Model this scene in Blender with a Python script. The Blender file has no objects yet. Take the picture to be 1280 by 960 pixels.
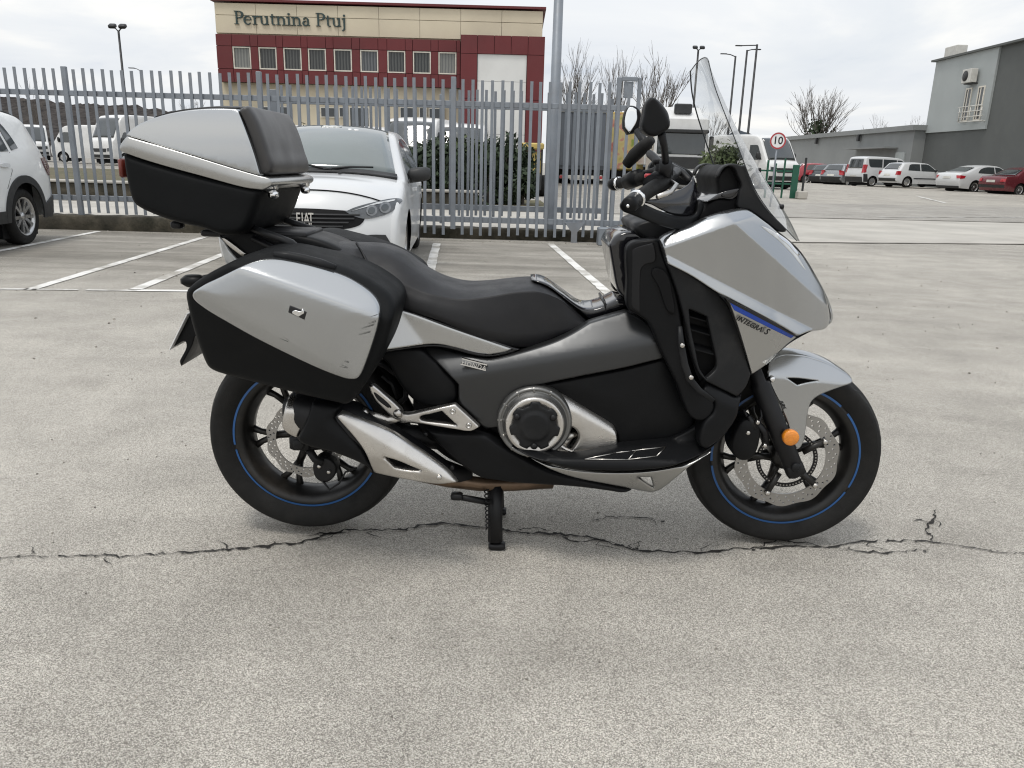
import bpy, math, random
import numpy as np
from mathutils import Vector, Matrix, geometry
from math import sin, cos, pi, radians
random.seed(7)
scene = bpy.context.scene
COL = scene.collection

# ------------------------------------------------------------------ camera
FPX, PITCH, ROLL = 975.0, radians(15.9), radians(1.55)
CAM = np.array([0.0, -2.33, 1.165])
Fv = np.array([0, cos(PITCH), -sin(PITCH)])
R0 = np.array([1.0, 0, 0]); U0 = np.array([0, sin(PITCH), cos(PITCH)])
Rv = cos(ROLL)*R0 + sin(ROLL)*U0
Uv = -sin(ROLL)*R0 + cos(ROLL)*U0
cd = bpy.data.cameras.new('camera'); cam = bpy.data.objects.new('camera', cd); COL.objects.link(cam)
cd.sensor_width = 36; cd.lens = 36*FPX/1280; cd.clip_start = 0.05; cd.clip_end = 3000
cam.matrix_world = Matrix(((Rv[0], Uv[0], -Fv[0], CAM[0]), (Rv[1], Uv[1], -Fv[1], CAM[1]), (Rv[2], Uv[2], -Fv[2], CAM[2]), (0, 0, 0, 1)))
scene.camera = cam

# ------------------------------------------------------------------ sky, sun, exposure
SUN_EL, SUN_AZ = radians(68), radians(215)
w = bpy.data.worlds.new('World'); scene.world = w; w.use_nodes = True
nt = w.node_tree; N = nt.nodes; L = nt.links; N.clear()
def nd(t, **k):
    n = N.new(t)
    for a, b in k.items(): setattr(n, a, b)
    return n
out = nd('ShaderNodeOutputWorld'); bg = nd('ShaderNodeBackground'); bg.inputs[1].default_value = 0.1
sky = nd('ShaderNodeTexSky', sky_type='NISHITA', sun_disc=False, sun_elevation=SUN_EL, sun_rotation=SUN_AZ)
tc = nd('ShaderNodeTexCoord'); sep = nd('ShaderNodeSeparateXYZ'); L.new(tc.outputs['Generated'], sep.inputs[0])
ab = nd('ShaderNodeMath', operation='ABSOLUTE'); L.new(sep.outputs[2], ab.inputs[0])
ad = nd('ShaderNodeMath', operation='ADD'); ad.inputs[1].default_value = 0.16; L.new(ab.outputs[0], ad.inputs[0])
dv = nd('ShaderNodeVectorMath', operation='DIVIDE'); L.new(tc.outputs['Generated'], dv.inputs[0])
cb = nd('ShaderNodeCombineXYZ')
for i in range(3): L.new(ad.outputs[0], cb.inputs[i])
L.new(cb.outputs[0], dv.inputs[1])
def wnoise(scale, det, off):
    m = nd('ShaderNodeMapping'); m.inputs['Location'].default_value = off; L.new(dv.outputs[0], m.inputs[0])
    n = nd('ShaderNodeTexNoise'); n.inputs['Scale'].default_value = scale; n.inputs['Detail'].default_value = det
    n.inputs['Roughness'].default_value = 0.55; n.inputs['Distortion'].default_value = 0.4
    L.new(m.outputs[0], n.inputs[0]); return n
n1 = wnoise(0.75, 6, (3.1, 1.7, 0.0)); n2 = wnoise(0.42, 4, (9.3, 4.2, 2.0))
cr = nd('ShaderNodeValToRGB'); L.new(n1.outputs[0], cr.inputs[0])
e = cr.color_ramp.elements
e[0].position = 0.30; e[0].color = (0.60, 0.66, 0.75, 1); e[1].position = 0.66; e[1].color = (1.0, 0.99, 0.96, 1)
k = cr.color_ramp.elements.new(0.45); k.color = (0.80, 0.83, 0.87, 1)
k = cr.color_ramp.elements.new(0.55); k.color = (0.86, 0.88, 0.90, 1)
sc_ = nd('ShaderNodeVectorMath', operation='SCALE'); sc_.inputs[3].default_value = 8.6; L.new(cr.outputs[0], sc_.inputs[0])
zg = nd('ShaderNodeMath', operation='MULTIPLY_ADD'); zg.inputs[1].default_value = 4.5; zg.inputs[2].default_value = 9.5; L.new(ab.outputs[0], zg.inputs[0]); L.new(zg.outputs[0], sc_.inputs[3])
cov = nd('ShaderNodeMapRange'); L.new(n2.outputs[0], cov.inputs[0])
cov.inputs[1].default_value = 0.25; cov.inputs[2].default_value = 0.5; cov.inputs[3].default_value = 0.80; cov.inputs[4].default_value = 0.97
mx = nd('ShaderNodeMix', data_type='RGBA'); L.new(cov.outputs[0], mx.inputs[0]); L.new(sky.outputs[0], mx.inputs[6]); L.new(sc_.outputs[0], mx.inputs[7])
L.new(mx.outputs[2], bg.inputs[0]); L.new(bg.outputs[0], out.inputs[0])
sl = bpy.data.lights.new('sun', 'SUN'); sl.energy = 1.5; sl.angle = radians(14); sl.color = (1.0, 0.96, 0.90)
sun = bpy.data.objects.new('sun', sl); COL.objects.link(sun); sun.location = (-6, -8, 20)
sd = Vector((sin(SUN_AZ)*cos(SUN_EL), cos(SUN_AZ)*cos(SUN_EL), sin(SUN_EL)))
sun.rotation_euler = sd.to_track_quat('Z', 'Y').to_euler()
vs = scene.view_settings; vs.view_transform = 'Standard'; vs.look = 'None'; vs.gamma = 1; vs.use_curve_mapping = False
vs.exposure = 0.07
scene.cycles.filter_width = 1.15

# ------------------------------------------------------------------ helpers
def ray(u, v): return Fv + (u-640)/FPX*Rv - (v-480)/FPX*Uv
def P(u, v, Y):
    d = ray(u, v); return CAM + (Y-CAM[1])/d[1]*d
def G(u, v, z=0.0):
    d = ray(u, v); return CAM + (z-CAM[2])/d[2]*d
def PV(u, v, Y): return Vector(P(u, v, Y))

def obj(name, verts, faces, mat, parent=None, smooth=True, kind=None, label=None):
    me = bpy.data.meshes.new(name)
    me.from_pydata([tuple(map(float, q)) for q in verts], [], [tuple(int(i) for i in f) for f in faces])
    if smooth: me.polygons.foreach_set('use_smooth', [True]*len(me.polygons))
    me.update()
    if mat is not None: me.materials.append(mat)
    o = bpy.data.objects.new(name, me); COL.objects.link(o)
    if parent is not None: o.parent = parent
    if kind: o['kind'] = kind
    if label: o['label'] = label
    return o
def flatshade(o, ang=None):
    me = o.data
    if ang is None: me.polygons.foreach_set('use_smooth', [False]*len(me.polygons))
    else:
        me.polygons.foreach_set('use_smooth', [True]*len(me.polygons))
        me.set_sharp_from_angle(angle=radians(ang))
    return o
def empty(name, label, cat, loc=(0, 0, 0), rz=0.0, group=None):
    o = bpy.data.objects.new(name, None); COL.objects.link(o); o.location = loc; o.rotation_euler = (0, 0, rz)
    o.empty_display_size = 0.2; o['label'] = label; o['category'] = cat
    if group: o['group'] = group
    return o
def tag(o, label, cat, group=None):
    o['label'] = label; o['category'] = cat
    if group: o['group'] = group
    return o
class MB:
    def __init__(s): s.v = []; s.f = []
    def add(s, v, f):
        b = len(s.v); s.v += [tuple(q) for q in v]; s.f += [tuple(i+b for i in q) for q in f]; return s
    def box(s, c, size, rot=None, ch=0.0):
        x, y, z = [a/2 for a in size]
        if ch <= 0:
            v = [Vector((sx*x, sy*y, sz*z)) for sx in (-1, 1) for sy in (-1, 1) for sz in (-1, 1)]
            f = [(0, 1, 3, 2), (4, 6, 7, 5), (0, 4, 5, 1), (2, 3, 7, 6), (0, 2, 6, 4), (1, 5, 7, 3)]
        else:
            v = []; f = []
            for zz, i in ((-z, ch), (-z+ch, 0), (z-ch, 0), (z, ch)):
                for px_, py_ in ((-x+i, -y+i+ch), (-x+i+ch, -y+i), (x-i-ch, -y+i), (x-i, -y+i+ch), (x-i, y-i-ch), (x-i-ch, y-i), (-x+i+ch, y-i), (-x+i, y-i-ch)):
                    v.append(Vector((px_, py_, zz)))
            for k_ in range(3):
                for j in range(8): f.append((k_*8+j, k_*8+(j+1) % 8, k_*8+8+(j+1) % 8, k_*8+8+j))
            f.append(tuple(range(7, -1, -1))); f.append(tuple(range(24, 32)))
        if rot is not None: v = [rot @ q for q in v]
        c = Vector(c); return s.add([q+c for q in v], f)
    def tube(s, pts, r, n=8, cap=True, flat=1.0):
        pts = [Vector(p) for p in pts]; m = len(pts)
        rs = list(r) if hasattr(r, '__len__') else [r]*m
        ref = None; b = len(s.v); v = []
        for i in range(m):
            t = (pts[min(i+1, m-1)]-pts[max(i-1, 0)]); t = t.normalized() if t.length > 1e-9 else Vector((0, 0, 1))
            if ref is None:
                ref = Vector((0, 1, 0)) if abs(t.y) < 0.9 else Vector((1, 0, 0))
            a = (ref - t*ref.dot(t)).normalized(); bb = t.cross(a); ref = a
            for j in range(n):
                th = 2*pi*j/n; v.append(pts[i] + (a*cos(th)*flat + bb*sin(th))*rs[i])
        f = []
        for i in range(m-1):
            for j in range(n): f.append((i*n+j, i*n+(j+1) % n, (i+1)*n+(j+1) % n, (i+1)*n+j))
        if cap: f.append(tuple(range(n-1, -1, -1))); f.append(tuple((m-1)*n+j for j in range(n)))
        return s.add(v, f)
    def lathe(s, prof, c, axis='y', n=48, close=False):
        # prof: (radius, along) ; axis of revolution through c
        c = Vector(c); m = len(prof); v = []
        for (r, a) in prof:
            for j in range(n):
                th = 2*pi*j/n
                if axis == 'y': q = Vector((r*cos(th), a, r*sin(th)))
                elif axis == 'x': q = Vector((a, r*cos(th), r*sin(th)))
                else: q = Vector((r*cos(th), r*sin(th), a))
                v.append(c+q)
        f = []
        for i in range(m if close else m-1):
            i2 = (i+1) % m
            for j in range(n): f.append((i*n+j, i*n+(j+1) % n, i2*n+(j+1) % n, i2*n+j))
        return s.add(v, f)
    def build(s, name, mat, parent=None, smooth=True, **k): return obj(name, s.v, s.f, mat, parent, smooth, **k)
def copy_tree(o, parent=None):
    c = o.copy(); COL.objects.link(c)
    if parent is not None: c.parent = parent
    for ch in list(KIDS.get(o.name, o.children)): copy_tree(ch, c)
    return c
KIDS = {}

# smooth closed / open outline through points; a third value of 1 marks a corner
def curve(pts, step, closed=True):
    n = len(pts); p = [np.array(q[:2], float) for q in pts]; cn = [len(q) > 2 and q[2] for q in pts]
    res = []
    for i in range(n if closed else n-1):
        a, b = p[i], p[(i+1) % n]; pa = p[i-1] if (closed or i > 0) else None
        nb = p[(i+2) % n] if (closed or i < n-2) else None
        d = b-a; l = np.linalg.norm(d)
        if l < 1e-9: continue
        def tan(prev, cur, nxt, corner, seg):
            if corner or prev is None or nxt is None: return seg
            t = (nxt-prev); q = np.linalg.norm(t)
            return t/q*l if q > 1e-9 else seg
        t0 = tan(pa, a, b, cn[i], d); t1 = tan(a, b, nb, cn[(i+1) % n], d)
        k_ = max(1, int(round(l/step)))
        for j in range(k_):
            s_ = j/k_; h0 = 2*s_**3-3*s_**2+1; h1 = s_**3-2*s_**2+s_; h2 = -2*s_**3+3*s_**2; h3 = s_**3-s_**2
            res.append(h0*a+h1*t0+h2*b+h3*t1)
    if not closed: res.append(p[-1])
    return np.array(res)
def seg_dist(pts, loop):
    a = loop; b = np.roll(loop, -1, axis=0); d = b-a; l2 = (d**2).sum(1)+1e-12
    t = np.clip(((pts[:, None, :]-a[None])*d[None]).sum(2)/l2[None], 0, 1)
    q = a[None]+t[..., None]*d[None]
    return np.sqrt(((pts[:, None, :]-q)**2).sum(2)).min(1)
def inside(pts, loop):
    x, y = pts[:, 0], pts[:, 1]; c = np.zeros(len(pts), bool); n = len(loop)
    for i in range(n):
        x1, y1 = loop[i]; x2, y2 = loop[(i+1) % n]
        if y1 == y2: continue
        k_ = ((y1 > y) != (y2 > y)); xx = (x2-x1)*(y-y1)/(y2-y1)+x1
        c ^= k_ & (x < xx)
    return c
def tri2d(loop, holes=(), step=5.0, rings=(), lines=()):
    loops = [loop]+list(holes); pts = []; edges = []
    for lp in loops:
        b = len(pts); pts += list(lp); edges += [(b+i, b+(i+1) % len(lp)) for i in range(len(lp))]
    nb = len(pts); extra = []
    area = lambda q: 0.5*np.sum(q[:, 0]*np.roll(q[:, 1], -1)-np.roll(q[:, 0], -1)*q[:, 1])
    for li, lp in enumerate(loops):
        t = np.roll(lp, -1, 0)-np.roll(lp, 1, 0); nrm = np.stack([-t[:, 1], t[:, 0]], 1)
        nrm /= (np.linalg.norm(nrm, axis=1)[:, None]+1e-9)
        sg = np.sign(area(lp)) * (1 if li == 0 else -1)
        for d in rings:
            q = lp+nrm*sg*d; extra.append((q, d*0.93))
    lo, hi = loop.min(0), loop.max(0)
    if step:
        rows = []; y = lo[1]+step*0.5; odd = 0
        while y < hi[1]:
            xs = np.arange(lo[0]+step*(0.25+0.5*odd), hi[0], step)
            rows.append(np.stack([xs, np.full(len(xs), y)], 1)); y += step*0.87; odd ^= 1
        if rows: extra.append((np.concatenate(rows), (max(rings) if rings else 0)+step*0.45))
    for (u1, v1, u2, v2) in lines:
        l = math.hypot(u2-u1, v2-v1); t = np.arange(-0.5*l, 1.5*l, step*0.7)/l; nx, ny = (v2-v1)/l, -(u2-u1)/l
        for d in (-4.0, -2.2, -1.0, 0.0, 1.0, 2.2, 4.0): extra.insert(0, (np.stack([u1+(u2-u1)*t+nx*d, v1+(v2-v1)*t+ny*d], 1), 1.0))
    for q, md in extra:
        if not len(q): continue
        ok = inside(q, loop); dist = seg_dist(q, loop) if len(q) else None
        for h in holes: ok &= ~inside(q, h); dist = np.minimum(dist, seg_dist(q, h))
        ok &= dist >= md
        pts += list(q[ok])
    r = geometry.delaunay_2d_cdt([Vector(q) for q in pts], edges, [], 1 if not holes else 0, 1e-7)
    vv = np.array([[q[0], q[1]] for q in r[0]]); tr = np.array([f for f in r[2] if len(f) == 3])
    cen = vv[tr].mean(1); ok = inside(cen, loop)
    for h in holes: ok &= ~inside(cen, h)
    tr = tr[ok]
    a = vv[tr[:, 0]]; b = vv[tr[:, 1]]; c = vv[tr[:, 2]]
    sgn = (b[:, 0]-a[:, 0])*(c[:, 1]-a[:, 1])-(b[:, 1]-a[:, 1])*(c[:, 0]-a[:, 0])
    tr[sgn < 0] = tr[sgn < 0][:, ::-1]
    dist = seg_dist(vv, loop)
    for h in holes: dist = np.minimum(dist, seg_dist(vv, h))
    return vv, tr, dist
def border(tr):
    cnt = {}
    for t in tr:
        for i in range(3):
            a, b = int(t[i]), int(t[(i+1) % 3])
            if (b, a) in cnt: del cnt[(b, a)]
            else: cnt[(a, b)] = 1
    return list(cnt)
def softplus(x, w_): return np.where(x > 20*w_, x, w_*np.log1p(np.exp(np.clip(x/w_, -30, 30))))
# a solid piece of bodywork: side outline, distance from the centre plane, rounded edges, real depth
def panel(name, mat, outl, Y, par, depth=0.03, r=3.0, rm=0.007, holes=(), step=6.0, folds=(), mir=True, bul=0.0, spl=True, fn=None, label=None, cstep=None, sym=False):
    lp = curve(outl, cstep or step*0.6) if spl else np.array([q[:2] for q in outl], float)
    hl = [curve(h, step*0.6) for h in holes]
    rings = [r*q for q in (0.12, 0.35, 0.7, 1.05)] if r > 0 else []
    vv, tr, dist = tri2d(lp, hl, step, rings, [q[:4] for q in folds])
    yb = Y(vv[:, 0], vv[:, 1]) if callable(Y) else np.full(len(vv), float(Y))
    for (u1, v1, u2, v2, k_, wd) in folds:
        l = math.hypot(u2-u1, v2-v1); nx, ny = (v2-v1)/l, -(u2-u1)/l
        yb = yb + k_*softplus((vv[:, 0]-u1)*nx+(vv[:, 1]-v1)*ny, wd)
    if bul: 
        mxd = dist.max(); yb = yb - bul*(1-(1-np.minimum(dist/mxd, 1))**2)
    if fn is not None: yb = yb + fn(vv[:, 0], vv[:, 1])
    t = np.clip(dist/r, 0, 1) if r > 0 else np.ones(len(vv))
    off = rm*(1-np.sqrt(np.clip(1-(1-t)**2, 0, 1)))
    front = np.array([P(a, b, y) for (a, b), y in zip(vv, yb)]); front[:, 1] += off
    back = front.copy(); back[:, 1] = -front[:, 1] if sym else front[:, 1]+depth-2*off
    n = len(vv); V = np.concatenate([front, back])
    F = [tuple(q) for q in tr]; F += [(q[2]+n, q[1]+n, q[0]+n) for q in tr]
    F += [(b, a, a+n, b+n) for a, b in border(tr)]
    # image v runs down, so flip winding
    F = [q[::-1] for q in F]
    F = [q[::-1] for q in F] if False else F
    o = obj(name, V, F, mat, par, True, label=label)
    if mir:
        V2 = V.copy(); V2[:, 1] *= -1
        m_ = obj(name, V2, [q[::-1] for q in F], mat, par, True)
        if label: m_['label'] = label
    return o
# strip from a near edge line across the centre plane to its mirror image
def bridge(name, mat, line, par, crown=(0, 0), n=10, step=5, thick=0.0, label=None, pw=2.0):
    uv = [q[:2] for q in line]; c = curve(uv, step, closed=False)
    L0 = np.concatenate([[0], np.cumsum(np.hypot(*np.diff(np.array([q[:2] for q in line], float), axis=0).T))])
    Ls = np.concatenate([[0], np.cumsum(np.hypot(*np.diff(c, axis=0).T))]); Ls *= L0[-1]/Ls[-1]
    ys = np.interp(Ls, L0, [q[2] for q in line])
    V = []; F = []; m = len(c)
    for (a, b), y in zip(c, ys):
        q = P(a, b, y)
        for j in range(n+1):
            t = -1+2*j/n; k_ = 1-abs(t)**pw
            V.append((q[0]+crown[0]*k_, -abs(y)*-t if y < 0 else y*t, q[2]+crown[1]*k_))
    for i in range(m-1):
        for j in range(n):
            a = i*(n+1)+j; F.append((a, a+1, a+n+2, a+n+1))
    o = obj(name, V, F, mat, par, True, label=label)
    if thick:
        md = o.modifiers.new('shell', 'SOLIDIFY'); md.thickness = thick; md.offset = 0
    return o
def loft(name, mat, secs, par, cap=True, label=None):
    n = len(secs[0]); V = [q for s_ in secs for q in s_]; F = []
    for i in range(len(secs)-1):
        for j in range(n): F.append((i*n+j, i*n+(j+1) % n, (i+1)*n+(j+1) % n, (i+1)*n+j))
    if cap: F.append(tuple(range(n-1, -1, -1))); F.append(tuple((len(secs)-1)*n+j for j in range(n)))
    return obj(name, V, F, mat, par, True, label=label)
def text_mesh(name, s_, mat, parent, M4, size=1.0, ext=0.02, shear=0.0, space=1.0, off=0.0, label=None):
    cu = bpy.data.curves.new(name, 'FONT'); cu.body = s_; cu.size = size; cu.extrude = ext; cu.shear = shear
    cu.space_character = space; cu.align_x = 'CENTER'; cu.align_y = 'CENTER'; cu.resolution_u = 3; cu.offset = off
    t = bpy.data.objects.new('tmp', cu); COL.objects.link(t)
    dg = bpy.context.evaluated_depsgraph_get(); me = bpy.data.meshes.new_from_object(t.evaluated_get(dg))
    bpy.data.objects.remove(t); me.transform(M4); me.materials.clear(); me.materials.append(mat)
    o = bpy.data.objects.new(name, me); COL.objects.link(o)
    if parent is not None: o.parent = parent
    if label: o['label'] = label
    return o

# ------------------------------------------------------------------ materials
def mat(name, col, rough=0.5, metal=0.0, var=0.12, vscale=6.0, bump=0.0, bscale=200.0, coat=0.0, rvar=0.08, spec=0.5, trans=0.0, alpha=1.0, dirt=None, grime=0.3, dlo=0.5, dhi=0.75):
    m = bpy.data.materials.new(name); m.use_nodes = True; t = m.node_tree; b = t.nodes['Principled BSDF']
    g = t.nodes.new('ShaderNodeTexCoord'); nz = t.nodes.new('ShaderNodeTexNoise')
    nz.inputs['Scale'].default_value = vscale; nz.inputs['Detail'].default_value = 5; t.links.new(g.outputs['Object'], nz.inputs[0])
    mp = t.nodes.new('ShaderNodeMapRange'); mp.inputs[1].default_value = 0.3; mp.inputs[2].default_value = 0.7
    mp.inputs[3].default_value = 1-var; mp.inputs[4].default_value = 1+var; t.links.new(nz.outputs[0], mp.inputs[0])
    hs = t.nodes.new('ShaderNodeHueSaturation'); hs.inputs['Color'].default_value = (*col, 1); t.links.new(mp.outputs[0], hs.inputs['Value'])
    src = hs.outputs[0]
    if dirt:
        n3 = t.nodes.new('ShaderNodeTexNoise'); n3.inputs['Scale'].default_value = vscale*0.6; n3.inputs['Detail'].default_value = 8; n3.inputs['Roughness'].default_value = 0.7
        t.links.new(g.outputs['Object'], n3.inputs[0])
        m3 = t.nodes.new('ShaderNodeMapRange'); m3.inputs[1].default_value = dlo; m3.inputs[2].default_value = dhi; m3.inputs[4].default_value = grime; t.links.new(n3.outputs[0], m3.inputs[0])
        x = t.nodes.new('ShaderNodeMix'); x.data_type = 'RGBA'; x.inputs[7].default_value = (*dirt, 1)
        t.links.new(m3.outputs[0], x.inputs[0]); t.links.new(src, x.inputs[6]); src = x.outputs[2]
    t.links.new(src, b.inputs['Base Color'])
    n2 = t.nodes.new('ShaderNodeTexNoise'); n2.inputs['Scale'].default_value = vscale*2.3; n2.inputs['Detail'].default_value = 4; t.links.new(g.outputs['Object'], n2.inputs[0])
    m2 = t.nodes.new('ShaderNodeMapRange'); m2.inputs[1].default_value = 0.3; m2.inputs[2].default_value = 0.7
    m2.inputs[3].default_value = max(0.01, rough-rvar); m2.inputs[4].default_value = min(1, rough+rvar); t.links.new(n2.outputs[0], m2.inputs[0])
    t.links.new(m2.outputs[0], b.inputs['Roughness'])
    b.inputs['Metallic'].default_value = metal; b.inputs['Specular IOR Level'].default_value = spec
    if coat: b.inputs['Coat Weight'].default_value = coat; b.inputs['Coat Roughness'].default_value = 0.06
    if trans: b.inputs['Transmission Weight'].default_value = trans; b.inputs['IOR'].default_value = 1.25
    if bump:
        bn = t.nodes.new('ShaderNodeTexNoise'); bn.inputs['Scale'].default_value = bscale; bn.inputs['Detail'].default_value = 3; t.links.new(g.outputs['Object'], bn.inputs[0])
        bp = t.nodes.new('ShaderNodeBump'); bp.inputs['Strength'].default_value = bump; bp.inputs['Distance'].default_value = 0.01
        t.links.new(bn.outputs[0], bp.inputs['Height']); t.links.new(bp.outputs[0], b.inputs['Normal'])
    return m
def glass(name, tint, rough=0.03, amount=0.85, ior=1.45):
    m = bpy.data.materials.new(name); m.use_nodes = True; t = m.node_tree; t.nodes.clear()
    o = t.nodes.new('ShaderNodeOutputMaterial'); tr = t.nodes.new('ShaderNodeBsdfTransparent'); tr.inputs[0].default_value = (*tint, 1)
    gl = t.nodes.new('ShaderNodeBsdfGlossy'); gl.inputs['Roughness'].default_value = rough
    lw = t.nodes.new('ShaderNodeLayerWeight'); pw = t.nodes.new('ShaderNodeMath'); pw.operation = 'POWER'; pw.inputs[1].default_value = 2.6; t.links.new(lw.outputs['Facing'], pw.inputs[0])
    fr = t.nodes.new('ShaderNodeMath'); fr.operation = 'MULTIPLY_ADD'; fr.inputs[1].default_value = 0.85; fr.inputs[2].default_value = 0.045; t.links.new(pw.outputs[0], fr.inputs[0])
    g = t.nodes.new('ShaderNodeTexCoord'); nz = t.nodes.new('ShaderNodeTexNoise'); nz.inputs['Scale'].default_value = 3; t.links.new(g.outputs['Object'], nz.inputs[0])
    mp = t.nodes.new('ShaderNodeMapRange'); mp.inputs[3].default_value = 0.8; mp.inputs[4].default_value = 1.2; t.links.new(nz.outputs[0], mp.inputs[0])
    mu = t.nodes.new('ShaderNodeMath'); mu.operation = 'MULTIPLY'; t.links.new(fr.outputs[0], mu.inputs[0]); t.links.new(mp.outputs[0], mu.inputs[1])
    x = t.nodes.new('ShaderNodeMixShader'); t.links.new(mu.outputs[0], x.inputs[0]); t.links.new(tr.outputs[0], x.inputs[1]); t.links.new(gl.outputs[0], x.inputs[2])
    t.links.new(x.outputs[0], o.inputs[0]); return m
M = {}
M['silver'] = mat('silver_paint', (0.43, 0.44, 0.445), 0.21, 0.95, 0.02, 2, coat=0.2, rvar=0.02)
M['silver2'] = mat('satin_silver', (0.43, 0.43, 0.42), 0.28, 0.93, 0.03, 3, rvar=0.03)
M['titan'] = mat('titanium_grey_paint', (0.062, 0.0635, 0.065), 0.33, 0.78, 0.04, 4, rvar=0.04)
M['housing'] = mat('dull_cast_metal', (0.20, 0.20, 0.195), 0.38, 0.85, 0.1, 9, 0.05, 260)
M['alu'] = mat('cast_aluminium', (0.62, 0.60, 0.57), 0.30, 0.95, 0.12, 9, 0.08, 260, dirt=(0.2, 0.17, 0.13), grime=0.35)
M['steel'] = mat('brushed_steel', (0.55, 0.53, 0.50), 0.28, 1.0, 0.12, 12, 0.05, 300, dirt=(0.25, 0.2, 0.15), grime=0.3)
M['disc'] = mat('brake_disc_steel', (0.34, 0.33, 0.315), 0.36, 0.9, 0.06, 20, 0.03, 400)
M['chrome'] = mat('polished_metal', (0.8, 0.8, 0.8), 0.1, 1.0, 0.03)
M['black'] = mat('satin_black_plastic', (0.006, 0.0063, 0.007), 0.42, 0, 0.15, 8, 0.06, 500, rvar=0.07, spec=0.16, dirt=(0.03, 0.028, 0.026), grime=0.12)
M['case'] = mat('textured_black_case', (0.0045, 0.005, 0.0055), 0.6, 0, 0.12, 8, 0.15, 1100, spec=0.14, rvar=0.05, dirt=(0.02, 0.019, 0.017), grime=0.08)
M['gloss'] = mat('gloss_black_plastic', (0.008, 0.008, 0.010), 0.10, 0, 0.1, 8, 0, 1, coat=0.6, rvar=0.04)
M['cowl'] = mat('dark_grey_plastic', (0.012, 0.0125, 0.0135), 0.42, 0, 0.12, 8, 0.05, 500, spec=0.2, dirt=(0.08, 0.075, 0.07), grime=0.2)
M['pad'] = mat('backrest_vinyl', (0.032, 0.030, 0.029), 0.40, 0, 0.03, 3, 0.04, 900)
M['seat'] = mat('seat_vinyl', (0.011, 0.011, 0.0125), 0.46, 0, 0.12, 8, 0.18, 1300, spec=0.34, dirt=(0.05, 0.047, 0.044), grime=0.15)
M['dark'] = mat('dark_frame', (0.005, 0.005, 0.006), 0.5, 0, 0.1, spec=0.35)
M['void'] = mat('engine_black', (0.004, 0.004, 0.0045), 0.6, 0, 0.1, spec=0.2)
M['rubber'] = mat('tyre_rubber', (0.010, 0.0098, 0.0095), 0.66, 0, 0.2, 14, 0.25, 420, spec=0.25, dirt=(0.035, 0.032, 0.028), grime=0.25)
M['wheel'] = mat('black_cast_wheel', (0.010, 0.0095, 0.009), 0.36, 0.2, 0.15, 12, 0.04, 300, dirt=(0.09, 0.075, 0.06), grime=0.3)
M['blue'] = mat('blue_tape', (0.014, 0.080, 0.235), 0.4, 0, 0.08)
M['blued'] = mat('blue_decal', (0.008, 0.05, 0.33), 0.3, 0, 0.05)
M['blackd'] = mat('black_decal', (0.006, 0.006, 0.007), 0.3, 0, 0.05)
M['whited'] = mat('white_decal', (0.75, 0.75, 0.75), 0.4, 0, 0.04)
M['amber'] = mat('amber_reflector', (0.75, 0.24, 0.01), 0.15, 0, 0.15, 60, 0.4, 300, coat=0.8)
M['redbrown'] = mat('dull_red_reflector', (0.13, 0.022, 0.014), 0.35, 0, 0.1)
M['red'] = mat('red_plastic', (0.45, 0.02, 0.03), 0.3, 0, 0.05)
M['lens'] = mat('clear_lens', (0.55, 0.56, 0.56), 0.08, 0.2, 0.2, 30, coat=0.6)
M['rust'] = mat('heated_pipe', (0.16, 0.11, 0.075), 0.42, 0.8, 0.3, 16)
M['mirror'] = mat('mirror_glass', (0.9, 0.92, 0.93), 0.02, 1.0, 0.02, rvar=0.01)
M['screen'] = glass('screen_glass', (0.93, 0.945, 0.95), 0.02, ior=1.5)
M['sedge'] = mat('screen_edge', (0.03, 0.033, 0.035), 0.2, 0, 0.05)
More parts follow.
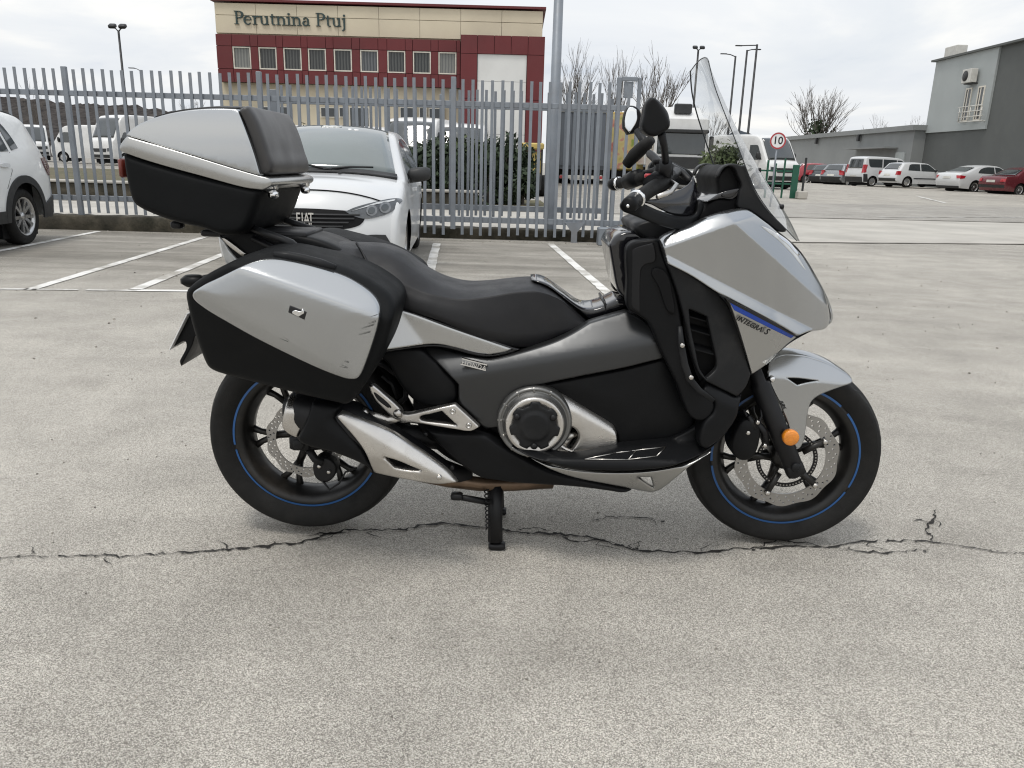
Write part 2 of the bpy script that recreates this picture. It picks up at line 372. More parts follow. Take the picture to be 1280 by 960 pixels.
# ------------------------------------------------------------------ ground
def gz(y): return 0.24*min(max((y-14)/26.0, 0), 1)
ys = [-40, -8, -2, 4, 10, 12, 14, 18, 22, 26, 30, 34, 40, 60, 120, 400, 1500]; xs = [-1200, -200, -60, -20, 0, 20, 60, 200, 1200]
V = [(x, y, gz(y)) for y in ys for x in xs]; n = len(xs)
F = [(i*n+j, i*n+j+1, (i+1)*n+j+1, (i+1)*n+j) for i in range(len(ys)-1) for j in range(n-1)]
def asphalt(name, c_lo, c_mid, c_hi, dark, bay=True):
    m = bpy.data.materials.new(name); m.use_nodes = True; t = m.node_tree; b = t.nodes['Principled BSDF']; l = t.links
    def nn(ty, **k):
        q = t.nodes.new(ty)
        for a, v in k.items(): setattr(q, a, v)
        return q
    g = nn('ShaderNodeTexCoord')
    def noise(s, d, r=0.55, dist=0.0, vec=None):
        q = nn('ShaderNodeTexNoise'); q.inputs['Scale'].default_value = s; q.inputs['Detail'].default_value = d; q.inputs['Roughness'].default_value = r; q.inputs['Distortion'].default_value = dist
        l.new(vec if vec else g.outputs['Object'], q.inputs[0]); return q
    vo = nn('ShaderNodeTexVoronoi'); vo.inputs['Scale'].default_value = 470; vo.inputs['Randomness'].default_value = 1; l.new(g.outputs['Object'], vo.inputs[0])
    vs2 = nn('ShaderNodeSeparateXYZ'); l.new(vo.outputs['Color'], vs2.inputs[0])
    fine = noise(260, 4, 0.8)
    ad_ = nn('ShaderNodeMath', operation='ADD'); l.new(vs2.outputs[0], ad_.inputs[0])
    ml = nn('ShaderNodeMath', operation='MULTIPLY'); ml.inputs[1].default_value = 0.9; l.new(fine.outputs[0], ml.inputs[0]); l.new(ml.outputs[0], ad_.inputs[1])
    hf = nn('ShaderNodeMath', operation='MULTIPLY'); hf.inputs[1].default_value = 0.54; l.new(ad_.outputs[0], hf.inputs[0])
    cr = nn('ShaderNodeValToRGB'); l.new(hf.outputs[0], cr.inputs[0]); e = cr.color_ramp.elements
    e[0].position = 0.18; e[0].color = (*c_lo, 1); e[1].position = 0.88; e[1].color = (*c_hi, 1)
    k_ = e.new(0.42); k_.color = (*[0.55*a+0.45*b_ for a, b_ in zip(c_lo, c_mid)], 1); k_ = e.new(0.60); k_.color = (*c_mid, 1)
    # broad wear, streaks along x, soft stains
    big = noise(0.35, 6, 0.6, 0.5); med = noise(2.2, 6, 0.65, 0.3)
    mpp = nn('ShaderNodeMapping'); mpp.inputs['Scale'].default_value = (0.25, 1.6, 1); l.new(g.outputs['Object'], mpp.inputs[0]); stk = noise(1.4, 5, 0.6, 0.2, mpp.outputs[0])
    v1 = nn('ShaderNodeMapRange'); v1.inputs[1].default_value = 0.3; v1.inputs[2].default_value = 0.7; v1.inputs[3].default_value = 0.85; v1.inputs[4].default_value = 1.12; l.new(big.outputs[0], v1.inputs[0])
    v2 = nn('ShaderNodeMapRange'); v2.inputs[1].default_value = 0.3; v2.inputs[2].default_value = 0.7; v2.inputs[3].default_value = 0.84; v2.inputs[4].default_value = 1.10; l.new(med.outputs[0], v2.inputs[0])
    v3 = nn('ShaderNodeMapRange'); v3.inputs[1].default_value = 0.3; v3.inputs[2].default_value = 0.7; v3.inputs[3].default_value = 0.90; v3.inputs[4].default_value = 1.08; l.new(stk.outputs[0], v3.inputs[0])
    mm = nn('ShaderNodeMath', operation='MULTIPLY'); l.new(v1.outputs[0], mm.inputs[0]); l.new(v2.outputs[0], mm.inputs[1])
    mm2 = nn('ShaderNodeMath', operation='MULTIPLY'); l.new(mm.outputs[0], mm2.inputs[0]); l.new(v3.outputs[0], mm2.inputs[1])
    hs = nn('ShaderNodeHueSaturation'); l.new(cr.outputs[0], hs.inputs['Color']); l.new(mm2.outputs[0], hs.inputs['Value'])
    src = hs.outputs[0]
    # oil drips and soft dark stains, dark tarred chips
    st_ = noise(1.1, 3, 0.5, 0.6); sr = nn('ShaderNodeMapRange'); sr.inputs[1].default_value = 0.60; sr.inputs[2].default_value = 0.74; sr.inputs[4].default_value = 0.34; l.new(st_.outputs[0], sr.inputs[0])
    sx1 = nn('ShaderNodeMix', data_type='RGBA'); sx1.blend_type = 'MULTIPLY'; sx1.inputs[7].default_value = (0.55, 0.54, 0.53, 1); l.new(sr.outputs[0], sx1.inputs[0]); l.new(src, sx1.inputs[6]); src = sx1.outputs[2]
    vd = nn('ShaderNodeTexVoronoi'); vd.inputs['Scale'].default_value = 38; l.new(g.outputs['Object'], vd.inputs[0]); vr = nn('ShaderNodeMapRange'); vr.inputs[1].default_value = 0.05; vr.inputs[2].default_value = 0.16; vr.inputs[3].default_value = 0.75; vr.inputs[4].default_value = 0; l.new(vd.outputs['Distance'], vr.inputs[0])
    vn = noise(3.0, 3); vm = nn('ShaderNodeMapRange'); vm.inputs[1].default_value = 0.5; vm.inputs[2].default_value = 0.62; l.new(vn.outputs[0], vm.inputs[0]); vk = nn('ShaderNodeMath', operation='MULTIPLY'); l.new(vr.outputs[0], vk.inputs[0]); l.new(vm.outputs[0], vk.inputs[1])
    sx2 = nn('ShaderNodeMix', data_type='RGBA'); sx2.inputs[7].default_value = (0.11, 0.10, 0.09, 1); l.new(vk.outputs[0], sx2.inputs[0]); l.new(src, sx2.inputs[6]); src = sx2.outputs[2]
    if bay:
        # older, greyer and patchier surface inside the marked bays
        sp = nn('ShaderNodeSeparateXYZ'); l.new(g.outputs['Object'], sp.inputs[0])
        wob = noise(0.8, 4, 0.6, 0.6); 
        yy = nn('ShaderNodeMath', operation='MULTIPLY_ADD'); yy.inputs[1].default_value = 2.4; l.new(wob.outputs[0], yy.inputs[0]); l.new(sp.outputs[1], yy.inputs[2])
        my = nn('ShaderNodeMapRange'); my.inputs[1].default_value = 5.5; my.inputs[2].default_value = 7.4; l.new(yy.outputs[0], my.inputs[0])
        mx_ = nn('ShaderNodeMapRange'); mx_.inputs[1].default_value = 1.0; mx_.inputs[2].default_value = 4.5; mx_.inputs[3].default_value = 1; mx_.inputs[4].default_value = 0; l.new(sp.outputs[0], mx_.inputs[0])
        pm = noise(0.9, 6, 0.62, 1.0, mpp.outputs[0]); pr = nn('ShaderNodeMapRange'); pr.inputs[1].default_value = 0.36; pr.inputs[2].default_value = 0.62; pr.inputs[3].default_value = 0.15; pr.inputs[4].default_value = 0.95; l.new(pm.outputs[0], pr.inputs[0])
        a1 = nn('ShaderNodeMath', operation='MULTIPLY'); l.new(my.outputs[0], a1.inputs[0]); l.new(mx_.outputs[0], a1.inputs[1])
        a2 = nn('ShaderNodeMath', operation='MULTIPLY'); l.new(a1.outputs[0], a2.inputs[0]); l.new(pr.outputs[0], a2.inputs[1])
        x = nn('ShaderNodeMix', data_type='RGBA'); x.blend_type = 'MULTIPLY'; x.inputs[7].default_value = (*dark, 1); l.new(a2.outputs[0], x.inputs[0]); l.new(src, x.inputs[6]); src = x.outputs[2]
    l.new(src, b.inputs['Base Color']); b.inputs['Roughness'].default_value = 0.85; b.inputs['Specular IOR Level'].default_value = 0.3
    bp = nn('ShaderNodeBump'); bp.inputs['Strength'].default_value = 0.35; bp.inputs['Distance'].default_value = 0.006; l.new(hf.outputs[0], bp.inputs['Height']); l.new(bp.outputs[0], b.inputs['Normal'])
    return m
M['asphalt'] = asphalt('weathered_asphalt', (0.12, 0.111, 0.097), (0.46, 0.432, 0.382), (0.78, 0.745, 0.675), (0.55, 0.545, 0.53))
M['concrete'] = mat('pale_concrete', (0.42, 0.40, 0.36), 0.85, 0, 0.16, 0.7, 0.3, 60, dirt=(0.22, 0.20, 0.17), grime=0.5)
M['road'] = asphalt('road_asphalt', (0.18, 0.17, 0.155), (0.38, 0.36, 0.325), (0.52, 0.50, 0.455), (0.5, 0.5, 0.5), False)
M['crack'] = mat('crack_shadow', (0.016, 0.014, 0.012), 0.9, 0, 0.3, 30)
M['joint'] = mat('kerb_joint', (0.09, 0.08, 0.065), 0.9, 0, 0.3, 4)
M['line'] = mat('worn_white_paint', (0.72, 0.71, 0.68), 0.7, 0, 0.08, 3, 0.2, 200, dirt=(0.33, 0.31, 0.27), grime=0.95, dlo=0.46, dhi=0.60)
obj('ground', V, F, M['asphalt'], None, False, kind='structure')
def sheet(name, pts, z, m, th=None):
    vv = [(p[0], p[1], gz(p[1])+z) for p in pts]; return obj(name, vv, [tuple(range(len(vv)))], m, None, False, kind='structure')
# concrete apron and road across the gate
sheet('concrete_apron', [(-80, 10.93-4.6+4.0), (1.45, 10.45), (4.72, 10.80), (8.98, 11.66), (20, 13.2), (90, 22), (90, 25), (20, 17.9), (9, 17.2), (1.5, 16.6), (-80, 14.0)], 0.004, M['concrete'])
sheet('road', [(-80, 14.1), (1.5, 16.75), (9, 17.35), (20, 18.05), (90, 25.2), (90, 33), (20, 26.0), (12, 24.6), (4, 23.5), (-80, 18)], 0.004, M['road'])
jb = MB()
def ribbon(pts, wd, z, jit=0.0, mb=None, taper=False):
    mb = mb or MB(); v = []; m = len(pts)
    for i, p in enumerate(pts):
        a = Vector(pts[max(i-1, 0)][:2]); b = Vector(pts[min(i+1, m-1)][:2]); d = (b-a).normalized(); nrm = Vector((-d.y, d.x))
        w_ = wd*(1+random.uniform(-jit, jit)); 
        if taper: w_ *= min(1, 0.25+3*min(i, m-1-i)/m)
        for s_ in (-1, 1): v.append((p[0]+nrm.x*w_*s_/2, p[1]+nrm.y*w_*s_/2, gz(p[1])+z))
    mb.add(v, [(2*i, 2*i+1, 2*i+3, 2*i+2) for i in range(m-1)]); return mb
def dense(pts, step, amp):
    res = []
    for (a, b) in zip(pts[:-1], pts[1:]):
        a = Vector(a[:2]); b = Vector(b[:2]); k_ = max(1, int((b-a).length/step)); d = (b-a).normalized() if (b-a).length > 0 else Vector((1, 0)); nrm = Vector((-d.y, d.x))
        for i in range(k_): res.append(a.lerp(b, i/k_)+nrm*random.uniform(-amp, amp))
    res.append(Vector(pts[-1][:2])); return res
ribbon(dense([(1.3, 10.40), (4.72, 10.76), (8.98, 11.60), (20, 13.1)], 0.3, 0.015), 0.10, 0.009, 0.35).build('kerb_joint', M['joint'], None, False, kind='structure')
ribbon(dense([(2, 16.7), (9, 17.28), (20, 17.97), (40, 20)], 0.5, 0.02), 0.16, 0.009, 0.4).build('kerb_joint', M['joint'], None, False, kind='structure')
# long cracks
def crack(px_, wd, jit=0.45):
    pts = [G(u, v) for u, v in px_]
    line_ = dense(pts, 0.016, 0.008); mb_ = ribbon(line_, wd*1.25, 0.004, 0.75, taper=True)
    for q in line_:
        if random.random() < 0.16:   # crumbled edge chips and short side cracks
            a_ = random.uniform(0, 6.28); s1 = random.uniform(0.004, 0.010); o_ = random.uniform(0.002, 0.010)*random.choice((-1, 1)); mb_.add([(q.x+s1*cos(a_+t_)*random.uniform(0.5, 1.3), q.y+o_+0.7*s1*sin(a_+t_), 0.0045) for t_ in (0, 1.3, 2.6, 3.9, 5.1)], [(0, 1, 2, 3, 4)])
        if random.random() < 0.05:
            d_ = random.choice((-1, 1)); e_ = [(q.x, q.y), (q.x+random.uniform(-.03, .03), q.y+d_*0.025), (q.x+random.uniform(-.06, .06), q.y+d_*0.06)]; ribbon(dense(e_, 0.014, 0.004), 0.0035, 0.0045, 0.5, mb_, taper=True)
    mb_.build('ground_crack', M['crack'], None, False, kind='structure')
crack([(-20, 699), (0, 698), (60, 697), (115, 694), (150, 697), (230, 692), (300, 686), (370, 680), (430, 664), (470, 663), (500, 664), (530, 657), (560, 655), (590, 658), (610, 660), (640, 665), (700, 669), (740, 673), (760, 680), (790, 688), (830, 690), (870, 692), (910, 688), (950, 686), (990, 683), (1040, 684), (1080, 678), (1130, 677), (1165, 678), (1200, 684), (1240, 690), (1300, 694)], 0.007)
crack([(1165, 678), (1158, 660), (1165, 650), (1170, 638)], 0.006)
crack([(1162, 655), (1150, 650), (1142, 652)], 0.004)
crack([(690, 668), (720, 679), (745, 676), (770, 681)], 0.0045)
crack([(1040, 684), (1070, 690), (1100, 692), (1160, 688)], 0.004)
crack([(735, 651), (770, 647), (800, 648), (828, 652)], 0.004)
crack([(380, 672), (400, 668), (420, 669), (440, 666)], 0.004)
crack([(650, 664), (668, 660), (690, 665)], 0.0035)
crack([(940, 687), (970, 676), (1000, 679), (1030, 684)], 0.0035)
# loose grit on the asphalt, thicker along the wall
gt = MB(); rg0 = random.Random(5)
for i in range(900):
    if i < 420: x_, y_ = rg0.uniform(-2.2, 2.4), rg0.uniform(-1.6, 2.5)
    elif i < 650: x_, y_ = rg0.uniform(-5, 5), rg0.uniform(2, 8)
    else: x_, y_ = rg0.uniform(-7, 1.6), 9.62-abs(rg0.gauss(0, 0.12))
    s_ = rg0.uniform(0.0018, 0.0048)*(1.0 if i < 420 else 2.2); a_ = rg0.uniform(0, 6.28)
    b_ = [(x_+s_*rg0.uniform(.7, 1.3)*cos(a_+t), y_+s_*rg0.uniform(.7, 1.3)*sin(a_+t), 0.0005) for t in (0, 1.57, 3.14, 4.71)]; t_ = [(x_+(p[0]-x_)*0.55, y_+(p[1]-y_)*0.55, s_*rg0.uniform(0.7, 1.1)) for p in b_]
    gt.add(b_+t_, [(4, 5, 6, 7), (0, 1, 5, 4), (1, 2, 6, 5), (2, 3, 7, 6), (3, 0, 4, 7)])
gt.build('grit', mat('grit_stone', (0.25, 0.23, 0.20), 0.9, 0, 0.6, 40), None, False, kind='stuff')
# bay markings
def pline(a, b, wd): 
    p, q = G(*a), G(*b); ribbon(dense([p, q], 0.12, 0.004), wd, 0.006, 0.06).build('parking_line', M['line'], None, False, kind='structure')
pline((123, 289.5), (-40, 322), 0.10); pline((258, 296), (36, 363), 0.10); pline((282, 317), (168, 363), 0.11); pline((546, 304.5), (536.5, 342), 0.11); pline((688, 305), (768, 374), 0.10)
pline((-30, 361.5), (35, 362), 0.07); pline((40, 362.3), (98, 362.8), 0.05); pline((108, 362.8), (245, 364.3), 0.085); pline((245, 364.3), (700, 370.5), 0.085)
for a, b in (((1060, 245.5), (1105, 247)), ((1146, 246), (1182, 253)), ((1100, 266.3), (1282, 267.5))):
    p, q = G(*a, 0.15), G(*b, 0.15); ribbon(dense([p, q], 0.6, 0.05), 0.15, 0.012, 0.5).build('road_marking', M['line'], None, False, kind='structure')
# ------------------------------------------------------------------ the motorcycle
bike = empty('motorcycle', 'silver and black touring scooter motorcycle with panniers and top case standing on its centre stand', 'motorcycle', (0, 0, 0))

# ---- wheels
def wheel(name, c, R, wd, rim_r, disc_r, disc_y, mesh_disc=True, abs_r=0.0, yaw=0.0, spokes=6, ph=0.0):
    c = Vector(c)
    def fix(o):
        if yaw:
            me = o.data; me.transform(Matrix.Translation(c) @ Matrix.Rotation(yaw, 4, 'Z') @ Matrix.Translation(-c))
        return o
    # rim: lip, well, hub
    h = wd/2
    rim = MB(); lip = rim_r+0.012
    rim.lathe([(lip-0.004, -h*0.80), (lip, -h*0.76), (lip, -h*0.70), (lip-0.012, -h*0.66), (lip-0.020, -h*0.5), (lip-0.030, -h*0.2), (lip-0.030, h*0.2), (lip-0.020, h*0.5),
               (lip-0.012, h*0.66), (lip, h*0.70), (lip, h*0.76), (lip-0.004, h*0.80), (lip-0.022, h*0.74), (lip-0.032, h*0.5), (lip-0.046, h*0.2), (lip-0.046, -h*0.2), (lip-0.032, -h*0.5), (lip-0.022, -h*0.74)], c, n=96, close=True)
    o = fix(rim.build(name, M['wheel'], bike))
    ty = MB(); s_ = h
    prof = [(lip-0.002, -s_*0.74), (lip+0.010, -s_*0.86), (lip+0.028, -s_*0.965), (lip+(R-lip)*0.62, -s_*1.0), (lip+(R-lip)*0.76, -s_*0.93), (R-0.012, -s_*0.66), (R-0.004, -s_*0.36), (R, 0)]
    prof = prof+[(r_, -a) for r_, a in prof[-2::-1]]
    ty.lathe(prof, c, n=128, close=False)
    t = fix(ty.build('tyre', M['rubber'], o))
    # tread grooves: thin slanted recesses left as darker inlaid strips
    gr = MB()
    for k_ in range(34):
        a0 = 2*pi*k_/34
        for sg in (-1, 1):
            pts = []
            for q in range(5):
                f_ = q/4; yy = sg*s_*(0.22+0.56*f_); rr = np.interp(abs(yy)/s_, [0, 0.36, 0.66, 0.93], [R, R-0.004, R-0.012, R-(R-lip)*0.24])+0.0006
                aa = a0+0.16*f_+(0.09 if sg > 0 else 0); pts.append((rr, yy, aa))
            v = []
            for rr, yy, aa in pts:
                for d in (-0.008, 0.008):
                    v.append((c.x+rr*cos(aa+d), c.y+yy, c.z+rr*sin(aa+d)))
            gr.add(v, [(2*i, 2*i+1, 2*i+3, 2*i+2) for i in range(4)])
    fix(gr.build('tread_groove', M['dark'], o, kind='stuff'))
    st = MB()
    for sg in (-1,):
        # four arcs of reflective tape with the gaps seen between them
        for a0, a1 in ((-2.95, -0.50), (-0.42, 0.72), (0.86, 1.9), (2.05, 3.26)):
            n = int((a1-a0)/0.05)+2; v = []
            for i in range(n):
                a = a0+(a1-a0)*i/(n-1)
                for rr, yy in ((lip-0.0062, -h*0.815), (lip+0.0004, -h*0.795)):
                    v.append((c.x+rr*cos(a), c.y+yy*1, c.z+rr*sin(a)))
            st.add(v, [(2*i, 2*i+1, 2*i+3, 2*i+2) for i in range(n-1)])
    fix(st.build('rim_tape', M['blue'], o))
    hub = MB(); hub.lathe([(0.0, -0.055), (0.03, -0.055), (0.042, -0.045), (0.046, 0), (0.042, 0.045), (0.03, 0.055), (0, 0.055)], c, n=32)
    fix(hub.build('hub', M['wheel'], o))
    for k_ in range(spokes):
        a = ph+2*pi*k_/spokes; sp = MB()
        def pt(r_, a_, y_=0): return c+Vector((r_*cos(a_), y_, r_*sin(a_)))
        mid = 0.55*rim_r
        sp.tube([pt(0.035, a), pt(mid*0.6, a), pt(mid, a)], [0.018, 0.013, 0.012], 10)
        for sg in (-1, 1):
            sp.tube([pt(mid*0.93, a+sg*0.01), pt(mid*1.35, a+sg*0.10), pt(rim_r-0.01, a+sg*0.19)], [0.0115, 0.0095, 0.013], 10)
        fix(sp.build('spoke', M['wheel'], o))
    # wavy drilled disc
    def ring2d(r0, r1, wav, nh, rows, yy, th, nm, mt):
        n = 144; ang = np.linspace(0, 2*pi, n, endpoint=False)
        ro = r1-(wav*(0.5+0.5*np.cos(ang*10)) if wav else 0)
        outer = np.stack([ro*np.cos(ang), ro*np.sin(ang)], 1); inner = np.stack([r0*np.cos(ang), r0*np.sin(ang)], 1)
        holes = [inner]
        for j in range(nh):
            for (rr, da) in rows:
                a = 2*pi*(j+da)/nh; hq = 2*pi*np.arange(7)/7
                holes.append(np.stack([rr*np.cos(a)+0.0034*np.cos(hq), rr*np.sin(a)+0.0034*np.sin(hq)], 1))
        vv, tr, _ = tri2d(outer, holes, 0, ())
        m = len(vv); V = [(c.x+q[0], yy, c.z+q[1]) for q in vv]+[(c.x+q[0], yy+th, c.z+q[1]) for q in vv]
        F = [tuple(q) for q in tr]+[(q[2]+m, q[1]+m, q[0]+m) for q in tr]+[(b, a, a+m, b+m) for a, b in border(tr)]
        return fix(flatshade(obj(nm, V, F, mt, o)))
    rw = disc_r
    ring2d(rw*0.74, rw, 0.007, 30, [(rw*0.80, 0.0), (rw*0.875, 0.35), (rw*0.92, 0.75)], c.y+disc_y, 0.005, 'brake_disc', M['disc'])
    if abs_r:
        ring2d(abs_r*0.86, abs_r, 0, 0, [], c.y+disc_y-0.003, 0.003, 'sensor_ring', M['dark'])
        dt = MB()
        for j in range(56):
            a = 2*pi*j/56; q = c+Vector((abs_r*0.93*cos(a), disc_y-0.0042, abs_r*0.93*sin(a)))
            dt.box(q, (0.0042, 0.0015, 0.0042))
        fix(dt.build('sensor_slot', M['disc'], o, False, kind='stuff'))
        for j in range(5):
            cr_ = MB()
            a = 0.55+2*pi*j/5
            q0 = c+Vector((abs_r*0.55*cos(a), disc_y-0.002, abs_r*0.55*sin(a))); q1 = c+Vector((rw*0.79*cos(a), disc_y-0.004, rw*0.79*sin(a)))
            cr_.tube([q0, q1], [0.012, 0.009], 8)
            fix(cr_.build('disc_carrier', M['wheel'], o))
        for j in range(5):
            a = 0.55+2*pi*j/5; q = c+Vector((rw*0.77*cos(a), disc_y-0.012, rw*0.77*sin(a)))
            b_ = MB(); b_.lathe([(0, -0.004), (0.005, -0.004), (0.0085, -0.001), (0.0085, 0.008)], q, n=12)
            fix(b_.build('bolt', M['steel'], o))
    return o
RA = Vector(P(382, 545, -0.075)); RA.y = 0; RA.z = 0.327
FA = Vector(P(984, 569, -0.055)); FA.y = 0; FA.z = 0.3035
STEER = radians(-4.0)
wheel('front_wheel', FA, 0.302, 0.118, 0.216, 0.160, -0.066, abs_r=0.093, yaw=STEER, ph=0.28)
wheel('rear_wheel', RA, 0.314, 0.160, 0.216, 0.122, -0.082, yaw=0, ph=0.12)

# ---- inner masses: engine, frame, swingarm
panel('engine_block', M['void'], [(512, 440), (560, 440), (640, 440), (740, 408), (784, 396), (800, 345), (850, 335), (905, 400), (930, 470), (915, 520), (880, 560), (780, 600), (640, 600), (560, 575), (520, 530), (515, 480)], -0.135, bike, depth=0.27, r=6, rm=0.02, step=14, mir=False)
panel('frame', M['dark'], [(400, 330), (480, 370), (560, 400), (640, 415), (640, 450), (560, 450), (500, 445), (440, 400), (395, 350)], -0.115, bike, depth=0.23, r=6, rm=0.02, step=14, mir=False)
sw = MB()
for s_ in (-1, 1):
    a = Vector(P(590, 555, -0.11)); a.y = s_*0.10; b = RA+Vector((0, s_*0.105, 0))
    sw.tube([a, (a+b)/2+Vector((0, 0, 0.035)), b], [0.036, 0.032, 0.026], 12)
sw.tube([Vector(P(560, 540, -0.1))*1, Vector((P(560, 540, -0.1)[0], 0.1, P(560, 540, -0.1)[2]))], 0.035, 10)
sw.build('swingarm', M['dark'], bike)
ax = MB(); ax.lathe([(0, -0.135), (0.011, -0.135), (0.016, -0.125), (0.016, 0.135), (0, 0.135)], RA, n=20); ax.build('rear_axle', M['steel'], bike)
hose = MB(); hose.tube([PV(470, 452, -0.12), PV(482, 458, -0.14), (PV(498, 470, -0.15)), PV(508, 483, -0.15), PV(507, 497, -0.14), PV(500, 503, -0.13)], 0.0085, 8)
hose.tube([PV(478, 470, -0.11), PV(490, 480, -0.12), PV(497, 498, -0.12)], 0.006, 8); hose.build('brake_hose', M['dark'], bike)
shk = MB(); shk.tube([PV(474, 452, 0), PV(512, 520, 0)], 0.026, 14); shk.build('shock_absorber', M['dark'], bike)
# rear caliper
panel('rear_brake_caliper', M['dark'], [(392, 577), (401, 572), (413, 575), (420, 584), (417, 597), (407, 604), (396, 600), (391, 590)], -0.12, bike, depth=0.06, r=2.5, rm=0.010, step=4, mir=False)
rcb = MB(); rcb.tube([PV(386, 562, -0.115), PV(394, 574, -0.118), PV(404, 578, -0.12)], 0.013, 8); rcb.build('caliper_bracket', M['cowl'], bike)
for (u, v) in ((399, 583), (411, 590)):
    b_ = MB(); b_.lathe([(0, -0.005), (0.004, -0.005), (0.0065, -0.002), (0.0065, 0.01)], PV(u, v, -0.122), n=12); b_.build('bolt', M['steel'], bike)
rh_ = MB(); rh_.tube([PV(404, 602, -0.12), PV(412, 612, -0.125), PV(424, 604, -0.12), PV(432, 590, -0.11), PV(446, 585, -0.11)], 0.0035, 6); rh_.build('brake_hose', M['dark'], bike)
cb_ = MB(); q = PV(373, 556, -0.145); cb_.lathe([(0, -0.006), (0.012, -0.006), (0.018, 0), (0.018, 0.03)], q, n=18); cb_.box(q+Vector((0, 0.02, 0)), (0.06, 0.03, 0.045), ch=0.006); cb_.build('axle_block', M['cowl'], bike)

# ---- silencer
mf = []
for (u, vt, vb, Y, wy) in ((353, 502, 536, -0.235, 0.035), (368, 500, 548, -0.235, 0.058), (400, 504, 563, -0.235, 0.068), (440, 514, 578, -0.235, 0.070), (480, 536, 594, -0.23, 0.062), (520, 560, 602, -0.21, 0.05), (556, 582, 606, -0.17, 0.035), (590, 592, 608, -0.12, 0.024)):
    a = P(u, vt, Y-wy); b = P(u, vb, Y-wy); x = (a[0]+b[0])/2; zc = (a[2]+b[2])/2; hh = abs(a[2]-b[2])/2
    ring = []
    for j in range(20):
        th = 2*pi*j/20; cc, ss = cos(th), sin(th)
        ring.append((x, Y+wy*math.copysign(abs(cc)**0.8, cc), zc+hh*math.copysign(abs(ss)**0.8, ss)))
    mf.append(ring)
sil = loft('silencer', M['dark'], mf, bike)
panel('silencer_end_cap', M['steel'], [(358, 498, 1), (382, 498), (391, 504, 1), (382, 528), (371, 550, 1), (358, 543), (351, 534), (353, 516)], lambda u, v: -0.292+0.0*u, sil, depth=0.10, r=4, rm=0.02, step=5, mir=False, folds=[(354, 513, 392, 517, 0.0016, 2)])
panel('silencer_cover', M['black'], [(390, 503, 1), (408, 504), (426, 509, 1), (420, 522, 1), (436, 540), (452, 560), (461, 578), (467, 592, 1), (456, 583), (420, 568), (380, 557), (370, 550, 1), (380, 530)], -0.305, sil, depth=0.05, r=4, rm=0.012, step=6, mir=False, bul=0.012, folds=[(400, 530, 452, 560, 0.0004, 6)])
panel('heat_shield', M['alu'], [(420, 522, 1), (426, 515, 1), (456, 527), (490, 541), (516, 558), (540, 574), (560, 590), (572, 604, 1), (545, 606), (505, 600), (467, 592, 1), (452, 560)], -0.328, sil, depth=0.03, r=3, rm=0.010, step=5, mir=False,
      holes=[[(480, 572, 1), (497, 577), (526, 589, 1), (508, 588), (493, 585, 1)]], folds=[(430, 524, 560, 600, 0.0013, 2), (570, 604, 455, 566, 0.0012, 2)])
for (u, v) in ((549, 597),):
    b_ = MB(); b_.lathe([(0, -0.004), (0.0055, -0.004), (0.008, 0), (0.008, 0.01)], PV(u, v, -0.330), n=12); b_.build('bolt', M['steel'], sil)
ep = MB(); ep.tube([PV(520, 592, -0.18), PV(560, 600, -0.16), PV(600, 605, -0.12), PV(640, 605, -0.08), PV(690, 602, -0.05)], 0.022, 12); ep.build('exhaust_pipe', M['rust'], bike)

# ---- centre stand
stn = empty('centre_stand', '', '', (0, 0, 0)); 
for k_ in ('label', 'category'): del stn[k_]
stn.parent = bike
for s_ in (-1, 1):
    ft = Vector(P(619, 686, -0.12)); ft.z = 0.012; ft.y = s_*0.125
    tp = Vector(P(619, 606, -0.10)); tp.y = s_*0.10
    lg = MB(); lg.tube([tp, tp*0.5+ft*0.5, ft+Vector((0, 0, 0.015))], [0.026, 0.023, 0.024], 10); lg.box(ft+Vector((0.005, 0, 0)), (0.052, 0.036, 0.022), ch=0.005)
    lg.box(tp*0.35+ft*0.65+Vector((0.012, 0, 0)), (0.02, 0.012, 0.07), ch=0.003)
    lg.build('stand_leg', M['dark'], stn)
cbx = MB(); cbx.tube([Vector(P(619, 640, -0.11))*1, Vector((P(619, 640, -0.11)[0], 0.11, P(619, 640, -0.11)[2]))], 0.013, 10); cbx.build('cross_bar', M['dark'], stn)
tg = MB(); tg.tube([PV(612, 628, -0.14), PV(590, 624, -0.165), PV(572, 621, -0.17)], [0.010, 0.010, 0.009], 10); tg.box(PV(571, 620, -0.17), (0.035, 0.03, 0.02), ch=0.004); tg.build('foot_tang', M['dark'], stn)
spg = MB(); hp = []
for i in range(90):
    t = i/89; q = PV(608, 612, -0.15).lerp(PV(610, 662, -0.16), t); hp.append(q+Vector((0.006*cos(t*60), 0.006*sin(t*60), 0)))
spg.tube(hp, 0.0022, 5); spg.build('return_spring', M['dark'], stn)

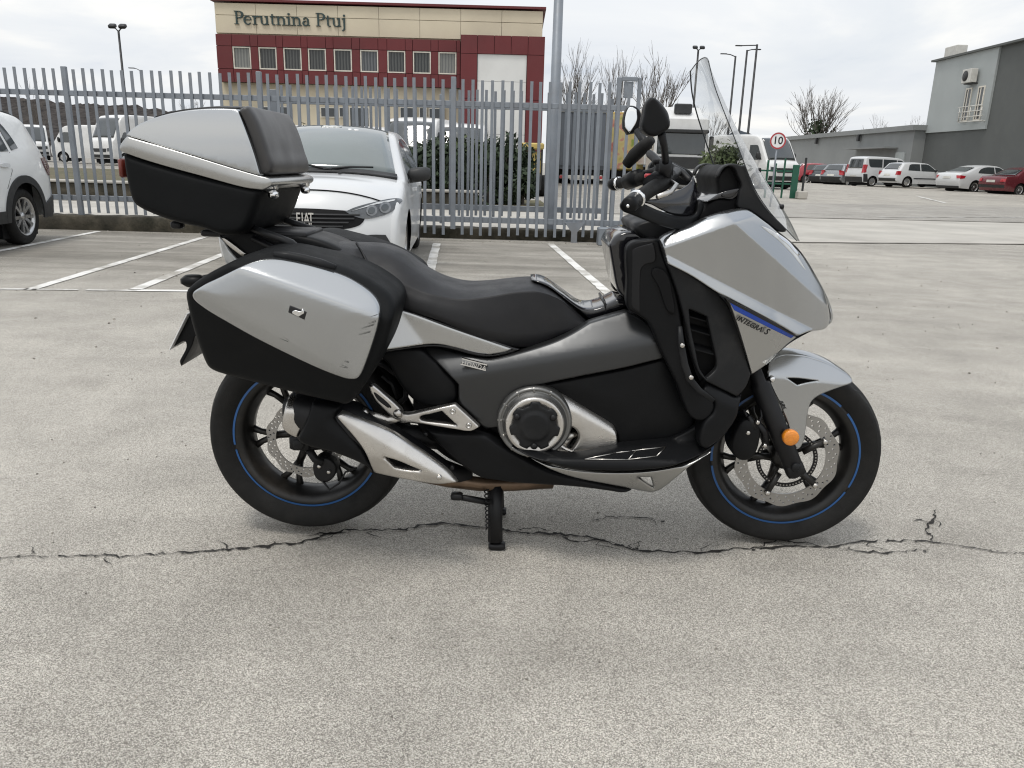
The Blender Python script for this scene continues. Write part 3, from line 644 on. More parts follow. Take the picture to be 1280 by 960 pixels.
# ---- seat: lofted cushion
def seat_loft():
    us = [345, 370, 400, 430, 446, 462, 480, 502, 527, 552, 580, 610, 638, 665, 682, 700, 715, 728, 736]
    vt = [297, 296, 298, 301, 302, 302, 304, 313, 331, 345, 352, 352, 349, 346.5, 351, 364, 377, 388, 395]
    vs_ = [306, 308, 313, 321, 327, 334, 343, 352, 364, 371, 375, 372, 367, 365, 368, 376, 386, 393, 398]
    vb = [325, 330, 338, 350, 356, 364, 374, 386, 392, 400, 412, 424, 432, 433, 430, 422, 416, 408, 403]
    W = [0.12, 0.13, 0.14, 0.145, 0.15, 0.15, 0.155, 0.165, 0.175, 0.18, 0.18, 0.175, 0.165, 0.15, 0.14, 0.13, 0.125, 0.12, 0.115]
    secs = []
    for i, u in enumerate(us):
        hw = W[i]; zt = P(u, vt[i], 0.03)[2]; zs = P(u, vs_[i], -hw*0.88)[2]; zb = P(u, vb[i], -hw)[2]; x = P(u, vs_[i], -0.06)[0]
        zs = min(zs, zt-0.004)
        pts = []
        prof = [(0, zt), (0.30, zt-0.06*(zt-zs)), (0.55, zt-0.25*(zt-zs)), (0.74, zt-0.58*(zt-zs)), (0.86, zs+0.10*(zt-zs)), (0.892, zs+0.0015), (0.898, zs-0.003), (0.95, zs-0.22*(zs-zb)), (0.985, zs-0.5*(zs-zb)), (1.0, zs-0.75*(zs-zb)), (1.0, zb), (0.8, zb-0.01)]
        for (a, z) in prof: pts.append((x, -a*hw, z))
        for (a, z) in prof[::-1][:-1]: pts.append((x, a*hw, z))
        secs.append(pts)
    # refine along length with Catmull-Rom
    A = np.array(secs); T = []
    for i in range(len(A)-1):
        p0 = A[max(i-1, 0)]; p1 = A[i]; p2 = A[i+1]; p3 = A[min(i+2, len(A)-1)]
        for k_ in range(4):
            t = k_/4; T.append(0.5*((2*p1)+(-p0+p2)*t+(2*p0-5*p1+4*p2-p3)*t*t+(-p0+3*p1-3*p2+p3)*t**3))
    T.append(A[-1])
    return loft('seat', M['seat'], T, bike)
seat = seat_loft()
# raised step between rider and pillion pads
sb_ = MB(); sb_.tube([PV(446, 304, -0.07), PV(452, 314, -0.115), PV(460, 330, -0.14), PV(466, 352, -0.155)], 0.004, 6); sb_.build('seat_seam', M['dark'], seat)

# ---- tail, rack and grab rails
panel('tail_unit', M['black'], [(276, 292), (330, 290), (400, 300), (450, 330), (470, 370), (440, 375), (380, 345), (330, 338), (300, 334), (284, 325)], -0.105, bike, depth=0.21, r=5, rm=0.02, step=9, mir=False)
panel('tail_light', M['lens'], [(273, 295, 1), (279, 300), (286, 312), (296, 324), (304, 333, 1), (292, 334), (282, 331, 1), (277, 314)], -0.112, bike, depth=0.224, r=2, rm=0.006, step=5, mir=False)
panel('tail_trim', M['steel'], [(276, 297, 1), (282, 298), (308, 318, 1), (303, 321, 1), (286, 308)], -0.118, bike, depth=0.01, r=1.2, rm=0.003, step=4)
for s_, pp in ((1, [(316, 285, -0.150), (330, 291, -0.160), (352, 299, -0.165), (364, 304, -0.165), (373, 312, -0.16), (382, 322, -0.15)]), ):
    for sg in (1, -1):
        r_ = MB(); pts = []
        for (u, v, y) in pp:
            q = PV(u, v, y); q.y *= sg; pts.append(q)
        r_.tube(pts, [0.010, 0.0105, 0.011, 0.0115, 0.012, 0.011], 10, flat=1.3); r_.build('grab_rail', M['cowl'], bike)
rk = MB()
for sg in (-1, 1):
    a = PV(316, 297, -0.12); b = PV(345, 312, -0.13); c2 = PV(395, 330, -0.13)
    for q in (a, b, c2): q.y *= sg
    rk.tube([a, b, c2], [0.009, 0.009, 0.008], 8)
qa = P(290, 291, -0.1); rk.box((qa[0]+0.06, 0, qa[2]-0.004), (0.30, 0.20, 0.018), ch=0.004); rk.build('luggage_rack', M['dark'], bike)

# ---- number plate, its bracket, rear indicators
pl = MB(); a = PV(233, 392, -0.105); b = PV(211, 437, -0.105)
dirv = (b-a); nrm = Vector((-dirv.z, 0, dirv.x)).normalized()
pv = []
for off in (0, 0.003):
    for q in (a, b):
        for y in (-0.105, 0.105): pv.append(Vector((q.x, y, q.z))+nrm*off)
pl.add(pv, [(0, 1, 3, 2), (4, 6, 7, 5), (0, 4, 5, 1), (2, 3, 7, 6), (0, 2, 6, 4), (1, 5, 7, 3)]); pl.build('number_plate', M['whited'], bike, False)
panel('plate_bracket', M['black'], [(238, 392, 1), (250, 400), (262, 440, 1), (246, 420), (240, 432), (226, 458, 1), (224, 452, 1), (232, 428), (216, 434, 1)], -0.085, bike, depth=0.17, r=1.5, rm=0.004, step=6, mir=False)
for sg in (-1, 1):
    i_ = MB(); q = PV(242, 351, -0.20); q.y *= -sg; i_.box(q, (0.06, 0.05, 0.032), ch=0.010); i_.tube([q, Vector((q.x+0.10, q.y*0.5, q.z+0.02))], 0.009, 8); i_.build('rear_indicator', M['black'], bike)

# ---- panniers (both sides)
pan_shell = [(230, 372), (232, 362), (250, 347.5), (282, 330), (312, 317), (340, 314), (375, 320), (420, 331), (452, 344), (476, 359), (488, 370), (493, 381), (491, 398), (480, 434), (460, 474), (441, 501), (432, 507), (420, 505), (375, 495), (325, 482), (276, 469), (260, 462), (253, 451), (240, 415)]
pan_lid = [(239.5, 369), (250, 359), (275, 346), (307, 330.5), (325, 325), (341, 324.2), (375, 330), (412, 340), (437, 350), (462, 366.5), (473, 381), (474, 397), (467, 425), (455, 459), (448, 472), (440, 475), (425, 472), (388, 457), (325, 426.5), (287, 405.5), (250, 382.5)]
YP = lambda u, v: -0.425+0.00018*(v-400)*-1*0+0*u
def lid_fn(u, v):
    # flat centre, upper facet leaning in, lower edge leaning in
    y = np.zeros_like(u)
    def sp(u1, v1, u2, v2, k_, wd):
        l = math.hypot(u2-u1, v2-v1); nx, ny = (v2-v1)/l, -(u2-u1)/l
        return k_*softplus((u-u1)*nx+(v-v1)*ny, wd)
    y += sp(306, 337, 470, 394, 0.0017, 1.2)
    y += sp(425, 462, 262, 372, 0.0010, 1.5)
    return y
sh = panel('pannier', M['case'], pan_shell, -0.425, bike, depth=0.235, r=8, rm=0.022, step=7, bul=0.004, fn=lambda u, v: lid_fn(u, v))
shells = [o for o in bike.children if o.name.startswith('pannier')]
lidp = panel('pannier_lid', M['silver'], pan_lid, -0.448, None, depth=0.05, r=3, rm=0.008, step=5, bul=0.008, fn=lid_fn, mir=True)
lids = [lidp, bpy.data.objects['pannier_lid.001']]
for a, b in zip(shells, lids): b.parent = a
emb = [(362, 381.5, 1), (383.5, 390, 1), (380.5, 400, 1), (360, 390.5, 1)]
panel('emblem', M['blackd'], emb, -0.4575, lids[0], depth=0.006, r=1, rm=0.002, step=3, mir=False)
panel('emblem_wing', M['chrome'], [(365, 391), (368, 388), (376, 389), (378, 386, 1), (380, 391), (376, 394), (373, 396, 1), (369, 394)], -0.4595, lids[0], depth=0.003, r=0.8, rm=0.001, step=2, mir=False)
def YH(u, v): return -0.425+float(lid_fn(np.array([float(u)]), np.array([float(v)]))[0])
hb = MB(); hb.tube([PV(u, v, YH(u, v)+0.004) for u, v in ((342, 318), (360, 320), (380, 324), (400, 329), (419, 335))], [0.009, 0.012, 0.012, 0.012, 0.009], 10); hb.build('pannier_handle', M['cowl'], shells[0])
# scuffs on the front edge of the lid
scf = MB()
for (u1, v1, u2, v2) in ((448, 419, 463, 415), (452, 411, 468, 406), (460, 405, 470, 402), (463, 396, 472, 393), (350, 423, 360, 427), (424, 458, 434, 460), (430, 452, 436, 453)):
    a = PV(u1, v1, -0.4575); b = PV(u2, v2, -0.454); d = Vector((0, 0, 0.0008)); scf.add([a-d*0.3, b-d, b+d, a+d*0.3], [(0, 1, 2, 3)])
scf.build('scuff_mark', M['blackd'], lids[0])

# ---- top case
TW = 0.215
def tc_panel(name, m, outl, ynear, par, **k): return panel(name, m, outl, ynear, par, depth=-2*ynear, mir=False, sym=True, **k)
tcs = tc_panel('top_case', M['case'], [(150, 189, 1), (192, 203), (255, 220.5), (327, 237, 1), (324, 246), (316, 270), (309, 285), (302, 292), (292, 294.5), (272, 294), (250, 286), (222, 280), (192, 270), (167, 257.5), (160, 246), (153, 215)], -TW, bike, r=9, rm=0.03, step=8)
tc_panel('top_case_rim', M['silver2'], [(149, 185), (152, 178), (158, 170.5, 1), (175, 175.5), (205, 184), (250, 197.5), (292, 210.5), (323, 219.5), (338, 224), (340, 231), (329, 238, 1), (305, 234.5), (255, 221), (192, 203.5), (152, 189.5)], -TW-0.002, tcs, r=1.4, rm=0.003, step=5, bul=0.004)
lid_out = [(157, 169, 1), (165, 161), (178, 153), (205, 143.5), (237, 137.5), (270, 135.5), (297, 136.5, 1), (306, 160), (317, 192), (325, 219.5, 1), (292, 210), (250, 197), (205, 183.5), (178, 175)]
tl = tc_panel('top_case_lid', M['silver'], lid_out, -TW-0.001, tcs, r=1.4, rm=0.003, step=5, fn=lambda u, v: 0.0000055*np.clip(205-v, 0, 80)**2)
# crown of the lid
crn = [(195, 148, -0.155), (220, 141, -0.155), (245, 138, -0.152), (270, 136.5, -0.15), (298, 137.5, -0.15)]
bridge('lid_crown', M['cowl'], crn, tl, crown=(0, 0.010), n=14, thick=0.01, pw=2.5)
padl = [(296, 137, 1), (305, 131.5), (309, 132.5), (319, 147), (327, 166), (334, 188), (340, 206), (338, 217), (324, 219.5, 1), (317, 192), (306, 160)]
bk = tc_panel('backrest', M['pad'], padl, -TW+0.018, tcs, r=5, rm=0.028, step=5)
for sg in (-1, 1):
    lt = MB(); q = PV(332, 231, -0.19); q.y = sg*0.165; lt.box(q+Vector((0.004, 0, -0.004)), (0.035, 0.05, 0.034), ch=0.009); lt.box(q+Vector((0.012, 0, -0.026)), (0.022, 0.035, 0.02), ch=0.005)
    lt.build('latch', M['chrome'], tcs)
    k_ = MB(); k_.lathe([(0, 0.0), (0.009, 0.0), (0.011, -0.004)], q+Vector((0.022, 0, -0.004)), 'x', n=14); k_.build('lock', M['steel'], tcs)
bpd = MB(); bpd.box(PV(222, 281, -0.15), (0.03, 0.03, 0.02), ch=0.004); bpd.build('rubber_foot', M['dark'], tcs)
# red reflector on the back of the case
rr = MB(); q = PV(151, 205, -0.1); rr.box((q[0]+0.022, 0, q[2]-0.01), (0.014, 0.30, 0.05), ch=0.004); rr.build('rear_reflector', M['redbrown'], tcs)
# ---- tail side cowl with stripe
tcw = panel('tail_cowl', M['silver2'], [(478, 385), (496, 387), (520, 394), (560, 408.5), (600, 422.5), (641, 436.5, 1), (632, 440.5), (612, 444, 1), (595, 442), (570, 435.5), (547, 431), (525, 432), (500, 435.5), (470, 439.5, 1), (472, 420)], lambda u, v: -0.178-0.00006*(640-u), bike, depth=0.05, r=2.5, rm=0.007, step=5, folds=[(532, 434, 496, 386, -0.0012, 2.0)])
panel('cowl_trim', M['blackd'], [(495, 385, 1), (560, 406), (641, 434.5), (650, 437, 1), (634, 443), (612, 446.5), (594, 444.5), (566, 437), (546, 433.5), (525, 434.5), (470, 442, 1), (470, 438, 1), (525, 431.5), (560, 432), (610, 443), (640, 437, 1)], lambda u, v: -0.172-0.00006*(640-u), bike, depth=0.05, r=1.5, rm=0.003, step=6)
panel('tail_stripe', M['blued'], [(485, 413, 1), (491, 415), (513, 428, 1), (505, 428), (484, 419, 1)], -0.1925, tcw, depth=0.004, r=0.8, rm=0.001, step=4)

# ---- side covers
panel('rear_infill', M['black'], [(462, 440, 1), (500, 436), (527, 436, 1), (550, 458), (570.5, 480), (571.5, 497), (566, 504), (556, 508), (540, 509), (520, 503), (500, 482), (484, 455)], -0.168, bike, depth=0.05, r=4, rm=0.01, step=7, bul=0.008)
sc0 = panel('side_cover', M['titan'], [(527, 435, 1), (540, 433.5), (565, 439.5), (600, 448), (614, 449.5), (652, 440), (690, 428), (714, 417), (737, 403, 1), (760, 396), (783, 389.5, 1), (797, 396), (812, 406, 1), (822, 427), (831, 448, 1), (806, 454), (782, 460), (720, 472), (676, 481, 1), (655, 484), (640, 492), (629, 507), (625, 522), (626, 534, 1), (607, 537, 1), (590, 521), (573, 504, 1), (572.5, 481, 1), (550, 458)],
      lambda u, v: -0.196-0.018*np.exp(-((u-700)/110)**2), bike, depth=0.05, r=2.5, rm=0.007, step=6, folds=[(610, 462, 822, 424, 0.0016, 3), (700, 470, 560, 470, 0.0003, 8)])
bd = MB()
a = PV(576.5, 452, -0.2035); b = PV(608, 460, -0.2045)
d = (b-a).normalized(); up = Vector((-d.z, 0, d.x))
for hgt in (0.0105, -0.0055):
    bd.add([a+up*hgt, b+up*hgt, b+up*(hgt-0.0035), a+up*(hgt-0.0035), a+up*hgt+Vector((0, 0.01, 0)), b+up*hgt+Vector((0, 0.01, 0)), b+up*(hgt-0.0035)+Vector((0, 0.01, 0)), a+up*(hgt-0.0035)+Vector((0, 0.01, 0))], [(0, 1, 2, 3), (0, 4, 5, 1), (3, 2, 6, 7), (0, 3, 7, 4), (1, 5, 6, 2)])
bd.build('badge', M['chrome'], sc0, False)
def on_side(u1, v1, u2, v2, Y1, Y2=None):
    a = PV(u1, v1, Y1); b = PV(u2, v2, Y2 if Y2 is not None else Y1); x = (b-a).normalized(); nn = Vector((0, -1, 0)); y = nn.cross(x).normalized(); nn = x.cross(y).normalized()
    m = Matrix((x, y, nn)).transposed().to_4x4(); m.translation = (a+b)/2; return m
text_mesh('badge_text', 'HONDA', M['chrome'], sc0, on_side(579, 453.5, 606, 460.2, -0.2045), 0.0175, 0.001, space=1.15)

# ---- tunnel between seat and front
panel('tunnel_cover', M['gloss'], [(664, 351, 1), (672, 351), (684, 354.5), (705, 369), (727, 384), (741, 385.5), (756, 381), (772, 373, 1), (786, 376, 1), (783, 384), (762, 393), (737, 401.5, 1), (726, 392), (708, 378), (688, 362)], -0.080, bike, depth=0.16, r=3, rm=0.025, step=6, mir=False)
panel('tunnel_joint', M['blackd'], [(754.5, 377, 1), (757, 376, 1), (759.5, 392, 1), (757, 393.5, 1)], -0.0805, bike, depth=0.161, r=0.8, rm=0.004, step=5, mir=False)
panel('fuel_lid_panel', M['gloss'], [(761, 307, 1), (767, 297), (777, 290.5), (790, 288.5), (802, 290.5), (815, 297), (826, 305), (826, 330), (800, 372), (786, 378, 1), (776, 369), (771, 360), (766, 335)], -0.12, bike, depth=0.24, r=4, rm=0.02, step=6, mir=False)
panel('key_panel', M['cowl'], [(792, 284), (810, 274), (835, 268), (868, 282), (878, 300), (850, 318), (815, 305)], -0.15, bike, depth=0.30, r=5, rm=0.03, step=8, mir=False)

# ---- leg shield and inner fairing
YL = lambda u, v: -0.205-0.0009*np.clip(u-790, 0, 70)-0.0*v
panel('leg_shield', M['black'], [(783, 313), (788, 304.5), (800, 300.5), (818, 299), (826, 300, 1), (827, 310), (834, 330, 1), (846, 365), (853, 405), (858, 440), (866, 470), (880, 490), (893, 502), (893, 514), (880, 527), (862, 520), (846, 480), (830, 447), (820, 424), (811, 405), (797, 394), (785, 386), (784, 350)], YL, bike, depth=0.06, r=4, rm=0.012, step=7, folds=[(800, 330, 812, 400, 0.0004, 6)])
panel('glove_box_door', M['dark'], [(790, 312, 1), (800, 308), (817, 304, 1), (819, 326), (806, 331), (801, 338), (800, 392, 1), (789, 384, 1)], lambda u, v: YL(u, v)-0.0015, bike, depth=0.02, r=1.2, rm=0.003, step=6)
panel('knee_pocket', M['void'], [(815, 338), (832, 340), (841, 372), (842, 394), (834, 388), (824, 360)], lambda u, v: YL(u, v)-0.006, bike, depth=0.02, r=2, rm=0.002, step=7)
panel('footwell_panel', M['black'], [(676, 481.5, 1), (720, 473), (782, 461), (831, 448.5, 1), (847, 480), (862, 505), (868, 520), (862, 538), (840, 549), (800, 556), (774, 558, 1), (770, 541), (742, 520), (712, 499)], -0.178, bike, depth=0.05, r=3, rm=0.008, step=7, bul=0.010)
YS = lambda u, v: -0.262+0.0011*np.clip(u-880, 0, 80)
vent = [(862, 387, 1), (884, 396.5, 1), (890, 425), (895.5, 450, 1), (895, 461), (883, 473.5, 1), (875, 461), (869.5, 436), (864, 410)]
fs = panel('side_fairing', M['cowl'], [(833, 329, 1), (848, 333), (865, 344), (880, 354.5), (896, 365), (910, 382), (921, 405), (931, 438), (939.5, 467.5, 1), (935, 480), (931, 487), (922, 497, 1), (906, 489), (884, 478, 1), (873, 466), (864, 440), (857, 405), (848, 370), (838, 340)], YS, bike, depth=0.03, r=3, rm=0.009, step=5, holes=[vent])
panel('vent_void', M['void'], [(856, 382), (890, 390), (902, 455), (884, 482), (868, 462)], -0.20, bike, depth=0.02, r=1, rm=0.001, step=12)
for (u1, v1, u2, v2) in ((862, 411, 888, 418.5), (868, 436, 892, 442.5), (862, 395, 886, 402)):
    for sg in (-1, 1):
        lv = MB()
        a = PV(u1, v1, -0.245); b = PV(u2, v2, -0.24); d = Vector((0, 0.03, 0.012)); th = Vector((0, 0, 0.003))
        vv = [a, b, b+d, a+d, a-th, b-th, b+d-th, a+d-th]
        if sg > 0: vv = [Vector((q.x, -q.y, q.z)) for q in vv]
        lv.add(vv, [(0, 1, 2, 3), (7, 6, 5, 4), (0, 4, 5, 1), (1, 5, 6, 2), (2, 6, 7, 3), (3, 7, 4, 0)])
        lv.build('louvre', M['black'], bike, False)
panel('lower_side_fairing', M['black'], [(884, 477, 1), (906, 488.5), (922, 496.5), (930, 488, 1), (926, 505), (922, 522), (912, 538), (900, 551), (884, 563, 1), (874, 556), (880, 530), (892, 516), (893, 503), (880, 490)], lambda u, v: -0.262+0.0008*np.clip(u-880, 0, 80), bike, depth=0.09, r=4, rm=0.016, step=6, folds=[(880, 492, 925, 512, 0.0012, 2.5)])
# bright edge strip of the leg shield
es = MB(); pts = [PV(u, v, y) for u, v, y in ((850, 408, -0.270), (851.5, 430, -0.275), (856, 456, -0.278), (862, 474, -0.280), (874, 488, -0.282), (892, 501, -0.285))]
es.tube(pts, [0.006, 0.009, 0.010, 0.010, 0.009, 0.006], 10, flat=0.6); es.build('shield_edge', M['cowl'], bike)
for (u, v) in ((853, 432), (864, 472)):
    b_ = MB(); b_.lathe([(0, -0.003), (0.005, -0.003), (0.007, 0), (0.007, 0.01)], PV(u, v, -0.289), n=12); b_.build('bolt', M['steel'], bike)

# ---- floorboard and lower cowl
YF = lambda u, v: -0.20-0.0030*np.clip(v-(548+(u-770)*0.02), 0, 30)-0.0*u
fb = panel('floorboard', M['black'], [(640, 560, 1), (660, 562), (700, 570), (730, 570), (774, 559, 1), (812, 555), (842, 548), (868, 534), (886, 522), (898, 512), (923, 497, 1), (918, 522), (905, 547), (882, 566), (842, 583), (800, 588.5), (755, 589), (712, 586), (684, 579), (662, 572)], YF, bike, depth=0.05, r=3, rm=0.010, step=6)
gs = MB()
def strip_line(mb, pts, wd):
    for (u1, v1), (u2, v2) in zip(pts[:-1], pts[1:]):
        a = PV(u1, v1, float(YF(u1, np.array(v1)))-0.002); b = PV(u2, v2, float(YF(u2, np.array(v2)))-0.002); mb.tube([a, b], wd, 6)
strip_line(gs, [(731, 574), (770, 566), (790, 563.5), (832, 558.5), (821, 570), (785, 574.5), (731, 574)], 0.0018)
strip_line(gs, [(795, 563), (786, 574)], 0.0018)
gs.build('footboard_strip', M['steel'], fb)
panel('lower_cowl', M['silver2'], [(664, 574, 1), (684, 581), (713, 588), (755, 591.5), (800, 591), (842, 585.5), (868, 577), (890, 566, 1), (876, 575), (862, 584), (845, 598), (827, 612), (815, 616.5, 1), (800, 614), (760, 606), (720, 598), (690, 588)], lambda u, v: -0.272+0.0028*np.clip(v-585, 0, 40), bike, depth=0.03, r=2.2, rm=0.007, step=5, holes=[[(797, 597.5, 1), (814, 597, 1), (817.5, 610.5, 1)]])
panel('belly_cover', M['black'], [(530, 537, 1), (565, 541), (607, 544), (627, 556), (655, 572), (690, 589), (740, 601), (795, 614, 1), (780, 618.5), (760, 616), (720, 611), (645, 606), (622, 603), (600, 599), (575, 583), (555, 566), (540, 549)], -0.205, bike, depth=0.41, r=5, rm=0.03, step=8, mir=False)
for (u, v) in ((532, 543), (565, 585)):
    b_ = MB(); b_.lathe([(0, -0.003), (0.005, -0.003), (0.007, 0), (0.007, 0.01)], PV(u, v, -0.206), n=12); b_.build('bolt', M['dark'], bike)

# ---- engine side: cast cover, outer ring, clutch cap
eg = panel('engine_cover', M['alu'], [(684, 486, 1), (700, 491), (714, 499), (740, 515), (765, 531), (771, 541), (772.5, 560, 1), (752, 563), (733, 566), (712, 567), (690, 562), (700, 540), (706, 520), (698, 500)], -0.205, bike, depth=0.06, r=3, rm=0.012, step=5, mir=False, holes=[[(703, 535, 1), (716, 535.5), (723, 544), (721, 553), (714, 563, 1), (706, 558), (699, 551)]], folds=[(684, 494, 770, 542, 0.0020, 1.5)])
ec = PV(668, 526, -0.20); Rr = (P(668, 482, -0.225)-P(668, 570, -0.225))[2]/2
cc = Vector((ec.x, 0, ec.z))
rg = MB(); rg.lathe([(Rr*1.02, -0.15), (Rr*1.02, -0.212), (Rr*0.985, -0.222), (Rr*0.93, -0.224), (Rr*0.90, -0.218), (Rr*0.86, -0.222), (Rr*0.80, -0.236), (Rr*0.775, -0.242), (Rr*0.74, -0.244), (Rr*0.66, -0.242), (Rr*0.60, -0.236), (Rr*0.55, -0.225), (0, -0.225)], cc, n=72)
ring_o = rg.build('clutch_housing', M['housing'], bike)
ri_ = MB(); ri_.lathe([(Rr*0.80, -0.234), (Rr*0.79, -0.243), (Rr*0.76, -0.2475), (Rr*0.70, -0.2475), (Rr*0.62, -0.244), (Rr*0.5, -0.236)], cc, n=72); ri_.build('clutch_ring', M['alu'], ring_o)
for j in range(9):
    a = pi*0.36+j*pi*0.155; rb = MB(); q0 = cc+Vector((Rr*0.88*cos(a), -0.220, Rr*0.88*sin(a))); q1 = cc+Vector((Rr*1.0*cos(a), -0.218, Rr*1.0*sin(a))); rb.tube([q0, q1], 0.004, 6); rb.build('rib', M['alu'], ring_o)
n_ = 120; capo = []
for j in range(n_):
    a = 2*pi*j/n_; lob = 0.5+0.5*math.tanh(6*cos(a*7-7*pi/2)); capo.append((Rr*(0.585+0.10*lob)*cos(a), Rr*(0.585+0.10*lob)*sin(a)))
vv, tr, ds = tri2d(np.array(capo), (), 0.006, (0.0015, 0.004))
off = 0.006*(1-np.sqrt(np.clip(1-(1-np.clip(ds/0.005, 0, 1))**2, 0, 1))); rad = np.hypot(vv[:, 0], vv[:, 1])/Rr
bump = -0.006*np.clip((0.42-rad)/0.05, 0, 1)
V = [(cc.x+a, -0.252+o_+b_, cc.z+b) for (a, b), o_, b_ in zip(vv, off, bump)]; m = len(V); V += [(x, -0.225, z) for x, y, z in V]
F = [tuple(q) for q in tr]+[(b, a, a+m, b+m) for a, b in border(tr)]
cap_ = obj('clutch_cap', V, F, M['cowl'], bike)
for a in (pi*0.16, pi*0.84, pi*1.5):
    b_ = MB(); b_.lathe([(0, -0.258), (0.006, -0.258), (0.0095, -0.254), (0.0095, -0.24)], cc+Vector((Rr*0.55*cos(a), 0, Rr*0.55*sin(a))), n=14); b_.build('bolt', M['dark'], cap_)
pb = MB(); pb.tube([PV(705, 556, -0.17), PV(712, 545, -0.175), PV(720, 541, -0.17)], 0.012, 10); pb.build('water_pipe', M['steel'], bike)

# ---- pillion peg bracket
br = panel('peg_bracket', M['alu'], [(496, 520), (512, 517.5), (540, 511.5), (569, 505.5, 1), (584, 519), (600, 534, 1), (588, 539.5), (571, 537.5), (545, 533.5), (515, 529), (500, 529)], -0.225, bike, depth=0.03, r=2, rm=0.008, step=4, holes=[[(525, 521.5), (538, 518), (552, 514.5, 1), (571, 531.5, 1), (550, 529), (527, 525.5)]])
pg = panel('pillion_peg', M['alu'], [(461, 482), (465, 481), (480, 493), (497, 508), (503, 516), (501, 524), (496, 526, 1), (488, 520), (478, 511), (467, 498)], -0.245, bike, depth=0.03, r=2, rm=0.008, step=4)
panel('peg_slot', M['dark'], [(466, 490, 1), (470, 491), (490, 509), (486, 511, 1), (472, 500)], -0.2455, bike, depth=0.01, r=0.8, rm=0.001, step=4)
la = MB(); la.tube([PV(455, 518, -0.235), PV(470, 521, -0.235), PV(485, 526, -0.232), PV(498, 522, -0.23)], [0.013, 0.014, 0.014, 0.012], 10, flat=0.7); la.build('peg_arm', M['alu'], bike)
bl = MB(); bl.lathe([(0, -0.010), (0.009, -0.010), (0.015, -0.006), (0.016, 0.012)], PV(454.5, 517.5, -0.243), n=18); bl.build('peg_bolt', M['steel'], bike)
for (u, v) in ((566, 514.5), (586, 532)):
    b_ = MB(); b_.lathe([(0, -0.004), (0.004, -0.004), (0.0045, -0.007), (0.0075, -0.007), (0.009, -0.002), (0.009, 0.01)], PV(u, v, -0.228), n=16); b_.build('bolt', M['steel'], br)
pv_ = MB(); pv_.lathe([(0, -0.008), (0.010, -0.008), (0.013, 0), (0.013, 0.015)], PV(497, 517, -0.247), n=16); pv_.build('bolt', M['steel'], pg)

# ---- front fairing
def hwf(u):
    t = np.clip((u-830)/215.0, 0, 1); return 0.285*(1-t**2.6)**0.62+0.015
def Yfair(u, v): return -hwf(u)+0.0004*np.clip(v-275, 0, 140)*np.clip((1030-u)/60.0, 0, 1)
ff = panel('front_fairing', M['silver'], [(826, 300, 1), (832, 295), (846, 289), (862, 284), (880, 275), (905, 266), (932, 261.5), (942, 266), (950, 272), (966, 284), (981, 297), (998, 311), (1011, 330), (1021, 347), (1029, 360), (1036, 382), (1037.5, 404), (1031, 412), (1012, 415), (998, 420.5, 1), (975, 407), (945, 391), (911, 373, 1), (896, 365.5), (865, 345.5), (835, 330, 1), (831.5, 318)],
     Yfair, bike, depth=0.05, r=2.6, rm=0.008, step=5,
     folds=[(836, 308, 920, 278, 0.0018, 0.7), (918, 278, 1032, 380, 0.0016, 0.8), (1000, 404, 834, 319, -0.0018, 0.8)])
fl = panel('fairing_lower', M['silver2'], [(911, 376, 1), (945, 394), (996, 421.5, 1), (984, 431), (972, 443), (958, 456), (940, 468.5, 1), (932, 440), (922, 407)], lambda u, v: -hwf(u)+0.016+0.0006*(v-376), bike, depth=0.05, r=1.5, rm=0.005, step=5)
yl2 = lambda u, v: -hwf(u)+0.013+0.0006*(v-376)
panel('stripe', M['blued'], [(912, 377.5, 1), (950, 396.5), (994, 419, 1), (989, 423, 1), (962, 410, 1), (918, 388, 1)], yl2, fl, depth=0.004, r=0.6, rm=0.001, step=4)
panel('stripe_edge', M['blackd'], [(905, 370.5, 1), (911, 374), (950, 393.5), (997, 419.5, 1), (994, 421, 1), (948, 397), (909, 376.5, 1)], lambda u, v: yl2(u, v)-0.001, fl, depth=0.004, r=0.6, rm=0.001, step=4)
text_mesh('model_name', 'INTEGRA', M['blackd'], fl, on_side(921, 397, 952, 412.5, float(yl2(925, 394))-0.004, float(yl2(952, 407))-0.004), 0.0215, 0.001, shear=0.3, space=1.05)
text_mesh('model_name', 'S', M['blackd'], fl, on_side(953, 412, 963, 417, float(yl2(955, 406))-0.005, float(yl2(963, 409))-0.005), 0.025, 0.001, shear=0.3, off=0.0005)
# nose: closes the two sides across the front
nose = [(942, 266, -0.16), (966, 284, -0.14), (998, 311, -0.10), (1021, 347, -0.075), (1036, 382, -0.05), (1037, 404, -0.045), (1012, 415, -0.10), (985, 431, -0.13), (958, 456, -0.16)]
bridge('nose_cowl', M['silver'], [(u, v, -float(hwf(u))+0.05) for u, v, _ in nose], bike, crown=(0.012, 0.0), n=16, pw=4)
def Yfold(u, v):
    y = Yfair(u, v)
    for (u1, v1, u2, v2, k_, wd) in ((836, 308, 920, 278, 0.0018, 0.7), (918, 278, 1032, 380, 0.0016, 0.8)):
        l = math.hypot(u2-u1, v2-v1); y = y+k_*softplus((u-u1)*(v2-v1)/l-(v-v1)*(u2-u1)/l, wd)
    return y
panel('headlight', M['lens'], [(949, 281.5, 1), (958, 284), (970, 290.5), (984, 302), (997, 318), (1010, 341, 1), (1003, 334), (990, 318), (972, 300), (959, 290)], lambda u, v: Yfold(u, v)-0.002, bike, depth=0.03, r=1.5, rm=0.005, step=4)
panel('headlight_rim', M['chrome'], [(972, 291, 1), (987, 302), (1000, 318, 1), (998, 320), (985, 306), (973, 296)], lambda u, v: Yfold(u, v)-0.004, bike, depth=0.01, r=0.8, rm=0.002, step=4)

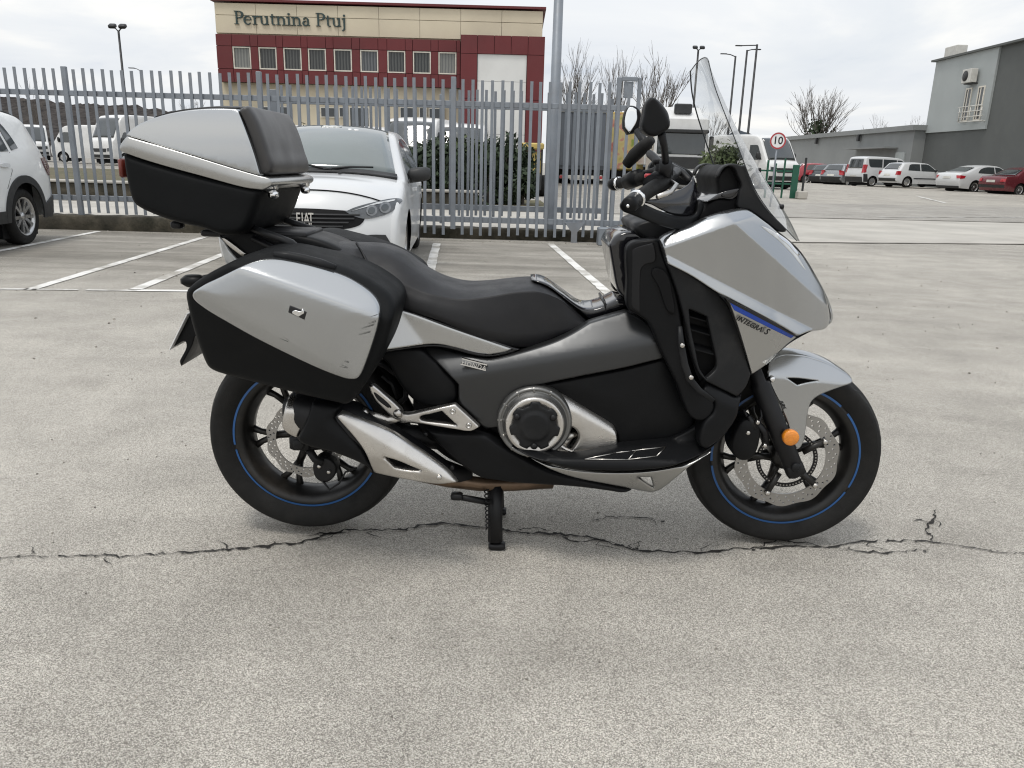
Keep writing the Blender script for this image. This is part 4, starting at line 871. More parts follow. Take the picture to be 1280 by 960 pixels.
# ---- cockpit
panel('cockpit_cowl', M['cowl'], [(897, 222), (901, 212), (907, 206.5), (914, 204.5), (921, 205), (927, 207), (933, 206, 1), (937, 219), (946, 241), (963, 266), (984, 288), (975, 290), (960, 279), (945, 268), (936, 263), (925, 261), (921, 258), (922, 251), (924, 240), (927, 232), (922, 220), (918, 211), (911, 208), (904, 213), (899, 222)], lambda u, v: -0.165-0.0*u, bike, depth=0.04, r=2, rm=0.008, step=5)
panel('instrument_hood', M['void'], [(896, 222), (902, 212), (911, 206), (919, 209), (926, 225), (930, 236), (924, 245), (905, 247), (896, 250), (897, 236)], -0.135, bike, depth=0.27, r=4, rm=0.02, step=7, mir=False)
panel('cockpit_inner', M['void'], [(872, 279), (882, 257), (895, 248), (912, 248), (926, 244), (950, 262), (972, 286), (955, 292), (905, 272)], -0.145, bike, depth=0.29, r=3, rm=0.02, step=8, mir=False)
panel('dash_trim', M['gloss'], [(882, 253, 1), (897, 243), (906, 238.5), (928, 234, 1), (927, 240), (920, 247), (914, 250), (902, 248.5), (892, 251)], -0.155, bike, depth=0.31, r=1.5, rm=0.005, step=5, mir=False)
panel('dash_edge', M['gloss'], [(901, 246, 1), (904, 240), (927, 234.5, 1), (921, 241), (916, 246), (910, 247)], -0.157, bike, depth=0.02, r=1, rm=0.003, step=5, mir=False)

# ---- windscreen
Ne = [(886, 77.5, -0.115), (892.5, 105, -0.135), (902, 132, -0.15), (912, 157, -0.16), (925, 190, -0.17), (936, 219, -0.175), (946, 241, -0.175), (963, 266, -0.165), (982, 286, -0.135), (996, 301, -0.09)]
Ce = [(881, 71.5), (893, 101), (905.5, 130), (915.5, 153), (931, 182), (947, 209), (959, 230), (972, 250), (988, 277), (1001, 302)]
secs = []
for (u, v, y), (uc, vc) in zip(Ne, Ce):
    n0 = P(u, v, y); c0 = P(uc, vc, -0.035); row = []
    for j in range(25):
        t = -1+2*j/24; k_ = (1-abs(t)**2.2); row.append((n0[0]+(c0[0]-n0[0])*k_*1.04, y*-t*-1, n0[2]+(c0[2]-n0[2])*k_*1.04))
    secs.append(row)
A = np.array(secs); T = []
for i in range(len(A)-1):
    p0 = A[max(i-1, 0)]; p1 = A[i]; p2 = A[i+1]; p3 = A[min(i+2, len(A)-1)]
    for k_ in range(4):
        t = k_/4; T.append(0.5*((2*p1)+(-p0+p2)*t+(2*p0-5*p1+4*p2-p3)*t*t+(-p0+3*p1-3*p2+p3)*t**3))
T.append(A[-1]); T = np.array(T); rows = len(T)
V = [tuple(q) for r_ in T for q in r_]; F = [(i*25+j, i*25+j+1, (i+1)*25+j+1, (i+1)*25+j) for i in range(rows-1) for j in range(24)]
ws = obj('windscreen', V, F, M['screen'], bike)
eb = MB()
eb.tube([Vector(q) for q in T[:, 0]], 0.0022, 6); eb.tube([Vector(q) for q in T[:, 24]], 0.0013, 6)
eb.tube([Vector(q) for q in T[0]], 0.0016, 6); eb.build('screen_edge', M['sedge'], ws)
for (u, v) in ((948, 213), (976.5, 258.5)):
    b_ = MB(); b_.lathe([(0, -0.006), (0.007, -0.006), (0.007, 0.006), (0, 0.006)], PV(u, v, -0.08), 'x', n=12); b_.build('screen_bolt', M['dark'], ws)

# ---- handlebar, grips, guards, mirrors
def mirror_pts(pts, dx=0.0): return [Vector((q.x+dx, -q.y, q.z)) for q in pts]
hbm = MB(); hbm.tube([PV(815, 238, -0.30), PV(836, 224, -0.20), PV(846, 215, -0.06), PV(842, 213, 0.06), PV(822, 213, 0.2), PV(800, 220, 0.30)], 0.013, 10); hbm.build('handlebar', M['dark'], bike)
g1 = [PV(790, 254, -0.385), PV(803, 244, -0.345), PV(818, 234, -0.29), PV(832, 226, -0.24)]
gr_ = MB(); gr_.tube(g1, [0.019, 0.0185, 0.0185, 0.019], 16); gr_.build('grip', M['rubber'], bike)
rg_ = MB(); rg_.tube([PV(795.5, 249, -0.368), PV(797, 248, -0.363)], 0.0225, 18); rg_.build('grip_ring', M['chrome'], bike)
be = MB(); be.tube([PV(784.5, 257.5, -0.415), PV(787, 256, -0.405), PV(794, 250, -0.372)], [0.017, 0.0205, 0.0205], 18); be.build('bar_end', M['black'], bike)
bs = MB(); bs.lathe([(0, -0.003), (0.004, -0.003), (0.0045, 0.004)], PV(785, 257.4, -0.4165), n=12); bs.build('bolt', M['chrome'], bike)
sw_ = MB(); sw_.tube([PV(815, 232, -0.27), PV(826, 226, -0.235), PV(835, 221, -0.20)], [0.027, 0.029, 0.025], 14); sw_.build('switch_housing', M['black'], bike)
ks = MB(); ks.box(PV(811, 220, -0.25), (0.022, 0.018, 0.012), ch=0.003); ks.build('kill_switch', M['red'], bike)
g2 = [PV(769, 230, 0.40), PV(780, 228, 0.36), PV(792, 225, 0.31), PV(804, 222, 0.25)]
gl_ = MB(); gl_.tube(g2, 0.0185, 14); gl_.build('grip', M['rubber'], bike)
rg2 = MB(); rg2.tube([PV(773, 229.5, 0.385), PV(774.5, 229.2, 0.38)], 0.0225, 16); rg2.build('grip_ring', M['chrome'], bike)
be2 = MB(); be2.tube([PV(764.5, 230.5, 0.42), PV(767, 230.3, 0.41), PV(772, 229.8, 0.39)], [0.018, 0.0215, 0.0215], 16); be2.build('bar_end', M['black'], bike)
sl_ = MB(); sl_.tube([PV(784, 228, 0.34), PV(792, 224, 0.31), PV(800, 221, 0.28)], [0.026, 0.028, 0.026], 12); sl_.build('switch_housing', M['black'], bike)
panel('hand_guard_frame', M['black'], [(776, 256), (779, 264), (788, 268), (797, 271.5), (817, 279.5), (837, 285.5), (852, 288.5), (862, 287.5), (868, 283), (875, 274), (881, 258), (876, 249.5), (872, 256), (870, 266), (864, 270), (847, 270.5), (827, 264.5), (808, 256), (796, 250), (785, 249)], lambda u, v: -0.36+0.0021*np.clip(u-800, 0, 90), bike, depth=0.035, r=3.5, rm=0.014, step=5, mir=False)
panel('hand_guard_shield', M['gloss'], [(806, 252), (820, 248.5), (836, 242), (852, 236), (861, 230), (867, 220, 1), (870.5, 231), (872, 244), (870, 261), (866, 268.5), (847, 269.5), (828, 263), (815, 256)], lambda u, v: -0.335+0.0021*np.clip(u-800, 0, 90), bike, depth=0.008, r=1.5, rm=0.003, step=5, mir=False, bul=0.012)
panel('hand_guard_frame', M['black'], [(812, 208), (822, 199), (836, 200.5), (852, 208), (866, 216), (867, 228), (855, 232), (835, 226), (815, 218)], 0.30, bike, depth=0.05, r=3, rm=0.012, step=6, mir=False)
lv1 = MB(); lv1.tube([PV(829, 222, -0.23), PV(845, 232, -0.27), PV(838, 240, -0.32), PV(822, 246, -0.36)], [0.008, 0.008, 0.007, 0.006], 8); lv1.build('brake_lever', M['steel'], bike)
lv2 = MB(); lv2.tube([PV(834, 206, 0.05), PV(852, 216, -0.02), PV(862, 226, -0.1)], [0.012, 0.012, 0.01], 8); lv2.tube([PV(812, 192, 0.1), PV(826, 205, 0.02), PV(834, 215, -0.05)], 0.012, 8); lv2.build('cable', M['dark'], bike)
mc = MB(); mc.box(PV(829, 214, -0.22), (0.045, 0.05, 0.05), ch=0.008); mc.tube([PV(826, 205, -0.22), PV(826, 199, -0.22)], 0.022, 14); mc.build('fluid_reservoir', M['black'], bike)
brk = MB(); brk.tube([PV(783, 206, 0.33), PV(793, 194, 0.31), PV(806, 182, 0.28), PV(815, 174, 0.26)], [0.017, 0.022, 0.021, 0.014], 14); brk.build('knuckle_boot', M['rubber'], bike)
panel('mirror', M['black'], [(814, 121, 1), (820, 122), (828, 129), (836, 140), (839, 152, 1), (838, 159), (832, 165, 1), (821, 170), (810, 169), (803.5, 163, 1), (802.5, 155), (805, 141), (808, 128)], -0.365, bike, depth=0.06, r=4, rm=0.018, step=3, mir=False, folds=[(818, 122, 838, 157, 0.0022, 0.8)])
ms = MB(); ms.tube([PV(827, 167, -0.335), PV(830, 182, -0.315), PV(832, 200, -0.28), PV(831, 218, -0.24)], [0.010, 0.009, 0.009, 0.011], 10); ms.tube([PV(832, 203, -0.275), PV(831, 224, -0.24)], 0.017, 12); ms.build('mirror_stem', M['dark'], bike)
mh = panel('mirror', M['black'], [(784, 134.5, 1), (790, 131.5), (796, 133), (801.5, 139), (803.5, 148, 1), (801, 157), (795, 166.5, 1), (785, 168.5, 1), (779.6, 159.5, 1), (779.6, 150), (781.5, 140)], 0.365, bike, depth=0.06, r=3.5, rm=0.02, step=4, mir=False)
panel('mirror_glass', M['mirror'], [(786, 134.6, 1), (790.5, 133.8), (795.5, 136.8, 1), (796.3, 149), (793, 157), (787, 166.3, 1), (781.2, 159, 1), (781.2, 150), (783.3, 140)], 0.362, mh, depth=0.004, r=0.8, rm=0.001, step=4, mir=False, fn=lambda u, v: -0.0025*(u-788)*0-0.0)
m2 = MB(); m2.tube([PV(797, 164, 0.35), PV(803, 173, 0.32), PV(809, 182, 0.28)], 0.013, 10); m2.build('mirror_stem', M['dark'], bike)

# ---- front fork, fender, caliper, reflector
STM = Matrix.Translation(FA) @ Matrix.Rotation(STEER, 4, 'Z') @ Matrix.Translation(-FA)
top = PV(938, 452, -0.105); bot = PV(995, 592, -0.105)
for sg in (-1, 1):
    f_ = MB(); d = (bot-top)
    a = Vector((top.x, sg*0.105, top.z)); b = Vector((bot.x, sg*0.105, bot.z))
    f_.tube([a-d*0.25, a+d*0.18, a+d*0.2, a+d*0.92, b], [0.021, 0.021, 0.030, 0.029, 0.020], 20)
    f_.box(b-d*0.05+Vector((0, sg*0.004, 0)), (0.055, 0.042, 0.05), Matrix.Rotation(math.atan2(d.z, d.x)+pi/2, 3, 'Y').inverted(), ch=0.008)
    o = f_.build('fork_leg', M['dark'], bike)
axl = MB(); axl.lathe([(0, -0.142), (0.010, -0.142), (0.014, -0.137), (0.014, 0.137), (0, 0.14)], FA, n=18); axl.build('front_axle', M['cowl'], bike)
panel('front_brake_caliper', M['black'], [(920, 535), (928, 525), (943, 525), (951, 538), (950, 553), (946, 566), (938, 575), (926, 576), (916, 567), (914, 552)], -0.135, bike, depth=0.085, r=3, rm=0.014, step=5, mir=False, bul=0.01)
cbr = MB(); cbr.tube([PV(944, 528, -0.12), PV(956, 540, -0.115), PV(957, 556, -0.115)], 0.012, 8); cbr.tube([PV(935, 520, -0.13), PV(944, 536, -0.135)], 0.009, 8); cbr.build('caliper_bracket', M['dark'], bike)
for (u, v) in ((947, 528), (956, 557), (935, 541)):
    b_ = MB(); b_.lathe([(0, -0.005), (0.0045, -0.005), (0.007, -0.002), (0.007, 0.012)], PV(u, v, -0.142), n=12); b_.build('bolt', M['steel'], bike)
hz_ = MB(); hz_.tube([PV(929, 512, -0.12), PV(935, 524, -0.125), PV(944, 534, -0.13)], 0.005, 8); hz_.tube([PV(949, 500, -0.10), PV(952, 520, -0.125), PV(944, 540, -0.135)], 0.004, 8); hz_.build('brake_hose', M['dark'], bike)
def Yfd(u, v): return np.full(np.shape(u), -0.094)
fnd = panel('front_fender', M['silver'], [(960, 466, 1), (962, 456), (970, 447.5), (982, 443.5), (995, 443.5), (1008, 446), (1024, 450.5), (1038, 456), (1052, 463.5), (1064, 472), (1065.5, 477), (1062, 480), (1050, 484), (1031, 491), (1021, 496), (1014, 503), (1010, 516), (1007.5, 535), (1005, 551), (1000, 560), (996, 561.5), (991, 551), (985, 532), (975, 505), (966, 487), (962, 477)], Yfd, bike, depth=0.006, r=1.6, rm=0.004, step=4, holes=[[(984, 472.5, 1), (1000, 473), (1022.5, 476, 1), (1008, 478.5), (997, 481.5, 1)]], folds=[(958, 469, 1064, 480, 0.0017, 1.6)])
bridge('fender_crown', M['silver'], [(u, v, -0.094+0.0017*float(softplus(np.array((480-469)/106.0*(u-958)+469-v), 1.6))+0.002) for u, v in ((961, 458), (970, 448), (982, 444.5), (1008, 447), (1038, 457), (1064, 473))], bike, crown=(0, 0.010), n=8, thick=0.004)
b_ = MB(); b_.lathe([(0, -0.006), (0.006, -0.006), (0.0095, -0.002), (0.0095, 0.02)], PV(965, 474, -0.102), n=16); b_.build('bolt', M['chrome'], bike)
text_mesh('fender_mark', 'ABS', M['blackd'], fnd, on_side(974, 497, 982, 515, -0.0975), 0.017, 0.001, shear=0.25, space=1.05)
rf = MB(); q = PV(988.5, 547, -0.155); rf.lathe([(0, -0.008), (0.020, -0.0075), (0.0235, -0.005), (0.0245, 0.0), (0.0245, 0.012), (0, 0.012)], q, n=32); rf.build('reflector', M['amber'], bike)
rs = MB(); rs.tube([q+Vector((0, 0.01, 0)), PV(990, 545, -0.10)], 0.008, 8); rs.build('reflector_stay', M['dark'], bike)
# ------------------------------------------------------------------ background materials
M['galv'] = mat('galvanised_steel', (0.225, 0.247, 0.275), 0.5, 0.3, 0.14, 3, 0.05, 60, dirt=(0.19, 0.15, 0.12), grime=0.35)
M['mossy'] = mat('mossy_concrete', (0.065, 0.056, 0.040), 0.95, 0, 0.5, 3.5, 0.9, 30, dirt=(0.014, 0.014, 0.008), grime=0.95, dlo=0.42, dhi=0.66)
M['cream'] = mat('cream_render', (0.60, 0.53, 0.40), 0.8, 0, 0.05, 0.6, 0.05, 30, dirt=(0.45, 0.40, 0.31), grime=0.35)
M['maroon'] = mat('maroon_cladding', (0.118, 0.0135, 0.0155), 0.55, 0, 0.10, 0.8, 0.03, 20, dirt=(0.07, 0.017, 0.017), grime=0.35)
M['maroond'] = mat('maroon_shadow_gap', (0.04, 0.008, 0.008), 0.8)
M['wframe'] = mat('pale_window_frame', (0.66, 0.62, 0.54), 0.5)
M['doorw'] = mat('white_sectional_door', (0.66, 0.66, 0.64), 0.55, 0, 0.05, 1, dirt=(0.5, 0.49, 0.46), grime=0.4)
M['wdark'] = mat('dark_window_glass', (0.025, 0.03, 0.033), 0.08, 0, 0.2, 1.5, spec=0.8)
M['letter'] = mat('dark_green_letters', (0.02, 0.045, 0.045), 0.5)
M['dgrey'] = mat('dark_grey_render', (0.100, 0.106, 0.102), 0.8, 0, 0.05, 0.5, 0.05, 20, dirt=(0.13, 0.135, 0.13), grime=0.35)
M['lgrey'] = mat('light_grey_render', (0.36, 0.385, 0.38), 0.8, 0, 0.05, 0.5, 0.05, 20, dirt=(0.27, 0.29, 0.29), grime=0.5)
M['mgrey'] = mat('mid_grey_sheet', (0.225, 0.235, 0.232), 0.7, 0, 0.05, 0.4, 0.03, 10, dirt=(0.18, 0.185, 0.185), grime=0.35)
M['acw'] = mat('aged_white_metal', (0.55, 0.54, 0.50), 0.5, 0, 0.08, 4, dirt=(0.3, 0.28, 0.24), grime=0.5)
M['pole'] = mat('dark_pole', (0.03, 0.031, 0.033), 0.5, 0.3)
M['bark'] = mat('bare_branches', (0.115, 0.10, 0.087), 0.9, 0, 0.3, 3)
M['white'] = mat('white_car_paint', (0.60, 0.61, 0.615), 0.3, 0, 0.02, 1, coat=0.6, rvar=0.02)
M['whitev'] = mat('white_van_paint', (0.68, 0.68, 0.67), 0.4, 0, 0.04, 2, coat=0.3, dirt=(0.4, 0.38, 0.35), grime=0.35)
M['redc'] = mat('red_car_paint', (0.33, 0.018, 0.03), 0.25, 0, 0.06, 2, coat=0.8)
M['maroonc'] = mat('dark_red_car_paint', (0.13, 0.014, 0.022), 0.25, 0.2, 0.06, 2, coat=0.8)
M['greyc'] = mat('grey_car_paint', (0.26, 0.27, 0.28), 0.28, 0.5, 0.06, 2, coat=0.7)
M['darkc'] = mat('dark_car_paint', (0.05, 0.055, 0.06), 0.25, 0.3, 0.06, 2, coat=0.8)
M['cglass'] = mat('car_window_glass', (0.035, 0.042, 0.044), 0.05, 0, 0.2, 1.2, spec=0.9, coat=0.4, rvar=0.02)
M['wsglass'] = mat('windscreen_glass', (0.095, 0.118, 0.114), 0.05, 0, 0.2, 1.0, spec=1.0, coat=0.6, rvar=0.02)
M['tlamp'] = mat('red_tail_lamp', (0.38, 0.012, 0.02), 0.15, 0, 0.15, 20, coat=0.6)
M['hlamp'] = mat('headlamp_glass', (0.065, 0.07, 0.074), 0.08, 0.3, 0.4, 18, coat=1.0)
M['rimal'] = mat('alloy_rim', (0.5, 0.5, 0.5), 0.3, 0.9, 0.08, 8)
M['trim'] = mat('black_car_trim', (0.02, 0.021, 0.022), 0.55, 0, 0.15, 6, dirt=(0.08, 0.075, 0.07), grime=0.25)
M['green'] = mat('green_fence_paint', (0.01, 0.085, 0.05), 0.5, 0, 0.1)
M['yellow'] = mat('yellow_machine_paint', (0.46, 0.34, 0.10), 0.5, 0, 0.15, 3, dirt=(0.25, 0.19, 0.08), grime=0.5)
M['curtain'] = mat('grey_blue_trailer', (0.10, 0.115, 0.138), 0.6, 0, 0.08, 0.8, dirt=(0.09, 0.10, 0.12), grime=0.4)
M['grass'] = mat('verge_grass', (0.07, 0.072, 0.032), 0.95, 0, 0.45, 3, 0.8, 30, dirt=(0.13, 0.105, 0.065), grime=0.85, dlo=0.4, dhi=0.6)
M['leafd'] = mat('conifer_leaf', (0.022, 0.038, 0.016), 0.7, 0, 0.5, 2.5)
M['leafg'] = mat('shrub_leaf', (0.055, 0.075, 0.025), 0.7, 0, 0.5, 2.5)
M['ivy'] = mat('ivy_leaf', (0.03, 0.05, 0.018), 0.7, 0, 0.4, 2.5)

# ------------------------------------------------------------------ low wall and palisade fence
FY = 9.8; GY = 10.6
lw = empty('low_wall', 'low mossy concrete wall running under the grey palisade fence', 'wall', (0, FY, 0))
mb = MB(); n = 60; x0, x1 = -16.0, 1.75
for i in range(n):
    a = x0+(x1-x0)*i/n; b = x0+(x1-x0)*(i+1)/n
    h_ = (0.21 if a < -2.2 else 0.15)+random.uniform(-0.008, 0.008); pass

def wall_run(xa_, xb_, top, dep):
    m_ = MB(); n = int((xb_-xa_)/0.12); v = []
    for i in range(n+1):
        x_ = xa_+(xb_-xa_)*i/n
        for (yy, zz_) in ((-dep, -0.05), (-dep-0.012, top*0.45), (-dep, top*0.9), (-dep+0.03, top), (dep-0.03, top), (dep, -0.05)):
            v.append((x_, yy+random.uniform(-0.009, 0.009), zz_+(random.uniform(-0.008, 0.008) if zz_ > 0 else 0)))
    f = [(i*6+j, (i+1)*6+j, (i+1)*6+j+1, i*6+j+1) for i in range(n) for j in range(5)]+[(5, 4, 3, 2, 1, 0), tuple(n*6+j for j in range(6))]
    m_.add(v, f); m_.build('wall_body', M['mossy'], lw)
wall_run(-16.0, -2.42, 0.215, 0.17); wall_run(-2.418, 1.75, 0.165, 0.16)
lw.children[-1].location = (0, 0.26, 0)
fe = empty('palisade_fence', 'grey galvanised palisade fence of upright flat slats behind the parked cars', 'fence', (0, FY, 0))
def fx(u, v=200): return P(u, v, FY)[0]
shared = {}
def slat(par, x, y, z0, z1, wd=0.044, name='slat'):
    key = (round(z0, 2), round(z1, 2), wd)
    if key not in shared:
        h = (z1-z0); m_ = MB(); m_.box((0, 0, h/2), (wd, 0.012, h)); o = m_.build(name, M['galv'], par, False); shared[key] = o.data
    else:
        o = bpy.data.objects.new(name, shared[key]); COL.objects.link(o); o.parent = par
    o.location = (x+random.uniform(-0.004, 0.004), y, z0+random.uniform(-0.012, 0.012)); o.rotation_euler = (random.uniform(-0.004, 0.004), random.uniform(-0.004, 0.004), random.uniform(-0.18, 0.18)); return o
xa = fx(-25, 200); xb = fx(786, 200); dxs = (fx(326, 200)-fx(90, 200))/20.0
k_ = 0; x = fx(91, 178)
nL = int((x-xa)/dxs); nR = int((xb-x)/dxs)
for i in range(-nL-6, nR+1):
    xx = x+i*dxs
    post = (i+nL) % 20 == nL % 20
    left = xx < -2.45
    if post: continue
    slat(fe, xx, -0.03, 0.245 if left else 0.075, 2.30)
for i in range(-40, nR+2, 20):
    xx = x+i*dxs; left = xx < -2.45
    if xx < xa-2: continue
    m_ = MB(); m_.box((xx, 0.0, (2.30+0.12)/2+0.03), (0.075, 0.06, 2.30-0.12), ch=0.006); m_.build('post', M['galv'], fe, False)
for (a, b, z, hh) in ((xa-1.0, xb, 1.965, 0.075), (xa-1.0, -2.40, 0.468, 0.075), (-2.40, xb+0.1, 0.298, 0.085)):
    m_ = MB(); m_.box(((a+b)/2, 0.012, z), (b-a, 0.05, hh), ch=0.004); m_.build('rail', M['galv'], fe, False)
# gusset foot and drive box of the gate
q = P(718, 285, FY-0.05)
m_ = MB(); m_.add([(q[0]-0.15, -0.075, 0.30), (q[0]+0.15, -0.075, 0.30), (q[0]+0.045, -0.075, 0.16), (q[0]+0.045, -0.075, 0.0), (q[0]-0.045, -0.075, 0.0), (q[0]-0.045, -0.075, 0.16),
                   (q[0]-0.15, -0.02, 0.30), (q[0]+0.15, -0.02, 0.30), (q[0]+0.045, -0.02, 0.16), (q[0]+0.045, -0.02, 0.0), (q[0]-0.045, -0.02, 0.0), (q[0]-0.045, -0.02, 0.16)],
                  [(0, 5, 2, 1), (5, 4, 3, 2), (6, 7, 8, 11), (11, 8, 9, 10), (0, 1, 7, 6), (1, 2, 8, 7), (2, 3, 9, 8), (4, 5, 11, 10), (5, 0, 6, 11)]); m_.build('gusset_foot', M['galv'], fe, False)
q = P(766, 297, FY-0.1)
gm = MB(); gm.box((0, 0, 0.13), (0.34, 0.26, 0.26), ch=0.012); o = gm.build('gate_motor', M['galv'], None, False); o.location = (P(760, 297, FY-0.2)[0], FY-0.30, 0.0); tag(o, 'grey box of the gate drive at the right foot of the palisade fence', 'gate motor')
# sliding gate a little behind the fence
sg = empty('sliding_gate', 'grey sliding gate of upright slats seen behind the palisade fence', 'gate', (0, GY, 0))
ga, gb = P(345, 200, GY)[0], P(760, 200, GY)[0]; ns = 38
for i in range(1, ns):
    slat(sg, ga+(gb-ga)*i/ns, 0, 0.30, 2.22, 0.043)
for xx, wd in ((ga, 0.13), (gb, 0.075), ((ga+gb)*0.5, 0.07)):
    m_ = MB(); m_.box((xx, 0.01, 1.16), (wd, 0.06, 1.98), ch=0.006); m_.build('gate_post', M['galv'], sg, False)
for z in (0.435, 1.99):
    m_ = MB(); m_.box(((ga+gb)/2, 0.02, z), (gb-ga, 0.05, 0.085), ch=0.004); m_.build('rail', M['galv'], sg, False)
# end post with its catch frame
ep_ = empty('gate_catch_post', 'tall grey gate post with a hollow square catch frame on top', 'gate post', (0, GY-0.3, 0))
xx = P(784, 150, GY-0.3)[0]; zt = P(784, 97, GY-0.3)[2]; zb = P(784, 131, GY-0.3)[2]; sx = 0.155
for (dx, z0, z1, wd) in ((-sx, 0.0, zt, 0.07), (sx, 0.2, zt, 0.055)):
    m_ = MB(); m_.box((xx+dx, 0, (z0+z1)/2), (wd, 0.06, z1-z0), ch=0.005); m_.build('post', M['galv'], ep_, False)
m_ = MB(); m_.box((xx, 0, zt-0.02), (2*sx-0.07, 0.055, 0.06), ch=0.005); m_.build('frame_bar', M['galv'], ep_, False)
m_ = MB(); m_.box((xx-0.01, 0.01, (zt+zb)/2+0.02), (0.14, 0.02, (zt-zb)*0.6), ch=0.004); m_.build('catch_plate', M['galv'], ep_, False)
m_ = MB()
for s_ in (-1, 1): m_.box((xx-0.01+s_*0.085, -0.012, (zt+zb)/2+0.03), (0.012, 0.012, (zt-zb)*0.66))
m_.box((xx-0.01, -0.012, (zt+zb)/2+0.03+(zt-zb)*0.33+0.009), (0.182, 0.012, 0.014)); m_.build('white_edge', M['whited'], ep_, False, kind='stuff')
# lamp column
q = P(690, 290, 10.15); t_ = P(697, -40, 10.15)
lc = MB(); lc.tube([(0, 0, -0.05), (0, 0, 0.02), (0, 0, 5.2)], [0.085, 0.085, 0.062], 20); o = lc.build('lamp_column', M['galv'], None); o.location = ((q[0]+t_[0])/2, 10.18, 0.0)
tag(o, 'thick galvanised lamp column rising out of the picture behind the fence', 'lamp column')
fl_ = MB(); fl_.box((0, 0, 0.03), (0.3, 0.3, 0.03), ch=0.005); fl_.build('base_plate', M['galv'], o, False)
# verge behind the fence
sheet('verge', [(-40, 10.4), (-2.2, 10.4), (-2.2, 11.3), (-40, 11.3)], 0.008, M['grass'])
ws_ = empty('retaining_wall', 'low stone wall with brown grass beyond the fence at the left', 'wall', (-9, 17.6, gz(17.6)))
m_ = MB(); m_.box((0, 0, 0.10), (16, 0.4, 0.5), ch=0.03); m_.build('wall_body', M['mossy'], ws_)
m_ = MB(); m_.box((0, 0, 0.39), (16.1, 0.5, 0.06), ch=0.01); m_.build('coping', M['concrete'], ws_)
sheet('verge', [(-45, 22.2), (-5.5, 22.2), (-9, 39.9), (-55, 39.9)], 0.014, M['grass'])
sheet('verge', [(-4.5, 16.9), (0.9, 17.1), (0.7, 21.5), (-5.0, 21.5)], 0.012, M['grass'])
sheet('verge', [(-30, 17.9), (-1, 17.9), (-1, 22), (-30, 22)], 0.010, M['grass'])

# ------------------------------------------------------------------ food company building
BY = 33.0
pb_ = empty('company_building', 'long cream and maroon company building with lettering above a row of windows', 'building', (0, BY, gz(BY)))
g0 = gz(BY)
def bx(u, v=100): return P(u, v, BY)[0]
def bz(u, v): return P(u, v, BY)[2]-g0
X0, X1 = P(275, 100, BY)[0], P(676, 100, BY)[0]; ZT = bz(475, 5.5)
zb1 = bz(300, 42); zb0 = bz(300, 104)
m_ = MB(); m_.box(((X0+X1)/2, 6.0, ZT/2-0.1), (X1-X0, 11.9, ZT-0.3)); m_.build('wall', M['cream'], pb_, False)
# cream wall panels of the top storey
npx = 8
for r_, (z0, z1) in enumerate(((zb1, zb1+(ZT-zb1)*0.55), (zb1+(ZT-zb1)*0.55, ZT-0.10))):
    for i in range(npx):
        a = X0+(X1-X0)*i/npx; b = X0+(X1-X0)*(i+1)/npx
        m_ = MB(); m_.box(((a+b)/2, 0, (z0+z1)/2), (b-a-0.015, 0.12, z1-z0-0.02)); m_.build('wall_panel', M['cream'], pb_, False)
m_ = MB(); m_.box(((X0+X1)/2, 5.9, ZT), (X1-X0+0.24, 12.14, 0.09)); m_.build('roof_edge', M['maroon'], pb_, False)
# maroon cladding band: one panel per bay and row
wins = [301.7, 334, 365, 395.7, 428, 461, 495, 527, 559]
xm0 = P(271, 80, BY-0.5)[0]; xm1 = P(575, 80, BY-0.5)[0]
wc = [P(u, 74, BY-0.5)[0] for u in wins]; ww = 0.76
zw1 = P(430, 61, BY-0.5)[2]-g0; zw0 = P(430, 89.5, BY-0.5)[2]-g0; zr1 = P(430, 46, BY-0.5)[2]-g0; zr0 = P(430, 106, BY-0.5)[2]-g0
m_ = MB(); m_.box(((xm0+xm1)/2, -0.16, (zr0+zr1)/2), (xm1-xm0-0.02, 0.34, zr1-zr0-0.02)); m_.build('cladding_frame', M['maroond'], pb_, False)
edges_ = [xm0]+[c for w_ in wc for c in (w_-ww/2, w_+ww/2)]+[xm1]
def clad(a, b, z0, z1, y=-0.38):
    m_ = MB(); m_.box(((a+b)/2, y, (z0+z1)/2), (b-a-0.018, 0.12, z1-z0-0.018)); m_.build('cladding_panel', M['maroon'], pb_, False)
for i in range(len(edges_)-1):
    a, b = edges_[i], edges_[i+1]
    clad(a, b, zw1, zr1); clad(a, b, zr0, zw0)
    if i % 2 == 0: clad(a, b, zw0, zw1)
def blinds(name, c1, c2, sc):
    m = bpy.data.materials.new(name); m.use_nodes = True; t = m.node_tree; b = t.nodes['Principled BSDF']
    g = t.nodes.new('ShaderNodeTexCoord'); wv = t.nodes.new('ShaderNodeTexWave'); wv.inputs['Scale'].default_value = sc; wv.inputs['Distortion'].default_value = 1.0; wv.inputs['Detail'].default_value = 1; wv.bands_direction = 'X'
    t.links.new(g.outputs['Object'], wv.inputs[0]); r = t.nodes.new('ShaderNodeValToRGB'); r.color_ramp.elements[0].color = (*c1, 1); r.color_ramp.elements[1].color = (*c2, 1); t.links.new(wv.outputs[0], r.inputs[0])
    t.links.new(r.outputs[0], b.inputs['Base Color']); b.inputs['Roughness'].default_value = 0.12; return m
bl_ = [blinds('blind_%s' % s_, a, b, sc) for s_, a, b, sc in (('pale', (0.12, 0.125, 0.12), (0.22, 0.22, 0.205), 2.5), ('dark', (0.02, 0.022, 0.023), (0.085, 0.087, 0.083), 2.5), ('mid', (0.045, 0.05, 0.055), (0.13, 0.135, 0.14), 2.5))]
